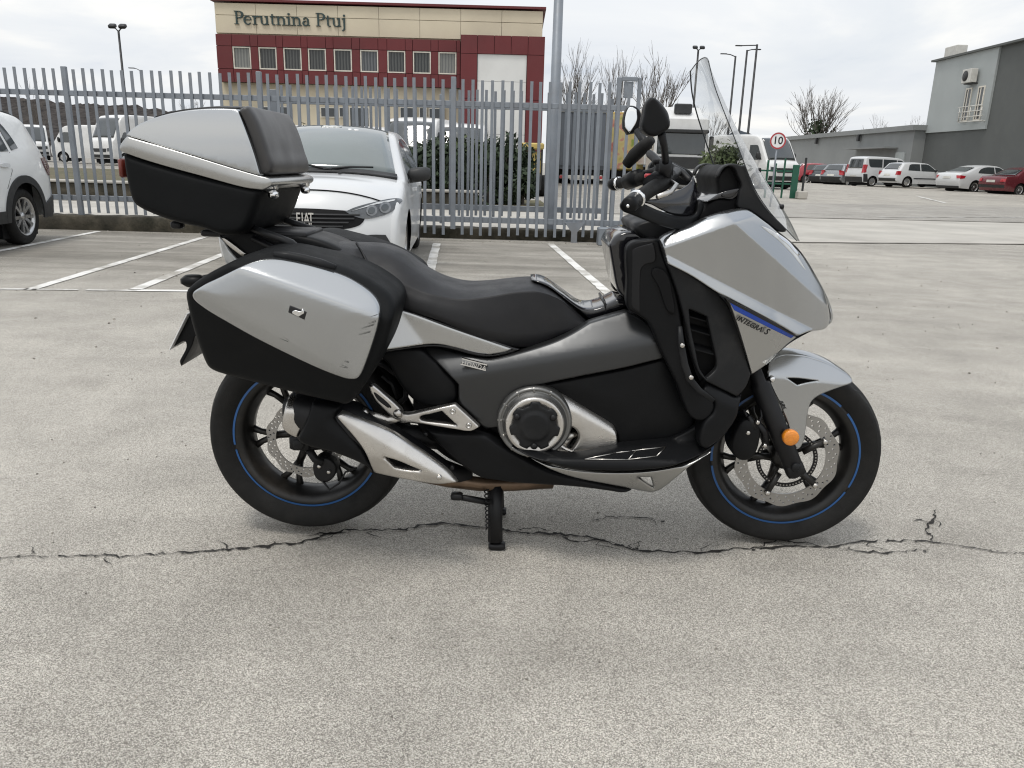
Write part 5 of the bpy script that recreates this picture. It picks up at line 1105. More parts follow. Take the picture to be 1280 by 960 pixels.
for i, w_ in enumerate(wc):
    wf = MB()
    for dx, dz, sx_, sz_ in ((-ww/2+0.03, 0, 0.045, zw1-zw0-0.02), (ww/2-0.03, 0, 0.045, zw1-zw0-0.02), (0, (zw1-zw0)/2-0.035, ww-0.107, 0.045), (0, -(zw1-zw0)/2+0.035, ww-0.107, 0.045)):
        wf.box((w_+dx, -0.36, (zw0+zw1)/2+dz), (sx_, 0.10, sz_))
    f_ = wf.build('window', M['wframe'], pb_, False)
    m_ = MB(); m_.box((w_, -0.325, (zw0+zw1)/2), (ww-0.106, 0.02, zw1-zw0-0.116)); m_.build('pane', bl_[[0, 1, 1, 1, 1, 2, 1, 1, 0][i]], f_, False)
# maroon portal with the tall white door
xp0, xp1 = P(575, 100, BY-1.2)[0], P(680, 100, BY-1.2)[0]; xd0, xd1 = P(596, 120, BY-1.0)[0], P(657.5, 120, BY-1.0)[0]
zp1 = P(630, 43.5, BY-1.2)[2]-g0; zd1 = P(630, 68, BY-1.0)[2]-g0
m_ = MB(); m_.box(((xp0+xp1)/2, -0.45, zp1/2), (xp1-xp0-0.02, 0.9, zp1-0.02)); m_.build('portal_core', M['maroond'], pb_, False)
rows = np.linspace(zd1, 0, 4)
for a, b in ((xp0, xd0), (xd1, xp1)):
    for z1, z0 in zip(rows[:-1], rows[1:]): clad(a, b, z0, z1, -0.97)
hx = np.linspace(xp0, xp1, 6)
for a, b in zip(hx[:-1], hx[1:]): clad(a, b, zd1, zp1, -0.97)
for a in range(5):
    z0 = zd1*a/5; z1 = zd1*(a+1)/5
    m_ = MB(); m_.box(((xd0+xd1)/2, -0.93, (z0+z1)/2), (xd1-xd0-0.03, 0.06, z1-z0-0.012)); m_.build('door_panel', M['doorw'], pb_, False)
# ground floor openings
for (u0, u1, v0, v1, tall) in ((328, 345, 133, 146, 0), (349, 364, 133, 146, 0), (401, 420, 134, 147, 0), (424, 434, 134, 147, 0), (437, 462, 134, 170, 1), (500, 520, 134, 151, 0), (524, 534, 134, 175, 1), (536, 556, 135, 152, 0)):
    a, b = bx(u0, 140), bx(u1, 140); z1, z0 = bz((u0+u1)/2, v0), bz((u0+u1)/2, v1)
    m_ = MB(); m_.box(((a+b)/2, -0.02, (z0+z1)/2), (b-a, 0.1, z1-z0)); f_ = m_.build('door' if tall else 'window', M['wframe'], pb_, False)
    m_ = MB(); m_.box(((a+b)/2, -0.06, (z0+z1)/2), (b-a-0.08, 0.06, z1-z0-0.08)); m_.build('pane', M['wdark'], f_, False)
# serif lettering, one object per letter
def stroke(mb, pts, wds, y):
    v = []; m = len(pts)
    for i, p in enumerate(pts):
        a = Vector(pts[max(i-1, 0)]); b = Vector(pts[min(i+1, m-1)]); d = (b-a).normalized(); nn_ = Vector((-d.y, d.x))*wds[i]/2
        for s_ in (1, -1): v += [(p[0]+s_*nn_.x, y, p[1]+s_*nn_.y), (p[0]+s_*nn_.x, 0.03, p[1]+s_*nn_.y)]
    f = []
    for i in range(m-1):
        a = 4*i; b = a+4; f += [(a, a+2, b+2, b), (a, b, b+1, a+1), (a+2, a+3, b+3, b+2)]
    f += [(0, 1, 3, 2), (4*m-4, 4*m-2, 4*m-1, 4*m-3)]; mb.add(v, f)
def arc(cx, cy, rx, ry, a0, a1, n=12): return [(cx+rx*cos(a0+(a1-a0)*i/n), cy+ry*sin(a0+(a1-a0)*i/n)) for i in range(n+1)]
SW, TW_ = 0.110, 0.055
def stem(mb, x, z0, z1, top=1, bot=1, w_=SW):
    stroke(mb, [(x, z0), (x, z1)], [w_, w_], -0.030)
    if bot: stroke(mb, [(x-0.16, z0+0.02), (x+0.16, z0+0.02)], [0.045]*2, -0.034)
    if top == 1: stroke(mb, [(x-0.17, z1-0.045), (x+w_/2, z1-0.01)], [0.06, 0.05], -0.034)
    if top == 2: stroke(mb, [(x-0.16, z1-0.02), (x+0.1, z1-0.02)], [0.045]*2, -0.034)
def wv_(a, b, n): return [a+(b-a)*sin(pi*i/n) for i in range(n+1)]
def letter(ch):
    mb = MB()
    if ch == 'P': stem(mb, 0.2, 0, 1, 2, 1); stroke(mb, [(0.2, 0.975)]+arc(0.36, 0.73, 0.27, 0.245, pi/2, -pi/2)+[(0.2, 0.485)], [0.05]+wv_(0.05, 0.14, 12)+[0.05], -0.032); return mb, 0.70
    if ch == 'e': stroke(mb, arc(0.28, 0.32, 0.235, 0.315, 0.05, 2*pi-0.65, 20), [0.05+0.075*abs(sin((0.05+(2*pi-0.7)*i/20)/2))**2 for i in range(21)], -0.030); stroke(mb, [(0.06, 0.35), (0.50, 0.35)], [0.045]*2, -0.034); return mb, 0.60
    if ch == 'r': stem(mb, 0.17, 0, 0.64); stroke(mb, arc(0.36, 0.42, 0.15, 0.2, pi*0.95, pi*0.3, 8), [0.05, 0.06, 0.07, 0.08, 0.1, 0.11, 0.12, 0.12, 0.11], -0.032); return mb, 0.50
    if ch == 'u': stem(mb, 0.15, 0.18, 0.64, 1, 0); stem(mb, 0.53, 0.0, 0.64, 1, 0); stroke(mb, arc(0.33, 0.2, 0.18, 0.18, pi, 2*pi, 10), [0.11]+[0.09]*3+[0.07]*4+[0.05]*3, -0.033); stroke(mb, [(0.53, 0.03), (0.66, 0.05)], [0.05, 0.04], -0.036); return mb, 0.72
    if ch == 't': stroke(mb, [(0.18, 0.82), (0.18, 0.15)], [0.09, SW], -0.030); stroke(mb, [(0.03, 0.61), (0.40, 0.61)], [0.05]*2, -0.034); stroke(mb, arc(0.29, 0.14, 0.11, 0.125, pi, 1.75*pi, 8), [0.12, 0.11, 0.1, 0.09, 0.08, 0.07, 0.06, 0.05, 0.04], -0.032); return mb, 0.44
    if ch == 'n': stem(mb, 0.16, 0, 0.64); stem(mb, 0.56, 0, 0.44, 0, 1); stroke(mb, arc(0.37, 0.42, 0.19, 0.19, pi*0.92, 0, 10), [0.05]*3+[0.07, 0.08, 0.09, 0.1]+[0.12]*4, -0.033); return mb, 0.74
    if ch == 'i': stem(mb, 0.16, 0, 0.64); stroke(mb, [(0.16, 0.78), (0.16, 0.92)], [0.13]*2, -0.030); return mb, 0.34
    if ch == 'a': stroke(mb, [(0.42, 0.05), (0.42, 0.45)], [SW]*2, -0.030); stroke(mb, arc(0.27, 0.44, 0.15, 0.175, 0.1, pi*0.95, 8), [0.12, 0.1, 0.08, 0.06, 0.055, 0.06, 0.07, 0.09, 0.09], -0.032); stroke(mb, arc(0.25, 0.19, 0.17, 0.17, pi*0.42, 2*pi-0.4, 12), [0.05]*3+[0.11]*7+[0.06]*3, -0.034); stroke(mb, [(0.42, 0.04), (0.56, 0.05)], [0.06, 0.04], -0.036); return mb, 0.58
    if ch == 'j': stroke(mb, [(0.16, 0.64), (0.16, -0.1)]+arc(0.05, -0.12, 0.11, 0.15, 0, -pi*0.6, 6), [SW]*2+[0.12, 0.11, 0.1, 0.09, 0.08, 0.1, 0.1], -0.030); stroke(mb, [(-0.01, 0.59), (0.22, 0.63)], [0.06, 0.05], -0.034); stroke(mb, [(0.16, 0.78), (0.16, 0.92)], [0.13]*2, -0.032); return mb, 0.34
    return None, 0.36
xs_, word = P(293, 22, BY)[0], 'Perutnina Ptuj'
tot = sum(letter(c)[1] for c in word); span = P(434, 28, BY)[0]-xs_; kx = span/tot; cap_h = P(297, 14, BY)[2]-P(297, 30.5, BY)[2]; zb_ = P(297, 30.5, BY)[2]-g0
cx_ = xs_
for c in word:
    mb, adv = letter(c)
    if mb:
        mb.v = [(cx_+x*kx, -0.09+y*1.0, zb_+z*cap_h) for x, y, z in mb.v]; mb.build('letter', M['letter'], pb_, False)
    cx_ += adv*kx

# ------------------------------------------------------------------ grey buildings on the right
def onX(u, v, X):
    d = ray(u, v); return CAM+(X-CAM[0])/d[0]*d
WX = 27.5
q = onX(1173, 76, WX); yb_ = q[1]; zt = q[2]; ydk = onX(1252, 60, WX)[1]; zmid = onX(1200, 163.5, WX)[2]
ob = empty('office_block', 'two storey grey block with a light grey upper wall and air conditioner', 'building', (WX, yb_, 0.2))
h_ = zt-0.2
m_ = MB(); m_.box((8.0, (20-yb_)/2, h_/2-0.2), (16, yb_-20, h_+0.3)); m_.build('wall', M['dgrey'], ob, False)
m_ = MB(); m_.box((-0.06, (ydk-yb_)/2, (zmid-0.2+h_)/2), (0.12, yb_-ydk, h_-(zmid-0.2))); m_.build('upper_wall', M['lgrey'], ob, False)
m_ = MB(); m_.box((7.9, (20-yb_)/2+0.1, h_+0.0), (16.4, yb_-20+0.5, 0.12)); m_.build('roof_edge', M['dgrey'], ob, False)
for (u0, u1, v0, v1) in ((1205, 1212.5, 111, 152), (1220.5, 1228.5, 108.5, 150.5)):
    a = onX(u0, (v0+v1)/2, WX-0.12); b = onX(u1, (v0+v1)/2, WX-0.12); z1 = onX((u0+u1)/2, v0, WX)[2]-0.2; z0 = onX((u0+u1)/2, v1, WX)[2]-0.2
    yc = (a[1]+b[1])/2-yb_; wy = abs(a[1]-b[1])
    m_ = MB()
    for dy, dz, sy, sz in ((-wy/2+0.04, 0, 0.08, z1-z0), (wy/2-0.04, 0, 0.08, z1-z0), (0, (z1-z0)/2-0.04, wy-0.162, 0.08), (0, -(z1-z0)/2+0.04, wy-0.162, 0.08)): m_.box((-0.13, yc+dy, (z0+z1)/2+dz), (0.08, sy, sz))
    f_ = m_.build('window', M['wframe'], ob, False)
    m_ = MB(); m_.box((-0.125, yc, (z0+z1)/2), (0.03, wy-0.165, z1-z0-0.165)); m_.build('pane', M['wdark'], f_, False)
    m_ = MB(); m_.box((-0.14, yc+wy*0.12, (z0+z1)/2), (0.02, 0.10, z1-z0-0.17)); m_.build('mullion', M['wframe'], f_, False)
rl = MB()
for v in (132.5, 139, 145.5, 151.5):
    a = onX(1198, v+1.5, WX-0.45); b = onX(1228, v-1, WX-0.45); rl.tube([(-0.45, a[1]-yb_, (a[2]+b[2])/2-0.2), (-0.45, b[1]-yb_, (a[2]+b[2])/2-0.2)], 0.035, 6)
for u in (1199, 1212, 1226):
    a = onX(u, 134, WX-0.45); b = onX(u, 152, WX-0.45); rl.tube([(-0.45, (a[1]+b[1])/2-yb_, a[2]-0.2), (-0.45, (a[1]+b[1])/2-yb_, b[2]-0.2)], 0.035, 6); rl.tube([(-0.45, (a[1]+b[1])/2-yb_, b[2]-0.15), (-0.05, (a[1]+b[1])/2-yb_, b[2]-0.15)], 0.03, 6)
rl.build('balcony_rail', M['acw'], ob)
a = onX(1206, 96, WX-0.5); ac = MB(); ac.box((-0.45, a[1]-yb_-0.45, a[2]-0.2), (0.42, 0.95, 0.78), ch=0.02); aco = ac.build('air_conditioner', M['acw'], ob, False)
fn_ = MB(); fn_.lathe([(0.30, 0.0), (0.30, -0.02), (0.05, -0.03), (0, -0.03)], (-0.45-0.212, a[1]-yb_-0.35, a[2]-0.2), 'x', n=20); fn_.build('fan_grille', M['trim'], aco)
bk_ = MB(); bk_.box((-0.25, a[1]-yb_-0.45, a[2]-0.2-0.43), (0.5, 0.9, 0.05)); bk_.build('bracket', M['trim'], aco, False)
a = onX(1187, 70, WX+0.8); m_ = MB(); m_.box((0.9, a[1]-yb_-0.5, h_+0.45), (0.7, 1.5, 0.85), ch=0.03); m_.build('rooftop_unit', M['acw'], ob, False)
# long low warehouse beyond
q0 = onX(1163, 158.6, WX-0.8); q1 = onX(988, 172, WX-0.8); hw_ = (q0[2]+q1[2])/2-0.2
wh = empty('warehouse', 'long low dark grey warehouse wall behind the row of parked cars', 'building', (WX-0.8, yb_, 0.2))
ye = onX(938, 177, WX-0.8)[1]
m_ = MB(); m_.box((10, (ye-yb_)/2+0.02, hw_/2-0.2), (20, ye-yb_, hw_+0.3)); m_.build('wall', M['mgrey'], wh, False)
m_ = MB(); m_.box((9.9, (ye-yb_)/2, hw_-0.02), (20.3, ye-yb_+0.4, 0.34)); m_.build('gutter', M['mgrey'], wh, False)
for f_ in (0.22, 0.45, 0.66, 0.85):
    m_ = MB(); m_.box((-0.2, f_*(ye-yb_), hw_-0.45), (0.18, 0.3, 0.5)); m_.build('downpipe_head', M['trim'], wh, False)
m_ = MB(); m_.box((-0.5, 3.0+2.6, 2.62), (1.0, 7.0, 0.10)); m_.build('canopy', M['mgrey'], wh, False)
m_ = MB(); m_.box((-0.04, 1.5, 1.15), (0.08, 1.3, 2.3)); m_.build('door', M['lgrey'], wh, False)

# ------------------------------------------------------------------ hills
def hill(name, Y, line, mt, depth, zb=-2, jitter=0.6, step=1.2):
    pts = [P(u, v, Y) for u, v in line]; xs2 = np.arange(pts[0][0], pts[-1][0], step); zs = np.interp(xs2, [p[0] for p in pts], [p[2] for p in pts])
    V = []; ny = 10
    for j in range(ny+1):
        f_ = j/ny
        for x_, z_ in zip(xs2, zs):
            V.append((x_, Y-depth*(1-f_), zb+(z_-zb)*(f_**0.7)+random.uniform(-jitter, jitter)*f_))
    n = len(xs2); F = [(j*n+i, j*n+i+1, (j+1)*n+i+1, (j+1)*n+i) for j in range(ny) for i in range(n-1)]
    n0 = len(V)
    for x_, z_ in zip(xs2, zs): V.append((x_, Y+depth, zb))
    F += [(ny*n+i, ny*n+i+1, n0+i+1, n0+i) for i in range(n-1)]
    return obj(name, V, F, mt, None, True, kind='structure')
def wood(name, c1, c2, sx):
    m = bpy.data.materials.new(name); m.use_nodes = True; t = m.node_tree; b = t.nodes['Principled BSDF']
    g = t.nodes.new('ShaderNodeTexCoord'); mp = t.nodes.new('ShaderNodeMapping'); mp.inputs['Scale'].default_value = (sx, sx*0.3, sx*0.18); t.links.new(g.outputs['Object'], mp.inputs[0])
    nz = t.nodes.new('ShaderNodeTexNoise'); nz.inputs['Scale'].default_value = 1; nz.inputs['Detail'].default_value = 7; nz.inputs['Roughness'].default_value = 0.7; t.links.new(mp.outputs[0], nz.inputs[0])
    r = t.nodes.new('ShaderNodeValToRGB'); r.color_ramp.elements[0].position = 0.35; r.color_ramp.elements[1].position = 0.68; r.color_ramp.elements[0].color = (*c1, 1); r.color_ramp.elements[1].color = (*c2, 1)
    t.links.new(nz.outputs[0], r.inputs[0]); t.links.new(r.outputs[0], b.inputs['Base Color']); b.inputs['Roughness'].default_value = 1; b.inputs['Specular IOR Level'].default_value = 0; return m
M['woodl'] = wood('leafless_wood', (0.030, 0.028, 0.028), (0.088, 0.080, 0.075), 1.3)
M['woodr'] = wood('hazed_distant_wood', (0.045, 0.053, 0.064), (0.085, 0.096, 0.11), 0.12)  # bluish haze of the far air is painted into this wood colour
hill('hill', 150, [(-200, 108), (-60, 116), (0, 122), (50, 125), (100, 130), (150, 131), (185, 134), (230, 142), (270, 158), (300, 176), (330, 190)], M['woodl'], 60, jitter=0.35, step=0.7)
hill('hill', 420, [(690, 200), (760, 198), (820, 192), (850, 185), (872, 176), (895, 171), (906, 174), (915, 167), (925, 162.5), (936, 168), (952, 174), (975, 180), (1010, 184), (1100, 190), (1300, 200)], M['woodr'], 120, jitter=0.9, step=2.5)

# ------------------------------------------------------------------ trees
def bare_tree(label, u, Y, ztop, spread, seed, ivy=False, lean=0.0, r0=0.16, nb=7, group=None, zb=None, fork=0.30):
    rnd = random.Random(seed); x = P(u, 200, Y)[0]; zb = gz(Y) if zb is None else zb
    root = empty('bare_tree', label, 'tree', (x, Y, zb), 0, group); H = ztop-zb
    tr_ = MB(); cr_ = MB(); tips = []
    def grow(mb, p, d, ln, r, dep):
        pts = [p]; seg = 4; dd = d.copy()
        for i in range(seg):
            dd = (dd+Vector((rnd.uniform(-.22, .22), rnd.uniform(-.22, .22), rnd.uniform(-.08, .14)))*0.6).normalized(); pts.append(pts[-1]+dd*ln/seg)
        mb.tube(pts, [r*(1-0.14*i) for i in range(seg+1)], 5 if dep < 2 else 3, cap=False)
        if dep >= 5 or r < 0.007: return
        for j in range(rnd.choice((2, 3)) if dep < 4 else 3):
            f_ = rnd.uniform(0.45, 1.0) if j else 1.0; k2 = min(seg, max(1, int(round(f_*seg)))); an = rnd.uniform(0, 2*pi); sp = rnd.uniform(0.30, 0.75)*spread if j else rnd.uniform(0.05, 0.25)
            side = Vector((cos(an), sin(an), 0)); nd_ = (dd*cos(sp)+side*sin(sp)+Vector((0, 0, 0.15))).normalized()
            grow(cr_, pts[k2], nd_, ln*rnd.uniform(0.55, 0.9), r*(0.58 if j else 0.72), dep+1)
    base = Vector((0, 0, -0.1)); top_ = Vector((lean, 0, H*fork))
    tr_.tube([base, base.lerp(top_, 0.5)+Vector((rnd.uniform(-.05, .05), 0, 0)), top_], [r0*1.2, r0, r0*0.85], 9)
    for j in range(nb):
        an = 2*pi*j/nb+rnd.uniform(-.4, .4); sp = rnd.uniform(0.10, 0.85)*spread; st_ = base.lerp(top_, rnd.uniform(0.7, 1.0) if j else 1.0)
        grow(cr_, st_, Vector((cos(an)*sin(sp), sin(an)*sin(sp), cos(sp))).normalized(), H*0.30*rnd.uniform(0.75, 1.2), r0*0.55, 1)
    zm = max(v[2] for v in cr_.v); s_ = H/zm
    cr_.v = [(v[0]*s_, v[1]*s_, v[2]*s_) for v in cr_.v]; tr_.v = [(v[0]*s_, v[1]*s_, v[2]*s_) for v in tr_.v]
    tr_.build('trunk', M['bark'], root, True); cr_.build('crown', M['bark'], root, True)
    if ivy:
        lf = MB()
        for i in range(1700):
            t = rnd.random(); br_ = rnd.choice(cr_.v) if rnd.random() < 0.45 else None
            if br_ is not None and (br_[2] > H*0.5 or abs(br_[0]) > H*0.14): continue
            c = Vector(br_) if br_ is not None else Vector((lean*t+rnd.gauss(0, 0.34), rnd.gauss(0, .34), H*0.58*t))
            c += Vector((rnd.gauss(0, .22), rnd.gauss(0, .22), rnd.gauss(0, .22))); a = Vector((rnd.gauss(0, 1), rnd.gauss(0, 1), rnd.gauss(0, 1))).normalized()*0.17; b = a.cross(Vector((rnd.gauss(0, 1), rnd.gauss(0, 1), rnd.gauss(0, 1)))).normalized()*0.15
            lf.add([c-a, c+b, c+a, c-b], [(0, 1, 2, 3)])
        lf.build('ivy', M['ivy'], root, False)
    return root
gtr = 'leafless trees behind the yard'
bare_tree('bare tree beside the thick lamp column, left of the other bare trees', 714, 58, P(716, 46, 58)[2], 0.42, 11, nb=9, r0=0.17, fork=0.30)
bare_tree('slim bare tree behind the gate catch post', 768, 60, P(768, 60, 60)[2], 0.30, 12, nb=7, r0=0.14, fork=0.30)
bare_tree('wide bare tree behind the windscreen and the white lorry cab', 816, 60, P(822, 48, 60)[2], 0.70, 13, nb=11, r0=0.21, fork=0.34)
bare_tree('dark bare tree with ivy covered trunk rising behind the warehouse roof', 1022, 86, P(1022, 99, 86)[2], 1.1, 21, True, nb=15, r0=0.26, lean=-0.5, fork=0.36)
bare_tree('small bare tree above the warehouse roof near the grey block', 1098, 92, P(1098, 141, 92)[2], 0.8, 23, nb=7, r0=0.14)
bare_tree('lowest bare treetop just left of the grey block', 1148, 96, P(1150, 143, 96)[2], 0.9, 25, nb=7, r0=0.14)
bare_tree('small bare tree seen through the windscreen', 884, 70, P(884, 128, 70)[2], 0.8, 27, nb=7, r0=0.12)
bare_tree('thin bare tree above the wooded hill at the far left', 48, 80, P(48, 96, 80)[2], 0.8, 29, nb=7, r0=0.13)
bare_tree('bare treetop left of the company building above the fence', 245, 80, P(245, 116, 80)[2], 0.9, 31, nb=8, r0=0.13)

def bush(name, label, cat, x, y, w_, d_, h_, n, m, seed, size=0.09, conic=False, tm='trunk'):
    rnd = random.Random(seed); root = empty(name, label, cat, (x, y, gz(y)))
    t_ = MB(); t_.tube([(0, 0, -0.05), (0.02, 0, h_*0.75)], [0.05, 0.02], 6)
    for k_ in range(6):
        a = rnd.uniform(0, 6.28); t_.tube([(0, 0, h_*0.1*(k_+1)), (cos(a)*w_*0.35, sin(a)*d_*0.35, h_*0.1*(k_+1)+h_*0.2)], [0.018, 0.006], 5)
    t_.build('stem', M['bark'], root)
    lf = MB(); cl = []
    for k_ in range(26):
        f_ = rnd.random()**0.8; rr = (1-f_*0.85) if conic else math.sqrt(max(0.05, 1-(f_*1.0)**3)); a = rnd.uniform(0, 6.28); q = rnd.uniform(0.35, 0.85)
        cl.append((cos(a)*w_/2*rr*q, sin(a)*d_/2*rr*q, 0.1+f_*h_*0.85, rnd.uniform(0.16, 0.34)*min(w_, h_)))
    for i in range(n):
        c0 = rnd.choice(cl); v = Vector((rnd.gauss(0, 1), rnd.gauss(0, 1), rnd.gauss(0, 1))).normalized()*c0[3]*rnd.uniform(0.6, 1.05)
        c = Vector(c0[:3])+v*Vector((1, 1, 0.9)).length/1.68
        if c.z < 0.03: c.z = 0.03
        a = Vector((rnd.gauss(0, 1), rnd.gauss(0, 1), rnd.gauss(0, 1))).normalized(); b = a.cross(v).normalized() if a.cross(v).length > 1e-6 else Vector((1, 0, 0)); s_ = size*rnd.uniform(0.6, 1.3)
        lf.add([c-a*s_, c+b*s_*0.45, c+a*s_, c-b*s_*0.45], [(0, 1, 2, 3)])
    lf.build('foliage', m, root, False); return root
for i, (u, v1, Y, w_, sd_, lab, m) in enumerate(((528, 183, 19.5, 1.1, 1, 'dark evergreen bush at the left end of the hedge beside the white car mirror', 'leafd'), (556, 172, 19.0, 1.5, 2, 'broad evergreen bush in the hedge behind the fence, in front of the white van window', 'leafd'),
        (584, 174, 19.3, 1.3, 3, 'greener rounded bush in the hedge left of the white roller door', 'leafg'), (611, 180, 19.0, 1.3, 4, 'dark bush in the hedge under the white roller door', 'leafd'), (634, 170, 19.4, 0.9, 5, 'narrow pointed bush in the hedge before the white roller door', 'leafd'), (655, 186, 19.2, 0.9, 6, 'low bush at the right end of the hedge beside the yellow machine', 'leafd'))):
    bush('evergreen_bush', lab, 'bush', P(u, 200, Y)[0], Y, w_, 1.0, P(u, v1, Y)[2]-gz(Y), 1500, M[m], sd_, 0.10, conic=(i == 4))
bush('evergreen_bush', 'dark round shrub seen through the windscreen beside the lorry cab', 'shrub', P(900, 220, 27)[0], 27, 1.9, 1.5, P(900, 186, 27)[2]-gz(27), 2200, M['leafg'], 9, 0.12)
bush('evergreen_bush', 'small shrub seen between white vans above the white car roof', 'shrub', P(383, 180, 24)[0], 24, 0.8, 0.7, P(383, 152, 24)[2]-gz(24), 700, M['leafg'], 10, 0.1, conic=True)

# ------------------------------------------------------------------ lamp posts, sign, green fence
def lamp(label, ut, vt, ub, Y, r, heads, zb=None):
    t_ = P(ut, vt, Y); x = P(ub, 215, Y)[0]; zb = gz(Y); x = t_[0]
    root = empty('lamp_post', label, 'lamp post', (x, Y, zb)); H = t_[2]-zb
    m_ = MB(); m_.tube([(0, 0, -0.1), (0, 0, 0.5), (0, 0, 0.55), (0, 0, H)], [r*1.5, r*1.5, r*1.15, r*0.85], 8); m_.build('pole', M['pole'], root)
    for (dx, dz, kind) in heads:
        m_ = MB(); m_.tube([(0, 0, H-0.05), (dx*0.5, 0, H+dz*0.7), (dx, 0, H+dz)], r*0.45, 6); m_.build('arm', M['pole'], root)
        m_ = MB()
        if kind == 'flood': m_.box((dx, -0.05, H+dz+0.06), (0.30, 0.24, 0.15), Matrix.Rotation(0.5, 3, 'X'), ch=0.03)
        else: m_.box((dx*1.12, 0, H+dz), (0.45, 0.2, 0.06), ch=0.02)
        m_.build('lamp_head', M['pole'], root)
    return root
lamp('dark lamp post with twin floodlights above the left fence', 148, 38, 163, 34, 0.055, ((-0.22, 0.1, 'flood'), (0.22, 0.1, 'flood')))
lamp('thin lamp post with short arm behind the top case', 176, 88, 186, 60, 0.06, ((-0.6, 0.15, 's'),))
lamp('shortest and leftmost of three dark lamp posts right of the windscreen', 919.5, 70, 905, 56, 0.075, ((-0.75, 0.12, 's'),))
lamp('middle lamp post of the three right of the windscreen', 934, 62.5, 918, 53, 0.075, ((0.6, 0.05, 's'),))
lamp('tallest and rightmost of three dark lamp posts right of the windscreen', 946.5, 55.5, 930, 50, 0.075, ((-1.0, -0.1, 's'),))
lamp('lamp post with floodlights above the top of the windscreen', 873, 62, 868, 50, 0.07, ((-0.22, 0.06, 'flood'), (0.22, 0.06, 'flood')))
SY = 21.5
sq = P(972, 176, SY); sg_ = empty('speed_sign', 'round white speed limit sign with red rim on a grey post', 'road sign', (sq[0], SY, gz(SY)))
zc = sq[2]-gz(SY); rs_ = 0.232
m_ = MB(); m_.tube([(0, 0, -0.1), (0, 0, zc+rs_*0.9)], 0.027, 8); m_.build('post', M['galv'], sg_)
m_ = MB(); m_.lathe([(0, -0.035), (rs_, -0.035), (rs_, -0.02), (0, -0.02)], (0, 0, zc), n=40); pl_ = m_.build('sign_plate', M['whited'], sg_, False)
m_ = MB(); m_.lathe([(rs_*0.82, -0.039), (rs_*0.82, -0.041), (rs_*1.0, -0.041), (rs_*1.0, -0.033)], (0, 0, zc), n=40); m_.build('red_rim', M['tlamp'], pl_, False)
text_mesh('speed_digits', '10', M['blackd'], pl_, Matrix.Translation((0, -0.038, zc)) @ Matrix.Rotation(pi/2, 4, 'X'), 0.30, 0.002, off=0.004)
gf = empty('railing', 'low green railing with upright posts in front of the white van', 'railing', (0, 0, 0)); gyy = 27.5
for (u, v0, v1, r, m) in ((993, 206, 251, 0.12, 'green'), (979, 198, 250, 0.03, 'green'), (958, 200, 250, 0.035, 'green'), (1005, 197, 246, 0.035, 'pole'), (968, 204, 250, 0.02, 'green')):
    a = P(u, v0, gyy); b = P(u, v1, gyy); m_ = MB(); m_.box(((a[0]+b[0])/2, gyy, (a[2]+gz(gyy))/2), (r*2, 0.06, a[2]-gz(gyy)), ch=0.01); m_.build('post', M[m], gf, False)
for v in (213, 229):
    a = P(952, v, gyy); b = P(993, v+1, gyy); m_ = MB(); m_.box(((a[0]+b[0])/2, gyy+0.05, a[2]), (b[0]-a[0], 0.04, 0.06)); m_.build('rail', M['green'], gf, False)
a = P(1000, 248, gyy-0.2); m_ = MB(); m_.box((0, 0, 0.14), (0.35, 0.35, 0.28), ch=0.03); o = m_.build('concrete_block', M['concrete'], None, False); o.location = (a[0], gyy-0.3, gz(gyy)); tag(o, 'small concrete block at the foot of the green railing post', 'concrete block')
# ------------------------------------------------------------------ vehicles
def curveK(pts, K=6):
    n = len(pts); p = [np.array(q[:2], float) for q in pts]; res = []
    for i in range(n-1):
        a, b = p[i], p[i+1]; d = b-a; l = np.linalg.norm(d)
        def tn(pa, nb, corner):
            if corner or pa is None or nb is None: return d
            t = nb-pa; q = np.linalg.norm(t); return t/q*l if q > 1e-9 else d
        t0 = tn(p[i-1] if i > 0 else None, b, len(pts[i]) > 3 and pts[i][3]); t1 = tn(a, p[i+2] if i < n-2 else None, len(pts[i+1]) > 3 and pts[i+1][3])
        c0, c1 = (pts[i][2] if len(pts[i]) > 2 else 0.02), (pts[i+1][2] if len(pts[i+1]) > 2 else 0.02)
        for j in range(K):
            s_ = j/K; h0 = 2*s_**3-3*s_**2+1; h1 = s_**3-2*s_**2+s_; h2 = -2*s_**3+3*s_**2; h3 = s_**3-s_**2
            q = h0*a+h1*t0+h2*b+h3*t1; res.append((q[0], q[1], c0+(c1-c0)*s_))
    res.append((p[-1][0], p[-1][1], pts[-1][2] if len(pts[-1]) > 2 else 0.02)); return np.array(res)
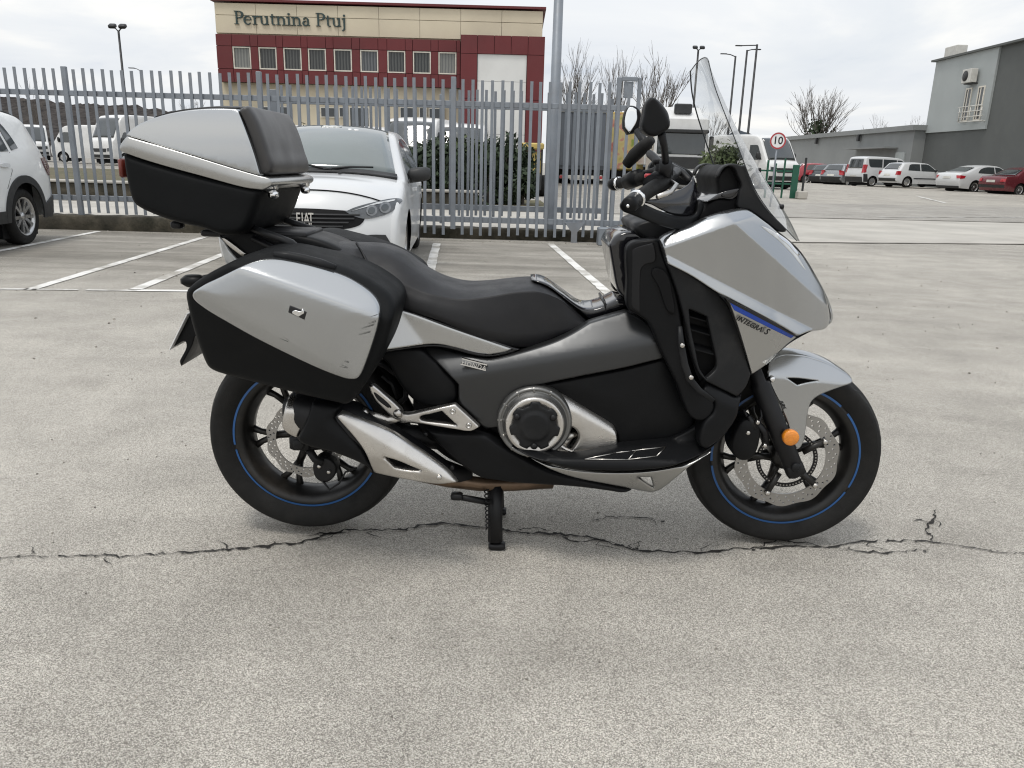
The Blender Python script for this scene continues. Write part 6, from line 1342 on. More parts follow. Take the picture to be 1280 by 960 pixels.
class Car:
    # local axes: x forward from the tail (0) to the nose (L), y left, z up
    def __init__(s, name, label, cat, loc, heading, spec, paint, group=None):
        s.S = spec; L_ = spec['L']; s.root = empty(name, label, cat, loc, heading, group); s.paint = paint
        s.K = 6; s.prof = curveK(spec['top'], s.K); s.W2 = spec['W']/2; s.rm = spec.get('rm', 0.05); s.xo = spec.get('xo', L_/2)
    def w(s, x, z):
        sp = s.S; L_ = sp['L']; pf, pr = sp.get('pf', 0.10), sp.get('pr', 0.07); tum = sp.get('tum', 0.2); zb = np.interp(x, [0, L_], sp['belt']); zr = sp['H']
        f = np.clip((x-(L_-0.9))/0.9, 0, 1); r = np.clip((0.8-x)/0.8, 0, 1)
        k_ = 1-pf*f**2.2-pr*r**2.2
        low = np.clip((zb-z)/zb, 0, 1); up = np.clip((z-zb)/(zr-zb), 0, 1.2)
        k_ = k_*(1-0.07*np.clip((low-0.45)/0.55, 0, 1)**2-0.035*np.clip((0.35-low)/0.35, 0, 1)**2-tum*up)
        # shoulder line
        return s.W2*k_
    def loc3(s, x, y, z): return (x-s.xo, y, z)
    def body(s, arches=True):
        sp = s.S; pr = s.prof; xs_, zs_ = pr[:, 0], pr[:, 1]; zbm = sp.get('sill', 0.20)
        bot = []; x = xs_[-1]
        for (xw, r) in sorted(((sp['xr'], sp['ra']), (sp['xf'], sp['ra']))):
            bot.append((xw-r, zbm))
            for a in np.linspace(pi, 0, 15)[1:-1]: bot.append((xw+r*cos(a), max(zbm, sp['rw']+r*sin(a)*1.0) if sp['rw']+r*sin(a) > zbm else zbm))
            bot.append((xw+r, zbm))
        loop = np.array([(a, b) for a, b, _ in pr]+bot)
        # drop duplicates
        keep = [i for i in range(len(loop)) if np.linalg.norm(loop[i]-loop[i-1]) > 1e-3]; loop = loop[keep]
        vv, tr, dist = tri2d(loop, (), sp.get('mesh', 0.11), (0.008, 0.022, 0.045))
        t = np.clip(dist/s.rm, 0, 1); off = s.rm*(1-np.sqrt(1-(1-t)**2))
        # rounding only near the top line, not at the sills and arches
        dtop = seg_dist(vv, np.concatenate([np.stack([xs_, zs_], 1), np.stack([xs_, zs_], 1)[::-1]])); t = np.clip(dtop/s.rm, 0, 1); off = s.rm*(1-np.sqrt(1-(1-t)**2))
        y = s.w(vv[:, 0], vv[:, 1])-off; m = len(vv)
        V = [s.loc3(a, yy, b) for (a, b), yy in zip(vv, y)]+[s.loc3(a, -yy, b) for (a, b), yy in zip(vv, y)]
        F = [tuple(q[::-1]) for q in tr]+[(q[0]+m, q[1]+m, q[2]+m) for q in tr]
        b0 = len(V); n = 16; d = np.gradient(pr[:, :2], axis=0); d /= (np.linalg.norm(d, axis=1)[:, None]+1e-9); s.nr = np.stack([d[:, 1], -d[:, 0]], 1)
        s.we = s.w(xs_, zs_)-s.rm
        for i in range(len(pr)):
            for j in range(n+1): V.append(s.loc3(*s.SP(i, -1+2*j/n)))
        for i in range(len(pr)-1):
            for j in range(n):
                a = b0+i*(n+1)+j; F.append((a, a+1, a+n+2, a+n+1))
        s.bod = obj('body', V, F, s.paint, s.root, True)
        ub = MB(); h = s.W2*0.93; ub.box((sp['L']/2-s.xo, 0, zbm+0.12), (sp['L']-0.5, 2*h-0.30, 0.24)); 
        for xw in (sp['xr'], sp['xf']): ub.box((xw-s.xo, 0, sp['rw']+0.08), (2*sp['ra']-0.02, 2*h-0.12, sp['ra']*1.6))
        ub.build('underbody', M['void'], s.root, False)
    def SP(s, i, t, off=0.0):
        i = min(max(i, 0), len(s.prof)-1); i0 = int(math.floor(i)); i1 = min(i0+1, len(s.prof)-1); f = i-i0
        L_ = lambda A: A[i0]*(1-f)+A[i1]*f
        x, z, c = L_(s.prof); nx, nz = L_(s.nr); we = L_(s.we); k_ = c*(1-abs(t)**2.6)+off
        return (x+nx*k_, t*we, z+nz*k_)
    def strip(s, name, i0, i1, t0, t1, mt, off=0.006, par=None, n=14, taper=0.0, taper1=0.0):
        V = []; m = 10
        for a in range(m+1):
            for b in range(n+1):
                f = a/m; sh = 1-taper*(1-f)-taper1*f; t = t0+(t1-t0)*b/n; V.append(s.loc3(*s.SP(i0+(i1-i0)*f, t*sh, off)))
        F = [(a*(n+1)+b, a*(n+1)+b+1, (a+1)*(n+1)+b+1, (a+1)*(n+1)+b) for a in range(m) for b in range(n)]
        o = obj(name, V, F, mt, par or s.root, True); md = o.modifiers.new('depth', 'SOLIDIFY'); md.thickness = 0.02; md.offset = 0; return o
    def side(s, name, poly, mt, off=0.006, par=None, sides=(1, -1), spl=True, step=0.10, th=0.02, r=0.0, rmm=0.0):
        lp = curve(poly, step*0.7) if spl else np.array([q[:2] for q in poly], float)
        vv, tr, ds = tri2d(lp, (), step, (r*0.3, r*0.9) if r else ())
        if isinstance(off, float) or isinstance(off, int): of = np.full(len(vv), off)
        else: of = off
        if r: t = np.clip(ds/r, 0, 1); of = of-rmm*(1-np.sqrt(1-(1-t)**2))
        y = s.w(vv[:, 0], vv[:, 1])+of; m = len(vv); res = []
        for sg in sides:
            V = [s.loc3(a, sg*yy, b) for (a, b), yy in zip(vv, y)]+[s.loc3(a, sg*(yy-th), b) for (a, b), yy in zip(vv, y)]
            F = [tuple(q) for q in tr]+[(q[2]+m, q[1]+m, q[0]+m) for q in tr]+[(b, a, a+m, b+m) for a, b in border(tr)]
            if sg > 0: F = [q[::-1] for q in F]
            res.append(flatshade(obj(name, V, F, mt, par or s.root), 40))
        return res
    def front(s, name, poly, mt, off=0.006, par=None, idx=(0, 99), step=0.05, th=0.03, spl=True, mir=False, tail=False):
        lp = curve(poly, step*0.7) if spl else curve([(q[0], q[1], 1) for q in poly], step*0.7)
        vv, tr, _ = tri2d(lp, (), step, ()); pr = s.prof[idx[0]:idx[1]+1]; o_ = np.argsort(pr[:, 1]); res = []
        sg_ = -1 if tail else 1; hi_ = min(idx[1], len(s.prof)-1); gi = np.linspace(idx[0], hi_, 260); ar = np.arange(len(s.prof))
        gx, gz_, gc = [np.interp(gi, ar, s.prof[:, k_]) for k_ in range(3)]; gnx, gnz = [np.interp(gi, ar, s.nr[:, k_]) for k_ in range(2)]; gw = np.interp(gi, ar, s.we)
        X = []; 
        for (yq, zq) in vv:
            t = np.clip(abs(yq)/gw, 0, 1); kk = gc*(1-t**2.6)+off; zi = gz_+gnz*kk; xi = gx+gnx*kk-sg_*np.clip(abs(yq)-gw, 0, 1)*1.0
            j = int(np.argmin(np.abs(zi-zq))); X.append(xi[j]+(0 if j in (0, 259) else np.interp(zq, *( (zi[[j-1, j, j+1]], xi[[j-1, j, j+1]]) if zi[j+1] > zi[j-1] else (zi[[j+1, j, j-1]], xi[[j+1, j, j-1]])))-xi[j]))
        X = np.array(X); m = len(vv)
        for sg in ((1, -1) if mir else (1,)):
            V = [s.loc3(a, sg*q[0], q[1]) for a, q in zip(X, vv)]+[s.loc3(a-sg_*th, sg*q[0], q[1]) for a, q in zip(X, vv)]
            F = [tuple(q) for q in tr]+[(q[2]+m, q[1]+m, q[0]+m) for q in tr]+[(b, a, a+m, b+m) for a, b in border(tr)]
            res.append(flatshade(obj(name, V, F, mt, par or s.root), 40))
        return res
    def wheels(s, rim_mat, nsp=5, wd=0.21, detail=True, spw=0.05, track=None, steel=False):
        sp = s.S; R = sp['rw']
        for xw in (sp['xf'], sp['xr']):
            for sg in (1, -1):
                yc = sg*((track or (s.W2*0.965))-wd/2); c = Vector(s.loc3(xw, yc, R))
                t = MB(); h = wd/2; rr = R*0.66
                t.lathe([(rr, -h*0.8), (rr+0.02, -h*0.95), (R-0.05, -h), (R-0.012, -h*0.8), (R, -h*0.45), (R, h*0.45), (R-0.012, h*0.8), (R-0.05, h), (rr+0.02, h*0.95), (rr, h*0.8)], c, n=40, close=True)
                to = t.build('wheel', M['rubber'], s.root)
                r_ = MB(); o_ = sg
                r_.lathe([(rr+0.006, o_*h*0.9), (rr-0.012, o_*h*0.86), (rr-0.022, o_*h*0.45), (rr-0.03, -o_*h*0.6)], c, n=36); 
                rim = r_.build('rim', rim_mat, to)
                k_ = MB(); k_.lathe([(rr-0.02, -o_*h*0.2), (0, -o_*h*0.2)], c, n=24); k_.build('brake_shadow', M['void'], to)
                if steel:
                    q = MB(); q.lathe([(rr-0.015, o_*h*0.62), (rr*0.75, o_*h*0.80), (rr*0.5, o_*h*0.70), (rr*0.3, o_*h*0.86), (0, o_*h*0.9)], c, n=30); q.build('wheel_cover', rim_mat, to); continue
                for j in range(nsp):
                    a = 2*pi*j/nsp+0.3; q = MB(); d = Vector((cos(a), 0, sin(a))); pz = Vector((-sin(a), 0, cos(a)))
                    for s2 in ((-1, 1) if nsp <= 6 else (0,)):
                        w_ = spw*(0.55 if s2 else 1)
                        p0 = c+d*0.03+pz*s2*0.018+Vector((0, o_*h*0.62, 0)); p1 = c+d*(rr-0.008)+pz*s2*spw*1.05+Vector((0, o_*h*0.82, 0))
                        v = []
                        for pq, ww in ((p0, w_*0.5), (p1, w_*0.5)):
                            for dy in (0, -o_*0.03):
                                v += [pq-pz*ww+Vector((0, dy, 0)), pq+pz*ww+Vector((0, dy, 0))]
                        q.add(v, [(0, 1, 5, 4), (2, 6, 7, 3), (0, 4, 6, 2), (1, 3, 7, 5), (4, 5, 7, 6), (0, 2, 3, 1)])
                    q.build('spoke', rim_mat, rim, False)
                q = MB(); q.lathe([(0.045, o_*h*0.5), (0.05, o_*h*0.72), (0.0, o_*h*0.76)], c, n=16); q.build('hub_cap', rim_mat, rim)
    def arch(s, mt, wd=0.055):
        sp = s.S
        for xw in (sp['xf'], sp['xr']):
            r0, r1 = sp['ra']-0.004, sp['ra']+wd; zb = sp.get('sill', 0.2); a0 = math.asin(max(-1, (zb-sp['rw'])/r1)) if zb > sp['rw'] else -math.asin(min(1, (sp['rw']-zb)/r1))
            A = np.linspace(a0, pi-a0, 22); poly = [(xw+r1*cos(a), sp['rw']+r1*sin(a)) for a in A]+[(xw+r0*cos(a), sp['rw']+r0*sin(a)) for a in A[::-1]]
            s.side('wheel_arch', poly, mt, 0.022, spl=False, step=0)
    def mirrors(s, x, z, mt, sz=(0.11, 0.22, 0.15), out=0.10):
        for sg in (1, -1):
            m_ = MB(); y0 = float(s.w(np.array(x), np.array(z))); 
            secs = []
            for f, k_ in ((-1, 0.62), (-0.75, 0.92), (0, 1.0), (0.6, 0.93), (0.92, 0.72), (1, 0.45)):
                ring = []
                for j in range(14):
                    th = 2*pi*j/14; ring.append(s.loc3(x+sz[0]*0.5*cos(th)*k_+(-0.02*f), sg*(y0+out+sz[1]/2*f), z+sz[2]*0.5*k_*math.copysign(abs(sin(th))**0.7, sin(th))+(0.012*f)))
                secs.append(ring)
            o = loft('door_mirror', mt, secs, s.root)
            m_ = MB(); m_.tube([s.loc3(x+0.02, sg*(y0-0.02), z-sz[2]*0.45), s.loc3(x, sg*(y0+out), z-sz[2]*0.35)], [0.03, 0.022], 8); m_.build('mirror_arm', M['trim'], o)
    def handles(s, pts, mt):
        for (x, z) in pts: s.side('door_handle', [(x-0.09, z-0.016), (x+0.09, z-0.016), (x+0.09, z+0.016), (x-0.09, z+0.016)], mt, 0.028, step=0.05, th=0.03)
    def seams(s, lines):
        for ln in lines:
            pl_ = []; rs = []
            for (x, z) in ln: pl_.append((x-0.005, z)); rs.append((x+0.005, z))
            s.side('door_seam', pl_+rs[::-1], M['void'], 0.002, spl=False, step=0, th=0.004)

# ---- white hatchback facing us beside the panniers
def facing(dx, dy): return math.atan2(dy, dx)
hd = Vector((0.072, -1.0, 0)).normalized()
nose = Vector((-1.92, 4.80, 0)); Lf = 4.37; ctr = nose-hd*(Lf/2)
# measured on the photograph at the distance of the nose: heights of the front details
def zf(v, Y, u=430): return float(P(u, v, Y)[2])
spec = dict(L=Lf, W=1.79, H=1.47, belt=(0.98, 0.90), xf=3.46, xr=0.82, rw=0.315, ra=0.365, sill=0.2, pf=0.15, pr=0.10, tum=0.23, mesh=0.075, rm=0.06,
    top=[(4.10, 0.20, 0.16, 1), (4.16, 0.34, 0.20), (4.155, 0.50, 0.21), (4.12, 0.62, 0.21), (4.06, 0.715, 0.20), (3.98, 0.785, 0.18), (3.72, 0.89, 0.09), (3.33, 0.965, 0.05, 1), (2.86, 1.20, 0.085), (2.42, 1.38, 0.07), (2.0, 1.452, 0.05), (1.3, 1.465, 0.03), (0.6, 1.38, 0.03, 1), (0.28, 1.20, 0.04), (0.10, 1.0, 0.05, 1), (0.03, 0.75, 0.06), (0.02, 0.5, 0.07), (0.10, 0.24, 0.04, 1)])
M['lampring'] = mat('lamp_reflector', (0.22, 0.225, 0.23), 0.15, 0.6, 0.2, 30)
fc = Car('white_hatchback', 'white five door hatchback parked nose out in front of the fence, behind the panniers', 'car', ctr, facing(hd.x, hd.y), spec, M['white'])
fc.body()
K = 6
wsn = fc.strip('windscreen', 7*K+0.4, 9*K+3.4, -0.96, 0.96, M['wsglass'], 0.012)
fc.strip('windscreen_band', 9*K+1.0, 9*K+2.6, -0.22, 0.14, M['wsglass'], 0.016, par=wsn)
fc.strip('paper_note', 9*K-0.4, 9*K+0.3, 0.27, 0.33, M['whited'], 0.014, par=wsn, n=2); fc.strip('paper_note', 9*K-0.4, 9*K+0.2, 0.37, 0.45, M['whited'], 0.014, par=wsn, n=2)
fc.strip('rear_window', 12*K+0.6, 14*K-0.6, -0.86, 0.86, M['cglass'], 0.012)
fc.strip('cowl_panel', 7*K-1.1, 7*K+0.6, -0.98, 0.98, M['trim'], 0.016)
fc.strip('bonnet_seam', 4*K+1.3, 4*K+1.48, -0.93, 0.93, M['void'], 0.003, n=24)
for sg in (1, -1):
    m_ = MB(); m_.tube([fc.loc3(*fc.SP(7*K-0.6, -0.05*sg+0.10, 0.035)), fc.loc3(*fc.SP(7*K+0.9, 0.25*sg+0.12, 0.03)), fc.loc3(*fc.SP(7*K+1.3, 0.48*sg+0.2, 0.03))], [0.014, 0.011, 0.007], 6); m_.build('wiper', M['trim'], fc.root)
    m_ = MB(); m_.box(fc.loc3(*fc.SP(6*K+3, 0.28*sg, 0.012)), (0.03, 0.035, 0.014), ch=0.004); m_.build('washer_jet', M['trim'], fc.root)
yn = 4.80
def zz(u, v, dy=0.12): return float(P(u, v, yn+dy)[2])
gtop, gbot = zz(400, 262), zz(400, 286)
grl = fc.front('grille', [(0.0, gtop+0.012), (0.42, gtop-0.006), (0.56, gtop-0.03, 1), (0.50, gbot+0.045), (0.30, gbot+0.002), (0, gbot-0.012), (-0.30, gbot+0.002), (-0.50, gbot+0.045), (-0.56, gtop-0.03, 1), (-0.42, gtop-0.006)], M['void'], 0.006, idx=(0, 6*K))[0]
for k_ in range(4):
    z = gtop-0.012-(gtop-gbot)*(0.14+0.20*k_); hwid = 0.50-0.05*k_
    fc.front('grille_bar', [(-hwid, z-0.006), (hwid, z-0.006), (hwid, z+0.006), (-hwid, z+0.006)], M['trim'], 0.022, par=grl, idx=(0, 6*K), spl=False, step=0.08, th=0.014)
# badge letters
mx4 = Matrix(((0, 0, 1, fc.loc3(4.385, 0, 0)[0]), (1, 0, 0, 0.0), (0, 1, 0, (gtop+gbot)/2+0.005), (0, 0, 0, 1)))
cxm = 4.12+0.21-fc.xo+0.02
for i, ch in enumerate('FIAT'):
    y_ = (-0.042+0.038*i)
    text_mesh('badge_letter', ch, M['chrome'], grl, Matrix(((0, 0, 1, cxm+0.008), (1, 0, 0, y_), (0, 1, 0, (gtop+gbot)/2+0.004), (0, 0, 0, 1))) @ Matrix.Scale(0.56, 4, (1, 0, 0)), 0.15, 0.006, off=0.001)
zl = lambda u, v: zz(u, v, 0.22)
hl = [(0.37, zl(443, 263.5), 1), (0.47, zl(456, 258)), (0.64, zl(482, 252.5)), (0.78, zl(499, 249.5)), (0.86, zl(506, 252)), (0.83, zl(504, 258)), (0.77, zl(498, 266)), (0.66, zl(485, 271)), (0.54, zl(472, 273)), (0.44, zl(452, 269))]
hls = fc.front('headlight', hl, M['hlamp'], 0.012, idx=(0, 6*K), mir=True, step=0.03)
for h_, sg in zip(hls, (1, -1)):
    for (y_, u, v, r_) in ((0.60, 476, 263, 0.048), (0.715, 491, 260, 0.050)):
        ang = np.linspace(0, 2*pi, 18, endpoint=False); c_ = zl(u, v)
        ring = [(sg*y_+r_*cos(a), c_+r_*sin(a)) for a in ang]
        fc.front('projector_lens', ring, M['lampring'], 0.020, par=h_, idx=(0, 6*K), spl=False, step=0.02, th=0.012)
        fc.front('lens_core', [(sg*y_+r_*0.62*cos(a), c_+r_*0.62*sin(a)) for a in ang], M['cglass'], 0.026, par=h_, idx=(0, 6*K), spl=False, step=0.02, th=0.012)
    fc.front('running_light', [(sg*0.42, zl(450, 265)+0.012), (sg*0.64, zl(482, 254)+0.004), (sg*0.80, zl(500, 250.5)+0.002), (sg*0.79, zl(500, 250.5)-0.014), (sg*0.63, zl(482, 254)-0.014)], M['lens'], 0.018, par=h_, idx=(0, 6*K), spl=False, step=0.03, th=0.01)
ztop_, zbot_ = zz(470, 296, 0.18), zz(500, 312, 0.3)
fi = fc.front('fog_intake', [(0.46, ztop_+0.004, 1), (0.60, ztop_+0.02), (0.72, ztop_+0.015, 1), (0.80, zbot_, 1), (0.66, zbot_-0.04), (0.52, zbot_-0.05, 1)], M['trim'], 0.010, idx=(0, 6*K), mir=True, step=0.04)
fc.front('lower_intake', [(-0.40, 0.44), (0.40, 0.44), (0.48, 0.27), (-0.48, 0.27)], M['trim'], 0.008, idx=(0, 6*K), spl=False, step=0.08)
fc.front('number_plate', [(-0.26, 0.51), (0.26, 0.51), (0.26, 0.40), (-0.26, 0.40)], M['whited'], 0.024, idx=(0, 6*K), spl=False, step=0.08)
fc.side('side_window', [(3.02, 0.955, 1), (2.90, 1.02), (2.42, 1.31), (2.25, 1.355, 1), (1.98, 1.385, 1), (1.98, 0.985, 1)], M['cglass'], 0.008, spl=True)
fc.side('side_window', [(1.93, 0.985, 1), (1.93, 1.388, 1), (1.45, 1.39), (1.10, 1.355, 1), (0.98, 1.02, 1)], M['cglass'], 0.008)
fc.side('side_window', [(0.92, 1.03, 1), (1.04, 1.34, 1), (0.72, 1.27), (0.55, 1.14, 1), (0.62, 1.07)], M['cglass'], 0.008)
fc.side('window_trim', [(3.10, 0.935, 1), (3.02, 0.952), (0.55, 1.035), (0.55, 1.02), (3.04, 0.925)], M['trim'], 0.012, spl=False, step=0.1)
fc.seams([[(3.06, 0.90), (3.04, 0.5), (2.98, 0.26)], [(1.95, 0.97), (1.96, 0.5), (1.95, 0.26)], [(0.95, 1.0), (1.10, 0.72), (1.20, 0.5)]]); fc.handles([(2.12, 0.83), (1.12, 0.86)], M['white'])
fc.mirrors(2.72, 1.005, M['trim'], (0.16, 0.24, 0.16), 0.13); fc.wheels(M['rimal'], 5, 0.205, spw=0.07)
m_ = fc.front('arch_shadow', [(0.80, 0.30), (0.88, 0.35), (0.88, 0.22), (0.80, 0.22)], M['trim'], -0.2, idx=(0, 6*K), spl=False, step=0.05) if False else None

# ---- white SUV at the left edge: only its tail quarter is inside the frame
hd2 = Vector((0.075, -1.0, 0)).normalized(); Lj = 4.40
rwc = Vector((-6.21, 7.6, 0))   # left rear wheel hub as it stands
lat = Vector((-hd2.y, hd2.x, 0))  # left of the heading
M['white2'] = mat('bright_white_car_paint', (0.78, 0.79, 0.78), 0.3, 0, 0.02, 1, coat=0.5, rvar=0.02)
spec2 = dict(L=Lj, W=1.84, H=1.62, belt=(1.10, 1.02), xf=3.47, xr=0.83, rw=0.348, ra=0.415, sill=0.30, pf=0.08, pr=0.10, tum=0.20, mesh=0.08, rm=0.07,
    top=[(4.25, 0.30, 0.10, 1), (4.33, 0.6, 0.12), (4.28, 0.9, 0.12), (4.10, 1.02, 0.10), (3.2, 1.12, 0.05, 1), (2.3, 1.55, 0.06), (1.9, 1.61, 0.05), (1.0, 1.62, 0.03), (0.38, 1.56, 0.03), (0.24, 1.50, 0.04, 1), (0.08, 1.10, 0.06, 1), (0.0, 0.88, 0.06), (-0.02, 0.62, 0.07), (0.10, 0.32, 0.05, 1)])
ctr2 = rwc - lat*0.82 + hd2*(Lj/2-0.83)
M['tlampd'] = mat('dark_tail_lamp', (0.10, 0.02, 0.022), 0.12, 0, 0.3, 12, coat=0.7)
jc = Car('white_suv', 'white compact sport utility car with black wheel arches, cut off by the left edge', 'car', ctr2, facing(hd2.x, hd2.y), spec2, M['white2'])
jc.body(); jc.arch(M['trim'], 0.085); jc.wheels(M['rimal'], 5, 0.225, spw=0.08)
jc.strip('rear_window', 9*K+0.4, 10*K-0.4, -0.85, 0.85, M['cglass'], 0.012); jc.strip('windscreen', 4*K+0.5, 5*K-0.2, -0.9, 0.9, M['wsglass'], 0.012); jc.strip('roof_spoiler', 8*K-1, 9*K, -0.95, 0.95, M['trim'], 0.02)
jc.side('side_window', [(3.0, 1.08, 1), (2.3, 1.47), (1.95, 1.515, 1), (1.95, 1.10, 1)], M['cglass'], 0.008); jc.side('side_window', [(1.9, 1.10, 1), (1.9, 1.515, 1), (1.2, 1.51), (1.05, 1.50, 1), (1.0, 1.13, 1)], M['cglass'], 0.008)
jc.side('side_window', [(0.93, 1.14, 1), (0.99, 1.47, 1), (0.90, 1.45), (0.80, 1.30), (0.76, 1.17, 1)], M['cglass'], 0.008)
jc.side('tail_lamp', [(0.22, 1.05, 1), (0.19, 0.97), (0.11, 0.88), (0.02, 0.83, 1), (-0.02, 0.94), (0.06, 1.06)], M['tlampd'], 0.012, step=0.05)
jc.side('lower_cladding', [(0.02, 0.58, 1), (0.36, 0.46), (0.42, 0.34, 1), (0.10, 0.32)], M['trim'], 0.02); jc.side('sill_cladding', [(1.24, 0.44, 1), (3.06, 0.44, 1), (3.06, 0.30, 1), (1.24, 0.30, 1)], M['trim'], 0.02)
jc.seams([[(1.93, 1.08), (1.94, 0.6), (1.93, 0.45)], [(0.98, 1.12), (1.05, 0.9), (1.22, 0.7)]]); jc.handles([(1.20, 0.97), (2.2, 0.95)], M['white'])
m_ = MB(); 
for sg in (1, -1): m_.tube([jc.loc3(0.6, sg*0.62, 1.60), jc.loc3(0.8, sg*0.64, 1.665), jc.loc3(2.0, sg*0.64, 1.665), jc.loc3(2.2, sg*0.62, 1.60)], 0.018, 6)
for i, sg in enumerate((1, -1)):
    q = MB(); q.tube([jc.loc3(0.6, sg*0.62, 1.60), jc.loc3(0.8, sg*0.64, 1.665), jc.loc3(2.0, sg*0.64, 1.665), jc.loc3(2.2, sg*0.62, 1.60)], 0.018, 6); q.build('roof_rail', M['trim'], jc.root)

# ---- the row of cars along the warehouse
def parked(name, label, u, v, Y, az, spec, paint, rim, cat='car', which='xr', nsp=7, extra=None, z0=None, grp='cars parked along the warehouse', steel=False):
    # (u, v): the point where the rear wheel on our side meets the ground
    q = P(u, v, Y); z = q[2] if z0 is None else z0
    h = Vector((sin(az), cos(az), 0)); lt = Vector((-h.y, h.x, 0)); c = Vector((q[0], Y, 0))+lt*(spec['W']*0.46)+h*(spec['L']/2-spec[which])
    c.z = z; o = Car(name, label, cat, c, facing(h.x, h.y), spec, paint, grp); o.body()
    o.wheels(rim, nsp, 0.19, spw=0.05, steel=steel); return o
HATCH = dict(L=4.15, W=1.73, H=1.45, belt=(0.95, 0.88), xf=3.30, xr=0.79, rw=0.31, ra=0.36, sill=0.22, pf=0.10, pr=0.06, tum=0.2, mesh=0.14, rm=0.06,
    top=[(4.0, 0.25, 0.05, 1), (4.10, 0.5, 0.06), (4.05, 0.68, 0.06), (3.9, 0.76, 0.05), (3.0, 0.94, 0.03, 1), (2.35, 1.36, 0.04), (2.1, 1.42, 0.03), (1.2, 1.45, 0.03), (0.55, 1.40, 0.03, 1), (0.22, 1.0, 0.03, 1), (0.10, 0.85, 0.03), (0.0, 0.60, 0.05), (0.02, 0.42, 0.05), (0.12, 0.26, 0.03, 1)])
LIFT = dict(L=4.66, W=1.81, H=1.46, belt=(1.0, 0.92), xf=3.76, xr=1.07, rw=0.325, ra=0.375, sill=0.22, pf=0.10, pr=0.06, tum=0.22, mesh=0.14, rm=0.06,
    top=[(4.5, 0.25, 0.05, 1), (4.62, 0.5, 0.06), (4.55, 0.70, 0.06), (4.4, 0.78, 0.05), (3.45, 0.97, 0.03, 1), (2.75, 1.38, 0.04), (2.4, 1.45, 0.03), (1.7, 1.45, 0.03), (1.25, 1.36, 0.03, 1), (0.42, 1.05, 0.03, 1), (0.12, 1.02, 0.03), (0.03, 0.90, 0.04), (0.0, 0.62, 0.05), (0.12, 0.26, 0.03, 1)])
SEDAN = dict(L=4.55, W=1.75, H=1.41, belt=(0.95, 0.88), xf=3.65, xr=0.98, rw=0.31, ra=0.355, sill=0.22, pf=0.10, pr=0.06, tum=0.24, mesh=0.14, rm=0.06,
    top=[(4.4, 0.25, 0.05, 1), (4.5, 0.48, 0.06), (4.45, 0.66, 0.06), (4.3, 0.74, 0.05), (3.35, 0.92, 0.03, 1), (2.65, 1.33, 0.04), (2.3, 1.40, 0.03), (1.7, 1.40, 0.03), (1.35, 1.32, 0.03, 1), (0.72, 0.98, 0.03, 1), (0.12, 0.94, 0.03), (0.02, 0.85, 0.04), (0.0, 0.58, 0.05), (0.10, 0.26, 0.03, 1)])
MPV = dict(L=4.39, W=1.83, H=1.84, belt=(1.12, 1.02), xf=3.50, xr=0.75, rw=0.32, ra=0.37, sill=0.24, pf=0.10, pr=0.03, tum=0.11, mesh=0.15, rm=0.06,
    top=[(4.22, 0.28, 0.05, 1), (4.34, 0.6, 0.06), (4.28, 0.85, 0.06), (4.1, 0.95, 0.05), (3.55, 1.10, 0.03, 1), (2.95, 1.66, 0.04), (2.6, 1.78, 0.03), (1.4, 1.84, 0.03), (0.35, 1.82, 0.03), (0.16, 1.76, 0.03, 1), (0.06, 1.1, 0.03, 1), (0.0, 0.7, 0.04), (0.10, 0.28, 0.03, 1)])
AZ = radians(75)
def dress(c, wins, rear, lamp, ws, paint_handles=None, plate=True, bumper=None, lampmat='tlamp'):
    for p_ in wins: c.side('side_window', p_, M['cglass'], 0.01, step=0.15)
    c.strip('rear_window', *rear, -0.84, 0.84, M['cglass'], 0.012); c.strip('windscreen', *ws, -0.9, 0.9, M['cglass'], 0.012)
    n = len(c.S['top']); c.front('tail_lamp', lamp, M[lampmat], 0.03, idx=(len(c.prof)-1-3*K, len(c.prof)-1), mir=True, tail=True, step=0.08, spl=False, th=0.10)
    if plate: z = plate if not isinstance(plate, bool) else 0.72; c.front('number_plate', [(-0.26, z-0.06), (0.26, z-0.06), (0.26, z+0.06), (-0.26, z+0.06)], M['acw'], 0.02, idx=(len(c.prof)-1-4*K, len(c.prof)-1), tail=True, spl=False, step=0.2)
    if bumper: c.front('rear_bumper', [(-0.8, bumper[0]), (0.8, bumper[0]), (0.8, bumper[1]), (-0.8, bumper[1])], M['trim'], 0.03, idx=(len(c.prof)-1-3*K, len(c.prof)-1), tail=True, spl=False, step=0.2)
g = parked('white_hatchback', 'white three door hatchback with black side strips right of the tall white people carrier', 1132, 234.3, 46.5, AZ, HATCH, M['white'], M['rimal'], steel=True)
dress(g, [[(2.85, 0.95, 1), (2.25, 1.34), (1.72, 1.37, 1), (1.72, 0.97, 1)], [(1.64, 0.97, 1), (1.64, 1.37, 1), (1.05, 1.36), (0.9, 1.30, 1), (0.78, 1.0, 1)]], (8*K+0.6, 9*K-0.4), [(0.66, 0.94), (0.80, 0.94), (0.84, 0.73), (0.68, 0.73)], (4*K+0.5, 5*K-0.3), bumper=(0.34, 0.52))
g.side('tail_lamp', [(0.06, 0.95), (0.30, 0.95), (0.24, 0.72), (0.03, 0.72)], M['tlamp'], 0.012, spl=False); g.side('side_strip', [(1.2, 0.56), (2.9, 0.56), (2.9, 0.50), (1.2, 0.50)], M['trim'], 0.015, spl=False); g.seams([[(2.9, 0.9), (2.85, 0.3)], [(1.68, 0.95), (1.6, 0.3)]]); g.mirrors(2.7, 1.0, M['trim'])
o = parked('white_liftback', 'white liftback saloon with alloy wheels parked just left of the dark red saloon', 1216, 241.6, 41.5, AZ, LIFT, M['white'], M['rimal'], nsp=5)
